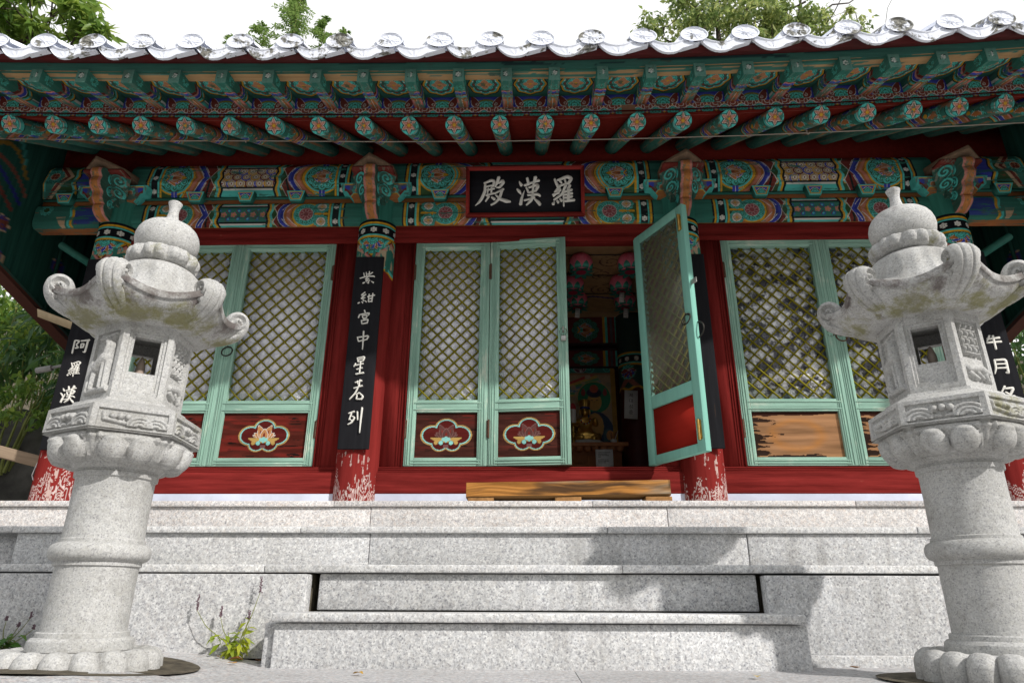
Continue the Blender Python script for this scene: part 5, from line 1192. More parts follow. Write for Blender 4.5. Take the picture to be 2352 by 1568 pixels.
def bumpf(d): return np.sqrt(np.clip(1 - d * d, 0, 1))
def stone_lantern(x, y, zoff, rot, label, flip, stain):
    LS = .894; lan = thing('stone_lantern', label, 'stone lantern', (x * LS, -5.4 + (y + 5.4) * LS, .3 * (1 - LS)), 'carved stone lanterns flanking the steps'); lan.scale = (LS, LS, LS)
    MT = M['lantern']
    def st(p, g): return (stain[0] * p, stain[1] * g, 0)
    def B(mb, name, **kw):
        o = mb.build(name, MT if 'mat' not in kw else kw.pop('mat'), lan, **kw); return o
    # base ring of round petals, lying in the soil
    prof = [(.02, .078), (.25, .078), (.262, .080), (.285, .084), (.315, .080), (.338, .062), (.350, .035), (.352, .0), (.350, -.06)]
    pr = np.array(prof); f = np.linspace(0, len(pr) - 1, 40); prof2 = np.stack([np.interp(f, range(len(pr)), pr[:, 0]), np.interp(f, range(len(pr)), pr[:, 1])], -1)
    def bm(T, Rr, Z):
        a = np.abs(((T * 17 / (2 * math.pi)) % 1) - .5) * 2; k = np.clip((Rr - .255) / .03, 0, 1)
        return Rr * (1 - .10 * k * a ** 3.2), Z - .018 * k * a ** 4 + .006 * k * (1 - a ** 2)
    mb = MB(); mb.lathe(prof2, 204, mod=bm, col=st(-.02, -.12)); o = B(mb, 'lotus_base', smooth=60); o.location = (0, 0, zoff * .3)
    # pillar: drum, ring mouldings
    H = lambda z: .075 + (z - .075) * (.93 - .075 + zoff) / (.93 - .075)
    pil = [(.0, .076), (.208, .076), (.214, .082), (.216, .10), (.213, .122), (.202, .134), (.190, .137), (.1895, .155), (.186, .159), (.1755, .160), (.1745, .30), (.1755, .432), (.1765, .438), (.185, .440), (.185, .458), (.190, .461), (.205, .468), (.2145, .482), (.217, .50), (.2145, .518), (.205, .532), (.190, .540), (.184, .542), (.184, .556), (.1765, .560), (.1755, .565), (.1740, .70), (.1750, .838), (.1765, .842), (.1850, .845), (.1860, .866), (.1810, .871), (.1800, .880), (.195, .886), (.207, .900), (.210, .915), (.205, .930), (.19, .938), (.0, .94)]
    mb = MB(); mb.lathe([(r, H(z)) for r, z in pil], 96, col=st(-.08, -.14) if flip < 0 else st(-.10, -.07)); B(mb, 'pillar', smooth=32)
    top = bpy.data.objects.new('support', None)
    def dz(mb):
        for V in mb.V: V[:, 2] += zoff
        return mb
    def rotz(mb):
        c, s = math.cos(rot), math.sin(rot)
        for V in mb.V:
            xx = V[:, 0] * c - V[:, 1] * s; V[:, 1] = V[:, 0] * s + V[:, 1] * c; V[:, 0] = xx
        return mb
    # lotus capital under the platform: six broad petals, two bosses each
    nt = 64; pr = np.array([(.195, .903), (.222, .906), (.246, .922), (.266, .950), (.282, .980), (.296, 1.008), (.306, 1.032), (.20, 1.034)]); f = np.linspace(0, len(pr) - 1, nt)
    Rp = np.interp(f, range(len(pr)), pr[:, 0]); Zp = np.interp(f, range(len(pr)), pr[:, 1]); na = 264
    th = np.linspace(0, 2 * math.pi, na, endpoint=False); T, K = np.meshgrid(th, f / (len(pr) - 1), indexing='ij'); Rr = np.tile(Rp, (na, 1)); Z = np.tile(Zp, (na, 1))
    a = ((T / (math.pi / 3)) % 1 - .5) * 2                              # -1..1 across a face (0 mid face)
    t = np.clip((K - .02) / .80, 0, 1)
    outl = np.abs(a) / np.clip(.96 - .10 * t - .75 * np.clip(.30 - t, 0, 1) ** 1.2 , .1, 1)
    rel = .010 * (outl < 1) * (1 - np.clip(outl, 0, 1) ** 10)
    for q in (-.41, .41): rel += .046 * bumpf(np.hypot((a - q) / .385, (t - .52) / .43)) ** .8
    rel += .012 * np.exp(-((outl - .90) / .07) ** 2) * (t > .05) + .008 * np.exp(-((t - .88) / .08) ** 2)
    for q in (-1, 1): rel += .012 * bumpf(np.hypot((a - q) / .17, (t - .52) / .5))
    rel *= (K < .84)
    hx, _ = hexr(T); hx = 1 + (hx / .955 - 1) * np.clip((K - .1) / .6, 0, 1) * .7
    RR = (Rr * hx + rel); mb = MB(); mb.grid(np.stack([RR * np.cos(T), RR * np.sin(T), Z - rel * .3], -1), st(.02, -.06), wu=True)
    B(rotz(dz(mb)), 'lotus_capital', smooth=60)
    # hexagonal platform: carved wave panels on six faces, sloping top
    Rb, Rt, zb, zt = .352, .348, 1.032, 1.152; mb = MB()
    for kf in range(6):
        a0, a1 = kf * math.pi / 3, (kf + 1) * math.pi / 3; nu, nv = 100, 40
        U, V = np.meshgrid(np.linspace(0, 1, nu), np.linspace(0, 1, nv), indexing='ij'); u = (U - .5) * .35; v = (V - .5) * .12
        dep = np.zeros_like(U); inn = (np.abs(u) < .148) & (np.abs(v + .002) < .042); dep[inn] = -.012
        orn = np.zeros_like(U)
        if (kf + (0 if flip < 0 else 1)) % 2 == 0:
            for q in (-.085, -.055, -.02): orn = np.maximum(orn, .022 * bumpf(np.hypot((u - q), v - .008) / .017))
            orn = np.maximum(orn, .014 * bumpf(sdcap(u, v, -.12, -.01, -.03, -.022, .010, .010))); orn = np.maximum(orn, .012 * bumpf(sdcap(u, v, -.125, .02, -.12, -.012, .009, .010)))
            for q in (.03, .10): 
                for j in range(3): orn = np.maximum(orn, .016 * bumpf(np.abs(np.hypot((u - q) * .9, v + .04) - (.050 - .016 * j)) / .009) * (v > -.035) * (np.abs(u - q) < .055))
        else:
            for q in (-.032, 0, .032): orn = np.maximum(orn, .026 * bumpf(np.hypot(u - q, v - .012 + .1 * abs(q)) / .0175))
            for s_ in (-1, 1):
                for j in range(3): orn = np.maximum(orn, .016 * bumpf(np.abs(np.hypot((u - s_ * .098) * .8, v + .042) - (.056 - .017 * j)) / .0095) * (v > -.036) * (np.abs(u - s_ * .098) < .06))
                orn = np.maximum(orn, .012 * bumpf(sdcap(u, v, s_ * .06, -.02, s_ * .01, -.028, .012, .008)))
        dep = np.where(inn, dep + orn, dep); 
        dep = np.where(v < -.052, -.008, dep)
        Rm = np.interp(V, [0, 1], [Rb, Rt]); p0 = np.array([math.cos(a0), math.sin(a0)]); p1 = np.array([math.cos(a1), math.sin(a1)]); nrm = (p0 + p1) / np.linalg.norm(p0 + p1)
        XY = (p0 + (p1 - p0) * U[..., None]) * Rm[..., None] + nrm * dep[..., None]
        mb.grid(np.concatenate([XY, (zb + (zt - zb) * V)[..., None]], -1), st(.03, -.05 + .12 * (kf == 5)))
    ring = lambda r, z: [(r * math.cos(k * math.pi / 3), r * math.sin(k * math.pi / 3), z) for k in range(6)]
    for (r0, z0), (r1, z1) in (((Rt, zt), (.30, 1.178)), ((.30, 1.178), (.262, 1.192)), ((.262, 1.192), (.255, 1.206)), ((.255, 1.206), (.1, 1.207)), ((Rb, zb), (.25, zb + .001))):
        Vv = ring(r0, z0) + ring(r1, z1); mb.add(Vv, np.array([(i, (i + 1) % 6, 6 + (i + 1) % 6, 6 + i) for i in range(6)]), st(0, -.10))
    B(rotz(dz(mb)), 'platform', smooth=35)
    # fire chamber: hexagonal, open at two opposite faces
    mb = MB(); Rc = .232; z0, z1 = 1.206, 1.607; fh = z1 - z0
    order = {'win': (3, 0), 'deer': (4, 1), 'lat': (5, 2)}
    for kf in range(6):
        # face kf spans corners kf..kf+1 ; window faces look to and from the visitor
        a0, a1 = kf * math.pi / 3, (kf + 1) * math.pi / 3; kind = KF[flip][kf]
        nu, nv = 84, 140; U, V = np.meshgrid(np.linspace(0, 1, nu), np.linspace(0, 1, nv), indexing='ij'); u = (U - .5) * Rc; v = V * fh
        dep = np.zeros_like(U); keep = None; inn = (np.abs(u) < .086) & (v > .035) & (v < fh - .040); dep[inn] = -.014
        if kind == 'win':
            in2 = (np.abs(u) < .072) & (v > .055) & (v < fh - .055); dep[in2] = -.022; hole = (np.abs(u) < .0615) & (v > .150) & (v < .338)
            keep = ~(hole[:-1, :-1] & hole[1:, 1:] & hole[:-1, 1:] & hole[1:, :-1])
        elif kind == 'deer':
            s_ = 1; orn = np.zeros_like(U)
            for ax, ay, bx, by, r0, r1, hh in ((-.02, .17, .03, .215, .034, .036, .034), (.03, .215, .045, .27, .030, .018, .03), (.045, .27, .03, .305, .018, .017, .028), (.03, .305, .005, .296, .016, .009, .024), (.04, .31, .06, .335, .006, .003, .014),
                (.03, .19, .035, .06, .016, .010, .026), (.05, .20, .058, .06, .014, .010, .022), (-.03, .165, -.035, .06, .016, .010, .026), (-.045, .165, -.06, .065, .014, .009, .020), (-.05, .185, -.066, .15, .012, .006, .018), (-.08, .05, .08, .05, .02, .02, .022), (-.06, .09, -.06, .05, .018, .022, .026), (-.06, .33, .06, .345, .010, .012, .012)):
                orn = np.maximum(orn, hh * bumpf(sdcap(u * s_, v, ax, ay, bx, by, r0, r1)))
            dep = dep + 1.5 * orn * inn
        else:
            hi = (np.abs(u) < .078) & (v > .165) & (v < fh - .055); dep[hi] = -.030; orn = np.zeros_like(U)
            for i in range(-2, 3):
                for j in range(5):
                    cx, cy = i * .04, .19 + j * .04
                    for (px, py, ex, ey) in ((.02, 0, 1, .45), (0, .02, .45, 1)): orn = np.maximum(orn, .030 * bumpf(np.hypot((u - cx - px) / (.019 * ex + .002), (v - cy - py) / (.019 * ey + .002))))
            dep = np.where(hi & (np.abs(u) < .06), dep + orn, dep)
            lo = (v < .155) & inn; o2 = np.zeros_like(U)
            for ax, ay, bx, by, r0, r1, hh in ((-.07, .10, .02, .115, .022, .026, .03), (.02, .115, .07, .09, .026, .018, .03), (-.06, .08, -.01, .055, .018, .012, .024), (.05, .085, .06, .05, .016, .012, .026), (.0, .085, .03, .06, .014, .01, .024)): o2 = np.maximum(o2, hh * bumpf(sdcap(u, v, ax, ay, bx, by, r0, r1)))
            dep = np.where(lo, dep + o2, dep)
        p0 = np.array([math.cos(a0), math.sin(a0)]); p1 = np.array([math.cos(a1), math.sin(a1)]); nrm = (p0 + p1) / np.linalg.norm(p0 + p1)
        XY = (p0 + (p1 - p0) * U[..., None]) * Rc + nrm * dep[..., None]; G = np.concatenate([XY, (z0 + v)[..., None]], -1)
        mb.grid(G, st(-.12, -.16), keep=keep)
        if kind == 'win':       # reveals of the opening
            iu = np.where(np.abs(np.linspace(-.5, .5, nu) * Rc) < .0615)[0]; iv = np.where((np.linspace(0, 1, nv) * fh > .150) & (np.linspace(0, 1, nv) * fh < .338))[0]
            loop = [G[iu[0], iv[0]], G[iu[-1], iv[0]], G[iu[-1], iv[-1]], G[iu[0], iv[-1]]]; nn = np.array([nrm[0], nrm[1], 0]); Vv = loop + [q - nn * .045 for q in loop]
            mb.add(Vv, np.array([(i, (i + 1) % 4, 4 + (i + 1) % 4, 4 + i) for i in range(4)]), st(-.12, -.16))
        # inner wall
        ci = Rc - .065; q0, q1 = p0 * ci, p1 * ci
        if kind != 'win': mb.add([(*q0, z0), (*q1, z0), (*q1, z1), (*q0, z1)], np.array([(0, 1, 2, 3)]), (0, 0, 0))
        else:
            hw = .0615; m_ = (q0 + q1) / 2; ed = (q1 - q0) / np.linalg.norm(q1 - q0)
            for (ua, ub, va, vb) in ((-.12, -hw, 0, fh), (hw, .12, 0, fh), (-hw, hw, 0, .150), (-hw, hw, .338, fh)):
                ua, ub = max(ua, -np.linalg.norm(q1 - q0) / 2), min(ub, np.linalg.norm(q1 - q0) / 2)
                mb.add([(*(m_ + ed * ua), z0 + va), (*(m_ + ed * ub), z0 + va), (*(m_ + ed * ub), z0 + vb), (*(m_ + ed * ua), z0 + vb)], np.array([(0, 1, 2, 3)]), (0, 0, 0))
    B(rotz(dz(mb)), 'fire_chamber', smooth=40)
    mb = MB(); mb.lathe([(.0, 1.375), (.02, 1.375), (.021, 1.39)], 16); mb.lathe([(.021, 1.207), (.021, 1.388)], 16, col=(.1, .1, .1)); mb.lathe([(.017, 1.39), (.021, 1.405), (.0225, 1.425), (.020, 1.45), (.013, 1.475), (.006, 1.492), (.0, 1.497)], 20)
    o = B(dz(mb), 'light_bulb', mat=M['bulb'], smooth=60)
    # roof: hexagonal, upturned corners, fluted dome above
    na = 240; T = np.linspace(0, 2 * math.pi, na, endpoint=False)
    rows = [(.02, 2.03, 0, 0), (.118, 2.03, 0, 0), (.122, 2.01, 0, 0), (.150, 2.005, 0, 0), (.182, 1.985, 0, 0), (.204, 1.955, 0, .0), (.214, 1.915, 0, .05), (.220, 1.875, .0, .2), (.235, 1.835, .005, .5), (.27, 1.795, .012, .9), (.32, 1.765, .026, 1), (.37, 1.745, .040, 1), (.415, 1.735, .052, 1), (.447, 1.733, .062, 1), (.458, 1.730, .065, 1), (.460, 1.700, .066, 1), (.455, 1.694, .066, 1), (.444, 1.696, .066, 1), (.440, 1.688, .064, 1), (.43, 1.672, .054, 1), (.40, 1.652, .040, 1), (.36, 1.636, .024, 1), (.325, 1.626, .012, 1), (.300, 1.622, .004, 1), (.295, 1.612, .0, 1), (.262, 1.607, 0, 1), (.05, 1.606, 0, 1)]
    hx, mid = hexr(T); cor = (1 - mid)
    G = np.zeros((na, len(rows), 3))
    for j, (r, z, lf, hk) in enumerate(rows):
        concave = 1 - .055 * hk * np.sin(math.pi * mid * .5) ** 2 * (r > .3)
        rr = r * (1 + (hx / .93 - 1) * hk) * concave
        if .19 < r < .25 and z > 1.8: rr = rr * (1 + .05 * np.cos(6 * T + math.pi) + .012 * np.cos(18 * T))
        G[:, j, 0] = rr * np.cos(T); G[:, j, 1] = rr * np.sin(T); G[:, j, 2] = z + lf * cor ** 2.2 * 1.15
    C = np.zeros((na, len(rows), 3)); rr_ = np.array([r for r, *_ in rows]); zz_ = np.array([z for _, z, *_ in rows]); idx = np.arange(len(rows))
    C[:, :, 0] = np.interp(idx, [0, 8, 12, 14, 16, 18, 20, 26], [-.06, -.05, .08, .21, .20, .15, .12, -.02]) * stain[0]; C[:, :, 1] = np.interp(idx, [0, 12, 16, 19, 23, 26], [-.12, -.12, -.03, .09, .19, .06]) * stain[1]
    mb = MB(); mb.grid(G, C, wu=True)
    roof_ = B(rotz(dz(mb)), 'roof', smooth=50)
    # scrolls riding over the six corners
    pa = np.array([(.235, 1.630), (.30, 1.622), (.36, 1.634), (.41, 1.656), (.460, 1.685), (.490, 1.725), (.505, 1.772), (.498, 1.818), (.468, 1.850), (.428, 1.857), (.390, 1.838), (.368, 1.805), (.370, 1.772), (.388, 1.748)])
    f = np.linspace(0, 1, 70); cu = np.linspace(0, 1, len(pa)); pp = np.stack([np.interp(f, cu, pa[:, 0]), np.interp(f, cu, pa[:, 1])], -1)
    for _ in range(4): pp[1:-1] = (pp[:-2] + 2 * pp[1:-1] + pp[2:]) / 4
    tg = np.gradient(pp, axis=0); tg /= np.linalg.norm(tg, axis=1)[:, None]; nr = np.stack([tg[:, 1], -tg[:, 0]], -1)
    wq = np.linspace(-1, 1, 33); hwid = np.interp(f, [0, .3, .55, 1], [.045, .056, .062, .056])
    bul = .020 * (1 - np.abs(wq) ** 3) - .008 * np.exp(-((np.abs(wq) - .36) / .08) ** 2) - .02
    for kc in range(6):
        an = kc * math.pi / 3; er = np.array([math.cos(an), math.sin(an)]); et_ = np.array([-math.sin(an), math.cos(an)])
        r_ = pp[None, :, 0] + nr[None, :, 0] * bul[:, None]; z_ = pp[None, :, 1] + nr[None, :, 1] * bul[:, None]; tt = wq[:, None] * hwid[None, :]
        G = np.zeros((33, 70, 3)); G[..., :2] = er * r_[..., None] + et_ * tt[..., None]; G[..., 2] = z_
        C = np.zeros((33, 70, 3)); C[..., 0] = np.interp(f, [0, .3, .5, 1], [.05, .02, -.08, -.02])[None] * stain[0]; C[..., 1] = np.interp(f, [0, .15, .4, .6, 1], [.12, .18, .02, -.14, -.1])[None] * stain[1]
        mb = MB(); mb.grid(G, C)
        cen = np.array([.440, 1.782])
        for sd in (0, -1):   # scroll cheeks
            ring_ = G[sd]; n = len(ring_); s_ = -1 if sd == 0 else 1; rows_ = 10; GG = np.zeros((n, rows_, 3))
            for i in range(n):
                for j in range(rows_):
                    q = j / (rows_ - 1); rc = np.array([r_[sd, i], z_[sd, i]]) * (1 - q) + cen * q
                    dd = np.hypot(*(rc - cen)); thv = math.atan2(rc[1] - cen[1], rc[0] - cen[0])
                    GG[i, j, :2] = er * rc[0] + et_ * (s_ * (hwid[i] * (1 - q) + .055 * q + (.010 * math.cos((dd / .074 * 2.2 - thv / 6.283) * 6.283) if dd < .078 and j > 0 else 0))); GG[i, j, 2] = rc[1]
            mb.grid(GG, np.repeat(C[sd][:, None], rows_, 1))
        o = rotz(dz(mb)).build('corner_scroll', MT, roof_, smooth=55)
    # finial: lotus ring, ball and spike
    prof = [(.112, 1.995), (.112, 2.008), (.120, 2.012), (.15, 2.018), (.168, 2.033), (.176, 2.058), (.173, 2.082), (.162, 2.098), (.135, 2.104), (.10, 2.105)]
    pr = np.array(prof); f = np.linspace(0, len(pr) - 1, 40); prof2 = np.stack([np.interp(f, range(len(pr)), pr[:, 0]), np.interp(f, range(len(pr)), pr[:, 1])], -1)
    def fm(Tt, Rr, Z):
        a = ((Tt * 8 / (2 * math.pi)) % 1 - .5) * 2; k = np.clip((Z - 2.012) / .02, 0, 1); v_ = (Z - 2.058) / .045
        bs = sum(.016 * bumpf(np.hypot((a - q) / .36, v_ * .8 + .1)) for q in (-.42, .42)) + .007 * np.exp(-((v_ - .85) / .25) ** 2) * np.abs(np.cos(a * math.pi))
        return Rr * (1 - .07 * k * np.abs(a) ** 6) + k * bs, Z
    mb = MB(); mb.lathe(prof2, 176, mod=fm, col=st(.0, .05)); B(rotz(dz(mb)), 'finial_lotus', smooth=60)
    ball = [(.110, 2.098), (.140, 2.112), (.160, 2.143), (.1672, 2.18), (.166, 2.205), (.159, 2.233), (.146, 2.258), (.125, 2.280), (.096, 2.297), (.067, 2.305), (.048, 2.310), (.041, 2.318), (.036, 2.335), (.030, 2.355), (.0265, 2.38), (.0265, 2.40), (.031, 2.42), (.037, 2.438), (.038, 2.445), (.030, 2.452), (.0, 2.453)]
    mb = MB(); mb.lathe(ball, 64, col=st(.02, -.06)); B(dz(mb), 'finial_ball', smooth=40)
    return lan
# which carving each hexagon face carries (face k lies between corner k and k+1)
KF = {-1: ('lat', 'deer', 'win', 'lat', 'deer', 'win'), 1: ('lat', 'deer', 'win', 'lat', 'deer', 'win')}
# left: visitor-facing side looks to -55 degrees; right: -125 + rotation
KF[-1] = tuple({4: 'win', 1: 'win', 3: 'deer', 0: 'deer', 5: 'lat', 2: 'lat'}[k] for k in range(6))
KF[1] = tuple({4: 'win', 1: 'win', 3: 'deer', 0: 'deer', 5: 'lat', 2: 'lat'}[k] for k in range(6))
# corners at k*60 degrees + rot ; wanted: left corners at -90+5, right at -90-4
stone_lantern(-2.05, -2.10, 0.0, R(35), 'carved granite lantern left of the steps, its roof stained brown and yellow green', -1, (1.0, 1.0))
stone_lantern(2.085, -2.10, .036, R(-34), 'carved granite lantern right of the steps, with a mossy post and purple grey ball finial', 1, (.8, .9))
for sx, sz in ((-1.833, .045), (1.864, .006)):
    mb = MB(); th = np.linspace(0, 2 * math.pi, 40, endpoint=False); r = .44 + .03 * np.sin(3 * th); V = [(sx, -2.45, sz + .012)] + [(sx + rr * math.cos(a), -2.45 + rr * .95 * math.sin(a), sz + .007) for a, rr in zip(th, r)]
    V = np.array(V); V[:, 2] = gz(V[:, 0], V[:, 1]) + .008
    mb.add(V, np.array([(0, 1 + i, 1 + (i + 1) % 40) for i in range(40)])); tag(mb.build('soil', M['soil']), kind='structure')
# ================================================================== SMALL THINGS AT THE DOOR AND INSIDE
ts = thing('timber_step', 'weathered orange brown timber plank on three blocks in front of the doorway', 'wooden step', (.29, -.37, .937))
mb = MB(); nu = 60; xx = np.linspace(-.748, .738, nu)
sec = [(-.09, .062), (-.098, .072), (-.098, .158), (-.088, .170), (.10, .170), (.105, .06)]
G = np.zeros((nu, len(sec), 3)); wob = .006 * np.sin(xx * 3.0) + .003 * np.sin(xx * 11)
for j, (yy, z) in enumerate(sec): G[:, j, 0] = xx; G[:, j, 1] = yy + .003 * np.sin(xx * 7 + j); G[:, j, 2] = z + wob * .6 + .006 * xx
mb.grid(G, (.30, .17, .07), wv=True)
for e in (0, -1): mb.add(G[e], np.array([list(range(len(sec)))]), (.34, .24, .14))
uu = np.linspace(-.746, .736, 300); vv = np.linspace(.066, .166, 26); U, V = np.meshgrid(uu, vv, indexing='ij')
wv = V + .012 * np.sin(U * 5 + 1) + .008 * np.sin(U * 13); g1 = vnoise(U * 2.2, wv * 75, 3, 4); g2 = vnoise(U * 2.6 + 4, wv * 22, 9, 4); g3 = vnoise(U * 3.2, wv * 10, 15, 3)
C = np.array((.44, .20, .055)) * (.25 + 1.45 * g1)[..., None]; k = np.clip((g2 - .46) * 6, 0, 1)[..., None]; C = C * (1 - k * .75) + np.array((.035, .03, .028)) * k * .75
k = (np.clip((g3 - .52) * 5, 0, 1) * np.clip(np.maximum((np.abs(U) - .45) * 4, (V - .145) * 30), 0, 1))[..., None]; C = C * (1 - k * .7) + np.array((.40, .34, .25)) * k * .7
mb.grid(np.stack([U, -.1055 + .003 * np.sin(U * 7), V + .004 + (.006 * np.sin(U * 3.0) + .003 * np.sin(U * 11)) * .6 + .006 * U], -1), C)
mb.build('plank', M['bare'], ts, smooth=30)
for x0, x1 in ((-.735, -.545), (-.10, .09), (.555, .745)):
    mb = MB(); mb.box(x0, x1, -.094, .09, .0, .061 + .004 * x0); mb.build('support_block', M['bare_end'], ts, bevel=.003)

# altar
al = thing('altar_table', 'reddish wooden altar table with carved front, inside the hall', 'table', (.35, 1.7, 1.10))
mb = MB(); mb.box(-.9, .69, -.20, .45, .695, .735, (.38, .15, .06)); mb.build('table_top', M['attr'], al, bevel=.004)
mb = MB(); mb.box(-.86, .62, -.15, .42, .0, .66, (.26, .10, .045)); mb.box(-.86, .55, -.165, -.15, .0, .60, (.30, .12, .05)); mb.box(.26, .28, -.175, -.15, .0, .60, (.35, .14, .06)); mb.box(-.8, .22, -.172, -.15, .52, .54, (.35, .14, .06))
for k in range(18): mb.lathe([(.0, .64), (.03, .645), (.042, .665), (.042, .695)], 10, -.84 + k * .085, -.15, col=(.33, .13, .055))
mb.build('body', M['attr'], al)
mb = MB()
for k in range(7):
    t = np.linspace(0, 5, 20); mb.tube(np.stack([-.35 + k * .09 + .05 * np.cos(t) * (1 - t / 7), np.full(20, -.176), .42 - .05 * (k % 2) + .05 * np.sin(t) * (1 - t / 7)], -1), .010, 6, (.36, .15, .06))
mb.build('carving', M['attr'], al, smooth=60)
nt = thing('paper_notice', 'white printed notice taped to the front of the altar table', 'notice', (.79, 1.515, 1.62))
mb = MB(); mb.box(-.095, .085, -.0035, .0, -.14, .14); mb.build('sheet', M['paper'], nt)
mb = MB()
for r_, (n_, z) in enumerate(((14, .105), (11, .09), (13, .075), (4, .06), (12, .03), (11, .015), (8, .0))):
    x = -.07
    for k in range(n_):
        w_ = random.choice((.005, .007, .009)); mb.box(x, x + w_, -.0042, -.0036, z, z + .006); x += w_ + random.choice((.0015, .0015, .004))
mb.build('printing', M['ink'], nt)
# gilded seated figure on a lotus seat in front of the painted backdrop
bd = thing('buddha_statue', 'gilded seated Buddha figure with a tall crown on a white and red lotus seat', 'statue', (.63, 1.86, 1.835))
def skin(name, vs, edges, mat, parent, sub=2):
    me = bpy.data.meshes.new(name); me.from_pydata([v[:3] for v in vs], edges, []); o = bpy.data.objects.new(name, me); COL.objects.link(o); o.parent = parent
    sm = o.modifiers.new('skin', 'SKIN'); sm.use_smooth_shade = True
    for i, v in enumerate(vs):
        r = v[3]; me.skin_vertices[0].data[i].radius = (r, r if len(v) < 5 else v[4])
    me.skin_vertices[0].data[0].use_root = True
    ss = o.modifiers.new('sub', 'SUBSURF'); ss.levels = sub; ss.render_levels = sub; me.materials.append(mat); return o
vs = [(0, 0, .16, .085, .07), (0, 0, .23, .070, .055), (0, -.005, .30, .075, .055), (0, 0, .345, .030), (0, -.005, .375, .028),
      (-.085, 0, .315, .032), (-.115, -.03, .235, .027), (-.07, -.09, .19, .022), (.085, 0, .315, .032), (.12, -.05, .25, .026), (.10, -.085, .31, .020), (.098, -.09, .335, .014),
      (-.09, -.04, .12, .055), (-.15, -.09, .11, .045), (-.02, -.13, .105, .030), (.09, -.04, .12, .055), (.15, -.09, .12, .045), (.07, -.13, .10, .034), (.085, -.135, .03, .026)]
skin('body', vs, [(0, 1), (1, 2), (2, 3), (3, 4), (2, 5), (5, 6), (6, 7), (2, 8), (8, 9), (9, 10), (10, 11), (0, 12), (12, 13), (13, 14), (0, 15), (15, 16), (16, 17), (17, 18)], M['gold'], bd)
mb = MB(); t = np.linspace(0, math.pi, 20); hp = [(max(.001, .050 * math.sin(a)) * (1.0 if a < 1.6 else .93), .425 + .062 * math.cos(a)) for a in t]
mb.lathe(hp, 32); mb.build('head', M['gold'], bd, smooth=60)
mb = MB(); mb.tube([(0, -.050, .435), (0, -.058, .418), (0, -.052, .412)], [.004, .008, .003], 8)
for s_ in (-1, 1): mb.tube([(s_ * .053, .0, .445), (s_ * .056, -.002, .42), (s_ * .054, 0, .385)], .007, 8)
mb.build('nose_and_ears', M['gold'], bd, smooth=60)
mb = MB()
for s_ in (-1, 1): mb.tube([(s_ * .010, -.0495, .437), (s_ * .021, -.0475, .434), (s_ * .031, -.041, .438)], .0022, 6, (.05, .03, .02))
mb.tube([(-.012, -.047, .397), (0, -.050, .394), (.012, -.047, .397)], .0028, 6, (.35, .06, .04)); mb.build('face', M['attr'], bd)
mb = MB(); mb.lathe([(.053, .448), (.056, .462), (.054, .472)], 32, col=(.03, .05, .2)); mb.build('hair', M['attr'], bd, smooth=60)
mb = MB(); mb.lathe([(.055, .468), (.062, .50), (.066, .545), (.05, .555), (.0, .56)], 40, mod=petals_mod(9, .10)); mb.build('crown', M['gold'], bd, smooth=60)
mb = MB()
for k in range(11):
    a = math.pi * (k / 10); mb.lathe([(.0, -.009), (.008, -.005), (.009, 0), (.008, .005), (0, .009)], 8, .052 * math.cos(a), -.068 + .012 * math.sin(a), col=((.5, .04, .04), (.7, .68, .6))[k % 2])
    mb.V[-1][:, 2] += .325 - .055 * math.sin(a)
mb.build('necklace', M['attr'], bd, smooth=60)
mb = MB(); mb.lathe([(.0, .07), (.19, .07), (.215, .05), (.225, .03), (.21, .02)], 60, col=(.62, .60, .55)); mb.lathe([(.215, .025), (.222, .012), (.20, -.005)], 60, col=(.5, .3, .06)); mb.lathe([(.20, .0), (.235, -.03), (.23, -.07), (.19, -.10), (.19, .0)], 96, mod=petals_mod(12, .10), col=(.33, .05, .03)); mb.build('lotus_seat', M['attr'], bd, smooth=60)
# painted backdrop (a plain devotional picture of two haloed figures)
pt = thing('altar_painting', 'painted backdrop of haloed figures under rainbow bands in a yellow frame, on the rear wall', 'painting', (.35, 2.36, 2.5))
nu, nv = 280, 230; X, Z = np.meshgrid(np.linspace(-.9, .70, nu), np.linspace(-.62, .50, nv), indexing='ij'); p = Paint(X, Z, (.30, .22, .14))
for k in range(9):
    p.line([(-.2 + .05 * k, -.1 + .03 * k), (.05 + .045 * k, .20 - .012 * k), (.45 + .02 * k, .36 - .035 * k)], .032, ((.35, .06, .05), (.45, .28, .08), (.10, .25, .12), (.12, .2, .28), (.40, .33, .22))[k % 5])
rnd = np.random.default_rng(3)
for k in range(120): p.disc(rnd.uniform(-.9, .7), rnd.uniform(-.6, .36), rnd.uniform(.02, .05), ((.32, .26, .17), (.25, .20, .13), (.36, .28, .2))[k % 3])
for cx, cz in ((.44, .06), (-.12, .16), (-.68, .06)):
    p.disc(cx, cz, .205, (.35, .25, .1)); p.disc(cx, cz, .195, (.025, .17, .09))
    p.ell(cx, cz - .44, .22, .27, (.03, .05, .09)); p.ell(cx, cz - .35, .10, .16, (.42, .23, .07)); p.ell(cx, cz - .05, .085, .115, (.44, .24, .07)); p.ell(cx, cz + .06, .09, .06, (.03, .03, .06)); p.ell(cx, cz + .11, .05, .05, (.35, .08, .05))
    p.ell(cx - .13, cz - .42, .05, .09, (.4, .1, .06)); p.ell(cx + .15, cz - .5, .06, .12, (.05, .1, .12)); p.ell(cx + .17, cz - .46, .045, .06, (.40, .20, .07)); p.ell(cx, cz - .05, .03, .004, (.2, .08, .03))
    for s_ in (-1, 1): p.ell(cx + s_ * .03, cz - .03, .016, .005, (.06, .03, .02)); p.petal(cx + s_ * .13, cz + .02, 1.57, .1, .05, (.25, .05, .05))
top = Z > .36; p.fill(top, (.04, .16, .14)); p.clip = top
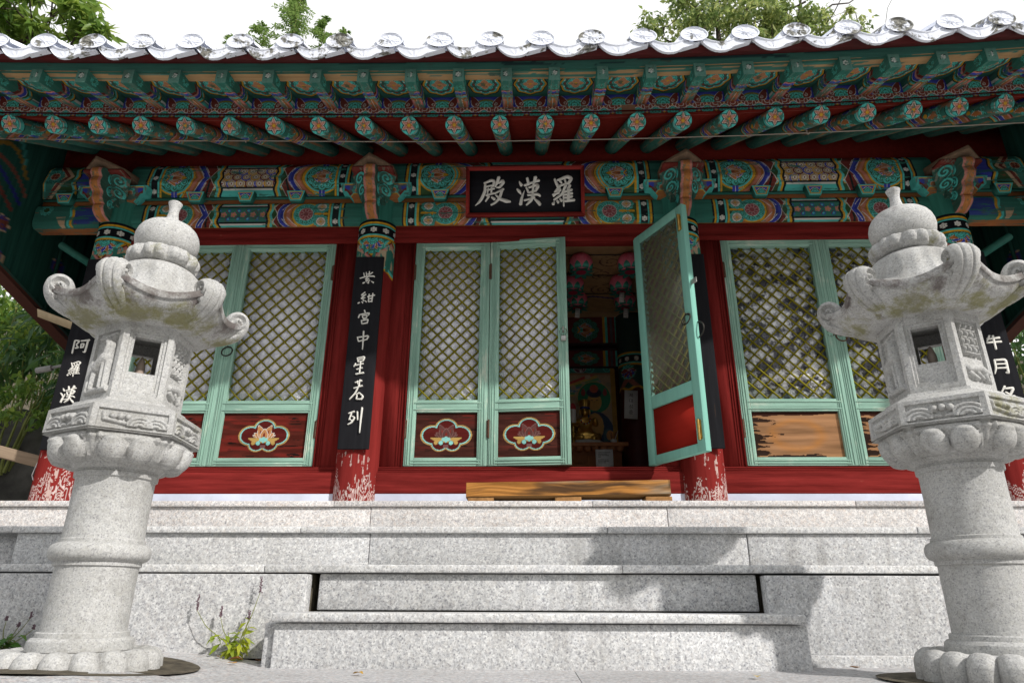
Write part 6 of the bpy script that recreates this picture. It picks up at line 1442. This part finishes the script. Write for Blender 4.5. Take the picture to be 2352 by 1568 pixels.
for k in range(8): p.spiral(-.8 + k * .2, .43, .06, (.06, .32, .27), k, 1.5, .4, 1 if k % 2 else -1)
for k in range(5): p.petal(.28, .385, math.pi / 2 + (k - 2) * .55, .085, .035, (.10, .03, .05), WHT, .006)
p.clip = None; p.C = np.minimum(p.C * 1.9, .8); p.fill(np.abs(Z - .36) < .012, (.5, .25, .15)); p.fill((X > .645) | (Z > .475), (.50, .28, .05))
mb = MB(); mb.grid(np.stack([X, np.full_like(X, -.02), Z], -1), p.C); mb.box(-.9, .70, -.018, .05, -.62, .50, (.15, .08, .04)); mb.build('picture', M['attr'], pt)
# candle holder, incense cup, paper on the post
cd = thing('candlestick', 'brass candlestick with a white candle, standing on the altar', 'candlestick', (.478, 1.60, 1.835))
mb = MB(); mb.lathe([(.0, 0), (.042, .0), (.040, .012), (.016, .02), (.014, .035), (.026, .05), (.014, .065), (.012, .085), (.030, .105), (.032, .115), (.012, .13), (.011, .155), (.017, .165), (.013, .19), (.05, .20), (.062, .215), (.05, .213), (.0, .205)], 28); mb.build('stand', M['brass'], cd, smooth=50)
mb = MB(); mb.lathe([(.0, .21), (.034, .21), (.034, .375), (.030, .38), (.0, .38)], 24, col=(.65, .62, .58)); mb.build('candle', M['attr'], cd, smooth=40)
mb = MB(); mb.lathe([(.036, .375), (.034, .41), (.02, .44), (.0, .45)], 20, col=(.5, .05, .06)); mb.build('shade', M['attr'], cd, smooth=60)
ic = thing('incense_cup', 'small white cup of incense sticks at the end of the altar', 'cup', (.90, 1.60, 1.835))
mb = MB(); mb.lathe([(.0, 0), (.026, 0), (.036, .045), (.034, .045), (.025, .006), (0, .006)], 24, col=(.6, .58, .54)); mb.build('cup', M['attr'], ic, smooth=40)
mb = MB()
for k in range(7): mb.tube([(random.uniform(-.02, .02), random.uniform(-.02, .02), .01), (random.uniform(-.045, .045), random.uniform(-.02, .02), .13)], .0022, 5, (.3, .07, .05))
mb.tube([(.0, 0, .01), (.05, -.01, .14)], .003, 5, (.7, .7, .7)); mb.build('incense_stick', M['attr'], ic)
pp_ = thing('paper_strip', 'white paper strip with four handwritten letters on the inner post', 'notice', (1.155, 1.90, 2.35))
mb = MB(); mb.box(-.075, .075, -.002, .0, -.165, .165); mb.build('sheet', M['paper'], pp_)
pp_.rotation_euler = (0, R(4), 0)
def text_mesh(body, size, parent, loc, mat, name='lettering', rot=(R(90), 0, 0)):
    cu = bpy.data.curves.new(name, 'FONT'); cu.body = body; cu.size = size; cu.align_x = 'CENTER'; cu.align_y = 'CENTER'; cu.extrude = .0008
    o = bpy.data.objects.new(name, cu); COL.objects.link(o); dg = bpy.context.evaluated_depsgraph_get(); me = bpy.data.meshes.new_from_object(o.evaluated_get(dg)); bpy.data.objects.remove(o)
    m = bpy.data.objects.new(name, me); COL.objects.link(m); m.parent = parent; m.location = loc; m.rotation_euler = rot; me.materials.clear(); me.materials.append(mat); return m
for k, ch in enumerate('제대성중'): text_mesh(ch, .055, pp_, (0, -.0035, .105 - .066 * k), M['ink'])

# paper lotus lanterns under the ceiling
def lotus_lantern(x, y, z, label, tagn, proto=None):
    t = thing('lotus_lantern', label, 'paper lantern', (x, y, z), 'pink lotus lanterns under the hall ceiling')
    if proto is not None:
        for ch in proto.children:
            if ch.name.startswith('paper_tag'): continue
            copy_obj(ch, t)
    else:
        n = 96; r = .118; th = np.linspace(0, 2 * math.pi, n, endpoint=False); ph = np.linspace(.12, 2.45, 40); T, Pp = np.meshgrid(th, ph, indexing='ij')
        Z = r * .95 * np.cos(Pp); Rr = r * np.sin(Pp) ** .8
        k = 8; a1 = np.abs(((T * k / 6.2832) % 1) - .5) * 2; a2 = np.abs(((T * k / 6.2832 + .5) % 1) - .5) * 2
        lowp = (Pp > 1.15 + .75 * a1); C = np.empty(T.shape + (3,)); base = np.array((.62, .015, .085)); tip = np.array((.80, .30, .36))
        fr = np.clip((Pp - .7) / 1.1, 0, 1)[..., None]; edge = np.clip(1 - np.abs((Pp - (.65 + .62 * (1 - a2))) / .5), 0, 1)[..., None]
        C[:] = base * (1 - fr * .6) + tip * fr * .6; C = C * (1 - edge * .35) + tip * edge * .35
        g = Pp > 1.42 + .55 * a2; rr = Rr * (1 + .03 * (1 - a1)); 
        mb = MB(); mb.grid(np.stack([rr * np.cos(T), rr * np.sin(T), Z], -1), C, wu=True); mb.build('petals', M['attr'], t, smooth=60)
        mb = MB(); gc = np.array((.03, .16, .12))
        for kk in range(8):
            b = (kk + .5) * 2 * math.pi / 8; q = np.linspace(-1, 1, 9); s = np.linspace(0, 1, 12); Q, S_ = np.meshgrid(q, s, indexing='ij')
            wv = .36 * np.sin(np.clip(1 - S_, 0, 1) * 1.57) ** .8; pv = 2.35 - .68 * S_; T_ = b + Q * wv; R_ = r * np.sin(pv) ** .8 * 1.05
            mb.grid(np.stack([R_ * np.cos(T_), R_ * np.sin(T_), r * .95 * np.cos(pv)], -1), gc * (1 + 1.6 * np.exp(-((S_ - .35) / .2) ** 2))[..., None])
            R2 = .05 + .085 * S_; w2 = .036 * np.sin(np.clip(1 - S_, 0, 1) * 1.57) ** .8 * np.interp(S_, [0, 1], [.7, 1]); zz = -.092 - .02 * S_ + .012 * S_ ** 2
            cx, sx = math.cos(b), math.sin(b); mb.grid(np.stack([R2 * cx - Q * w2 * sx, R2 * sx + Q * w2 * cx, zz], -1), (.035, .19, .15))
        mb.build('sepals', M['attr'], t, smooth=60)
        mb = MB(); mb.lathe([(.0, -.088), (.058, -.088)], 24, col=(.36, .02, .06)); mb.lathe([(.004, .11), (.004, .30)], 6, col=(.02, .02, .02)); mb.build('base_disc', M['attr'], t)
    for k in range(tagn):
        mb = MB(); mb.box(-.026, .026, -.0006, .0006, -.115, 0, (.66, .64, .62))
        for r_ in range(3):
            for c_ in range(3): mb.box(-.018 + c_ * .013, -.013 + c_ * .013, -.0016, -.0007, -.022 - .032 * r_, -.016 - .032 * r_, (.05, .05, .05))
        o = mb.build('paper_tag', M['attr'], t); o.location = (.0, -.055, -.115); o.rotation_euler = (0, R(5), 0)
    return t
L0_ = lotus_lantern(.536, .60, 3.440, 'pink paper lotus lantern hanging nearest the door gap, upper left, without a tag', 0)
lotus_lantern(1.02, .60, 3.440, 'pink paper lotus lantern in the upper row, half hidden by the open door leaf', 0, L0_)
lotus_lantern(.480, 1.05, 3.430, 'pink paper lotus lantern in the middle row, half hidden by the door stile, untagged', 0, L0_)
lotus_lantern(.990, 1.05, 3.430, 'tagged pink paper lotus lantern in the middle row, next to the open door leaf', 1, L0_)
lotus_lantern(.557, 1.50, 3.450, 'tagged pink paper lotus lantern in the lowest row, beside the door stile', 1, L0_)
lotus_lantern(1.095, 1.50, 3.445, 'tagged pink paper lotus lantern in the lowest row, beside the open door leaf', 1, L0_)
for k, yy in enumerate((.60, 1.05, 1.50)):
    w_ = MB(); w_.tube([(-3.7, yy, 3.545 - .004 * k), (3.7, yy, 3.545 - .004 * k)], .005, 6); tag(w_.build('lantern_wire', M['iron']), ('black lantern wire nearest the doorway, under the ceiling', 'black lantern wire in the middle of the hall ceiling', 'black lantern wire deepest in the hall, before the beam')[k], 'wire')

# ================================================================== WIRES, STRIPS, LOOSE TIMBER
w_ = thing('eave_wire', 'thin grey wire strung under the rafters along the whole eave', 'wire', (0, -.75, 3.93))
pts = [(-4.9, 4.005), (-4.4, 3.995), (-3.2, 3.955), (-2.265, 3.940), (-1.2, 3.915), (-.11, 3.906), (.8, 3.912), (1.787, 3.930), (3.0, 3.972), (4.149, 4.024), (4.9, 4.06)]
mb = MB(); mb.tube([(a, 0, b - 3.93) for a, b in pts], .0048, 6); mb.build('cable', M['wire'], w_, smooth=60)
for xh in (-2.41, -.205, 2.345):
    zc = float(np.interp(xh, [p_[0] for p_ in pts], [p_[1] for p_ in pts])) - 3.93; mb = MB(); t = np.linspace(-.6, 4.3, 14); mb.tube(np.concatenate([[(xh, .02, zc + .05)], np.stack([np.full(14, xh) + .004 * t, .012 * np.sin(t), zc + .004 + .014 * np.cos(t)], -1)]), .0058, 6); mb.build('hook', M['wire'], w_, smooth=60)
wire_k = .959; w_.location = CAMPOS * (1 - wire_k) + Vector(w_.location) * wire_k; w_.scale = (wire_k,) * 3
mb = MB(); mb.tube([(3.9, .0, 1.74), (5.6, .5, 1.62)], .008, 6); tag(mb.build('cable', M['paper']), 'white cable running off to the right from the corner post', 'wire')
mb = MB(); mb.tube([(-3.94, -.10, 1.40), (-3.96, -.12, 1.30), (-3.99, -.10, 1.22), (-3.97, -.1, 1.18)], .004, 6); tag(mb.build('cable', M['paper']), 'short white cord dangling below the left vertical board', 'wire')
an = MB(); G = np.array([[(-4.35, -.08, 2.69), (-4.35, -.05, 2.625), (-4.33, -.0, 2.69)], [(-3.6, -.02, 2.42), (-3.6, .01, 2.355), (-3.58, .06, 2.42)]]); an.grid(G, (.6, .5, .36)); an.grid(G + [0, .004, .004], (.6, .5, .36))
tag(an.build('angle_strip', mat_plain('cream_strip', (.55, .44, .28), .6)), 'cream angle strip sticking out sideways under the left gable', 'wooden strip')
mb = MB(); mb.tube([(-4.16, .02, 2.17), (-3.75, .02, 2.26)], .013, 8); mb.tube([(-4.28, .02, 2.145), (-4.15, .02, 2.17)], .026, 10); tag(mb.build('pipe_end', mat_plain('grey_pipe', (.25, .25, .24), .5), smooth=50), 'grey pipe end with a thick socket under the left gable', 'pipe')
def timber(name, a, b, w, mat, label, cat='timber'):
    a, b = Vector(a), Vector(b); d = b - a; L = d.length; mb = MB(); mb.box(-w / 2, w / 2, -w / 2, w / 2, 0, L); o = mb.build(name, mat, bevel=.006); o.location = a; o.rotation_euler = d.to_track_quat('Z', 'Y').to_euler(); return tag(o, label, cat)
M['greywood_z'] = mat_wood('weathered_grey_post', 2, .3, (.10, .08, .06), base=(.36, .27, .19), vary=.6, soft=.25)
timber('timber_beam', (-4.60, .25, 1.485), (-3.6, .55, 1.25), .095, M['greywood_z'], 'grey squared timber lying aslant left of the corner post')
timber('timber_prop', (-4.42, .25, .95), (-3.75, .6, 1.45), .05, M['greywood_z'], 'thin grey timber prop leaning behind the left corner post')

# ================================================================== PLANTS
M['leaf_big'] = mat_leaf('chestnut_leaf', (.07, .15, .03), (.15, .26, .05), (.28, .38, .08), .36, .45)
M['leaf_fine'] = mat_leaf('feathery_leaf', (.08, .16, .045), (.13, .23, .06), (.20, .30, .09), .5, .45)
M['leaf_tree'] = mat_leaf('oak_leaf', (.07, .13, .04), (.20, .28, .09), (.42, .46, .18), .42, .5)
M['leaf_bamboo'] = mat_leaf('bamboo_leaf', (.03, .09, .035), (.07, .16, .05), (.15, .26, .08), .4, .35)
M['leaf_lime'] = mat_leaf('lime_leaf', (.12, .20, .02), (.30, .38, .03), (.45, .48, .05), .5, .4)
M['leaf_shade'] = mat_leaf('shrub_leaf', (.07, .15, .03), (.15, .27, .05), (.30, .40, .08), .45, .4)
M['leaf_green'] = mat_leaf('weed_leaf', (.05, .14, .03), (.09, .22, .04), (.16, .30, .06), .45, .35)
def leaves(mb, C, D, U, L, Wd, col=(.2, .3, .05), shape='oval'):
    """C centres (n,3), D directions, U rough up vectors, L lengths, Wd widths: one folded leaf each (own island)"""
    n = len(C); D = D / (np.linalg.norm(D, axis=1)[:, None] + 1e-9); Sd = np.cross(D, U); Sd /= np.linalg.norm(Sd, axis=1)[:, None] + 1e-9; Nn = np.cross(Sd, D)
    L = np.asarray(L).reshape(-1, 1) * np.ones((n, 1)); Wd = np.asarray(Wd).reshape(-1, 1) * np.ones((n, 1))
    base = C; a = C + D * L * .45; tip = C + D * L - Nn * L * .18
    l = a + Sd * Wd / 2 - Nn * Wd * -.18; r = a - Sd * Wd / 2 + Nn * Wd * .18
    V = np.stack([base, l, a, r, tip], 1).reshape(-1, 3); k = np.arange(n)[:, None] * 5
    mb.add(V, [np.concatenate([k + np.array([[0, 2, 1]]), k + np.array([[1, 2, 4]]), k + np.array([[0, 3, 2]]), k + np.array([[3, 4, 2]])])], col)
def rdir(n, g, up=0.0, spread=1.0):
    v = g.normal(size=(n, 3)); v /= np.linalg.norm(v, axis=1)[:, None]; v[:, 2] = v[:, 2] * spread + up; return v
def branchy(mb, p0, p1, r0, r1, g, wob=.12, n=9, seg=7):
    P0, P1 = np.array(p0, float), np.array(p1, float); t = np.linspace(0, 1, n)[:, None]; L = np.linalg.norm(P1 - P0)
    W_ = np.cumsum(g.normal(size=(n, 3)), 0) * wob * L / n; W_ -= t * W_[-1]; P_ = P0 + (P1 - P0) * t + W_; mb.tube(P_, np.linspace(r0, r1, n), seg, (.07, .055, .04)); return P_
def tree(name, label, cat, base, trunk_top, limbs, clumps, leaf, lmat, seed, group=None, tr=(.22, .12), dens=.62):
    g = np.random.default_rng(seed); t = thing(name, label, cat, base, group); b = np.array(base); mb = MB()
    tp = branchy(mb, (0, 0, -.2), np.array(trunk_top) - b, tr[0], tr[1], g, .10, 12, 10)
    for (f0, e, r0) in limbs:
        s0 = tp[min(len(tp) - 1, int(f0 * (len(tp) - 1)))]; lp = branchy(mb, s0, np.array(e) - b, r0, r0 * .35, g, .30, 10)
        for k in range(6): q = lp[g.integers(3, 10)]; branchy(mb, q, q + g.normal(size=3) * np.array([.9, .9, .7]) + [0, 0, .3], r0 * .35, r0 * .12, g, .3, 6, 5)
    mb.build('trunk', M['bark'], t, smooth=60)
    mb = MB(); L, Wd, droop = leaf
    for (cx, cy, cz, rx, ry, rz, n) in clumps:
        # sub-clumps keep the outline ragged
        n = int(n * dens); m = max(3, n // 55); sc = g.normal(size=(m, 3)); sc /= np.linalg.norm(sc, axis=1)[:, None]; sc *= (g.uniform(.35, 1.0, size=(m, 1))) ** .6
        w_ = g.integers(0, m, n); pos = sc[w_] + g.normal(size=(n, 3)) * .15
        C = np.array([cx, cy, cz]) - b + pos * np.array([rx, ry, rz])
        D = rdir(n, g, droop); leaves(mb, C, D, rdir(n, g, .9), g.uniform(.7, 1.25, n) * L, g.uniform(.8, 1.2, n) * Wd)
    mb.build('crown', lmat, t); return t
# tall tree behind the roof, right
cl = []
for x, z, rx, rz, n in ((3.55, 15.0, .65, .55, 900), (4.2, 15.6, .9, .8, 1700), (4.4, 14.7, .8, .6, 1500), (5.4, 15.4, .9, .7, 1300), (5.2, 16.3, 1.2, .8, 1500), (6.3, 15.2, .8, .8, 1200), (6.5, 16.3, 1.2, .8, 1500), (7.2, 15.2, .8, .6, 1200), (7.6, 16.0, .9, .8, 1500), (8.3, 15.3, .7, .7, 1300), (5.9, 14.3, 1.2, .6, 1100), (7.4, 14.2, 1.2, .6, 1100), (4.6, 13.6, 1.3, .7, 1100), (8.6, 14.3, .9, .6, 900)):
    cl.append((x, 9.2, z, rx, 1.1, rz, n))
tree('broadleaf_tree', 'large leafy tree with dark branches rising behind the right half of the roof', 'tree', (6.2, 9.5, 2.5), (6.1, 9.3, 14.3), [(.95, (4.3, 9, 16.3), .09), (.95, (5.4, 9.1, 17), .10), (1, (6.7, 9.2, 17), .10), (.9, (7.9, 9.2, 16.4), .09), (.85, (8.7, 9.2, 15.4), .07), (.85, (3.8, 9.1, 15), .06)], cl, (.19, .08, -.75), M['leaf_tree'], 11, dens=.62)
tree('broadleaf_tree', 'slim pointed tree top to the right of the large tree behind the roof', 'tree', (9.15, 9.4, 2.5), (9.15, 9.2, 15.2), [(.9, (9.3, 9.1, 15.8), .03)], [(9.12, 9.2, 15.55, .16, .25, .40, 260), (9.1, 9.2, 15.0, .36, .4, .35, 460), (8.95, 9.2, 14.4, .6, .5, .4, 520)], (.20, .08, -.75), M['leaf_tree'], 12, tr=(.10, .03))
# feathery sapling tops in the middle
def feather(name, label, stems, seed):
    g = np.random.default_rng(seed); b = np.array((-4.9, 5.2, 2.0)); t = thing(name, label, 'tree', tuple(b)); mb = MB(); lb = MB()
    for (x, y, z0, z1, wd) in stems:
        P_ = branchy(mb, np.array((x * .3 - 4.9 * .7, y, 0 + 2.0)) - b, np.array((x, y, z1)) - b, .035, .006, g, .03, 24, 6)
        for k in range(int((z1 - z0) / .036)):
            f = g.uniform(0, 1); zz = z0 + (z1 - z0) * f - b[2]; q = np.array([np.interp(zz, P_[:, 2], P_[:, i]) for i in range(3)])
            az = g.uniform(0, 6.28); L = wd * (1.15 - f * .8) * g.uniform(.6, 1.1); d = np.array([math.cos(az), math.sin(az), g.uniform(.05, .6)]); n = 10
            s = np.linspace(.1, 1, n)[:, None]; rp = q + d * L * s + np.array([0, 0, -.25]) * L * s ** 2; mb.tube(rp[[0, 4, 9]], .004, 4, (.12, .14, .05))
            sd = np.cross(d, [0, 0, 1]); sd /= np.linalg.norm(sd)
            for s_ in (-1, 1): leaves(lb, rp, np.tile(sd * s_ + d * .45, (n, 1)) + g.normal(size=(n, 3)) * .2, np.tile([0, 0, 1.], (n, 1)), .10, .032)
    mb.build('trunk', M['stem'], t, smooth=60); lb.build('crown', M['leaf_fine'], t)
feather('feathery_tree', 'feathery pale green sapling tops rising behind the roof, left of the middle', [(-4.95, 5.2, 10.6, 12.9, .50), (-4.75, 5.1, 10.8, 12.5, .5), (-5.55, 5.2, 10.5, 11.55, .40), (-6.15, 5.2, 10.6, 11.25, .32), (-4.2, 5.2, 10.5, 11.6, .42), (-4.05, 5.3, 10.3, 11.35, .36), (-3.75, 5.2, 10.4, 11.35, .26)], 21)
cl = [(-10.6, 5, 11.9, 1.0, .9, .6, 900), (-9.9, 5, 12.3, .9, .8, .4, 500), (-9.7, 5, 11.6, .7, .7, .45, 520), (-9.3, 5, 11.5, .5, .6, .35, 260), (-10.4, 5, 11.1, 1.0, .8, .5, 800), (-11.6, 5, 12, 1, 1, .8, 900), (-9.0, 5, 11.15, .3, .5, .2, 70)]
tree('chestnut_tree', 'tree with large glossy green leaves at the left end of the roof', 'tree', (-11, 5.3, 2.0), (-10.9, 5.2, 11.0), [(.95, (-9.6, 5, 12), .06), (1, (-11, 5, 12.6), .06), (.9, (-9.1, 5, 11.4), .04)], cl, (.36, .105, -.35), M['leaf_big'], 31)
# thicket at the left under the gable, and on the right edge
def thicket(name, label, cat, cen, rad, n, lmat, L, Wd, droop, seed, stems=14):
    g = np.random.default_rng(seed); t = thing(name, label, cat, (cen[0], cen[1], cen[2] - rad[2])); b = np.array((cen[0], cen[1], cen[2] - rad[2])); mb = MB()
    for k in range(stems):
        x = g.uniform(-.8, .8) * rad[0]; y = g.uniform(-.6, .6) * rad[1]; branchy(mb, (x * .6, y * .6, -.3), (x, y, rad[2] * g.uniform(1.2, 2.0)), .02, .006, g, .12, 8, 5)
    mb.build('stem', M['stem'], t, smooth=60); mb = MB(); m = max(4, n // 60); sc = g.uniform(-1, 1, size=(m, 3)); w_ = g.integers(0, m, n)
    C = (sc[w_] + g.normal(size=(n, 3)) * .14) * np.array(rad) + [0, 0, rad[2]]; leaves(mb, C, rdir(n, g, droop), rdir(n, g, .9), g.uniform(.6, 1.3, n) * L, g.uniform(.8, 1.2, n) * Wd); mb.build('foliage', lmat, t); return t
thicket('bamboo_thicket', 'dark green bamboo with long hanging leaves beneath the left gable', 'bamboo', (-5.7, 2.3, 3.0), (.9, .6, .75), 1500, M['leaf_bamboo'], .27, .045, -.9, 41)
thicket('leafy_shrub', 'bright green leafy shrub above the bamboo at the left edge', 'shrub', (-6.6, 2.6, 3.7), (.9, .6, .65), 2600, M['leaf_shade'], .12, .05, -.3, 42)
thicket('leafy_shrub', 'small leafy creeper spilling over the dark rock at the left edge', 'shrub', (-5.9, 1.75, 2.2), (.55, .4, .35), 1100, M['leaf_shade'], .10, .045, -.4, 43)
thicket('leafy_shrub', 'dark green hedge mass closing the view behind the bamboo on the left', 'shrub', (-7.2, 4.2, 3.2), (2.4, .8, 2.0), 5200, M['leaf_bamboo'], .18, .07, -.5, 44, 20)
thicket('leafy_shrub', 'dark green bush beyond the right gable, behind the corner post', 'shrub', (6.0, 2.6, 2.7), (1.1, .8, 1.5), 4200, M['leaf_bamboo'], .15, .055, -.6, 45, 16)
# dark boulder wall behind the left corner
mb = MB(); na, nb = 60, 30; A, Bb = np.meshgrid(np.linspace(0, 2 * math.pi, na, endpoint=False), np.linspace(.05, math.pi - .05, nb), indexing='ij')
rr = 1 + .28 * (vnoise(A * 2.2 + 10, Bb * 2.5, 5, 4) - .5) * np.minimum(1, np.abs(np.sin(A / 2)) * 3)
G = np.stack([rr * 1.5 * np.cos(A) * np.sin(Bb) ** .5, rr * .8 * np.sin(A) * np.sin(Bb) ** .5, rr * 1.05 * np.cos(Bb)], -1); mb.grid(G, wu=True)
o = mb.build('boulder', M['rock'], smooth=60); o.location = (-5.9, 2.5, 1.25); tag(o, 'dark mossy boulder behind the left corner of the platform', 'rock')
# weeds at the foot of the platform
def weed(x, y, z, label, stems, lmat, seed, Lf=.055, spike=True):
    g = np.random.default_rng(seed); t = thing('weed', label, 'weed', (x, y, z)); mb = MB(); lb = MB(); sb_ = MB()
    for (dx, dz, nl, sp) in stems:
        P_ = np.array([(0, 0, -.01), (dx * .25, -.015, dz * .28), (dx * .72, -.02, dz * .62), (dx, -.01, dz)]); f = np.linspace(0, 1, 18); P_ = np.stack([np.interp(f, np.linspace(0, 1, 4), P_[:, i]) for i in range(3)], -1); P_[1:-1] = (P_[:-2] + 2 * P_[1:-1] + P_[2:]) / 4
        mb.tube(P_, np.linspace(.0032, .0014, 18), 5)
        for k in range(nl):
            q = P_[int(g.uniform(.05, .62) * 17)]; az = g.uniform(0, 6.28); d = np.array([[math.cos(az), math.sin(az) * .6 - .2, g.uniform(-1.2, .25)]]); leaves(lb, q[None] + d * .012, d, np.array([[0, -.3, 1.]]) + g.normal(size=(1, 3)) * .3, Lf * g.uniform(.6, 1.25), Lf * .42)
        if sp:
            for k in range(40):
                s = k / 39; q = P_[-1] + np.array([0, 0, sp * s]); sb_.lathe([(0, -.004), (.0042 * (1.1 - .5 * s), 0), (0, .004)], 5, q[0] + g.normal() * .003, q[1] + g.normal() * .003, col=(.16, .10, .12)); sb_.V[-1][:, 2] += q[2]
    mb.build('stem', M['stem'], t, smooth=60); lb.build('leaf', lmat, t)
    if spike and sb_.n: sb_.build('flower_spike', M['attr'], t)
weed(-1.455, -1.79, .045, 'yellow green weed with tall seed spikes beside the first step', [(.085, .285, 16, .075), (-.225, .20, 12, .075), (-.10, .17, 11, .05), (.045, .16, 10, .04), (-.05, .10, 7, 0), (.05, .13, 8, 0)], M['leaf_lime'], 51, .062)
weed(-2.62, -1.80, .055, 'green weed with small purple spikes at the far left, behind the lantern base', [(.10, .15, 14, .03), (-.02, .14, 14, .02), (.05, .11, 14, .02), (.13, .10, 9, .02), (-.08, .11, 12, 0)], M['leaf_green'], 52, .06)
# fallen leaves
for k, (x, y, c, s, lab) in enumerate(((-1.42, -1.86, (.30, .13, .04), .075, 'curled brown fallen leaf under the yellow green weed'), (-1.33, -1.80, (.26, .12, .05), .07, 'brown fallen leaf against the side of the first step'), (-1.385, -1.99, (.50, .27, .05), .05, 'small orange fallen leaf left of the first step'), (-.72, -2.30, (.52, .30, .04), .06, 'yellow fallen leaf on the paving left of centre'), (.93, -2.33, (.55, .38, .05), .06, 'yellow fallen leaf on the paving right of centre'), (1.52, -1.90, (.36, .18, .06), .055, 'brown fallen leaf at the right footing course'), (-1.52, -1.84, (.2, .13, .08), .045, 'dull fallen leaf left of the weed'), (-1.90, -2.47, (.14, .25, .05), .10, 'green fallen leaf at the rim of the left lantern base'))):
    g = np.random.default_rng(90 + k); mb = MB(); q = np.linspace(0, 1, 9); w_ = np.linspace(-1, 1, 5); Q, Wq = np.meshgrid(q, w_, indexing='ij'); wid = s * .28 * np.sin(np.pi * Q ** .8)
    X = (Q - .5) * s; Y = Wq * wid; Z = .006 + .35 * np.abs(Wq) * wid * (1 + .4 * np.sin(5 * Q + k)) + .10 * s * np.sin(3 * Q + k) ** 2
    mb.grid(np.stack([X, Y, Z], -1), c); o = mb.build('fallen_leaf', M['attr'], smooth=60); o.location = (x, y, float(gz(np.array(x), np.array(y))) + .002); o.rotation_euler = (0, 0, k * 1.9); tag(o, lab, 'leaf', 'fallen leaves on the paving')
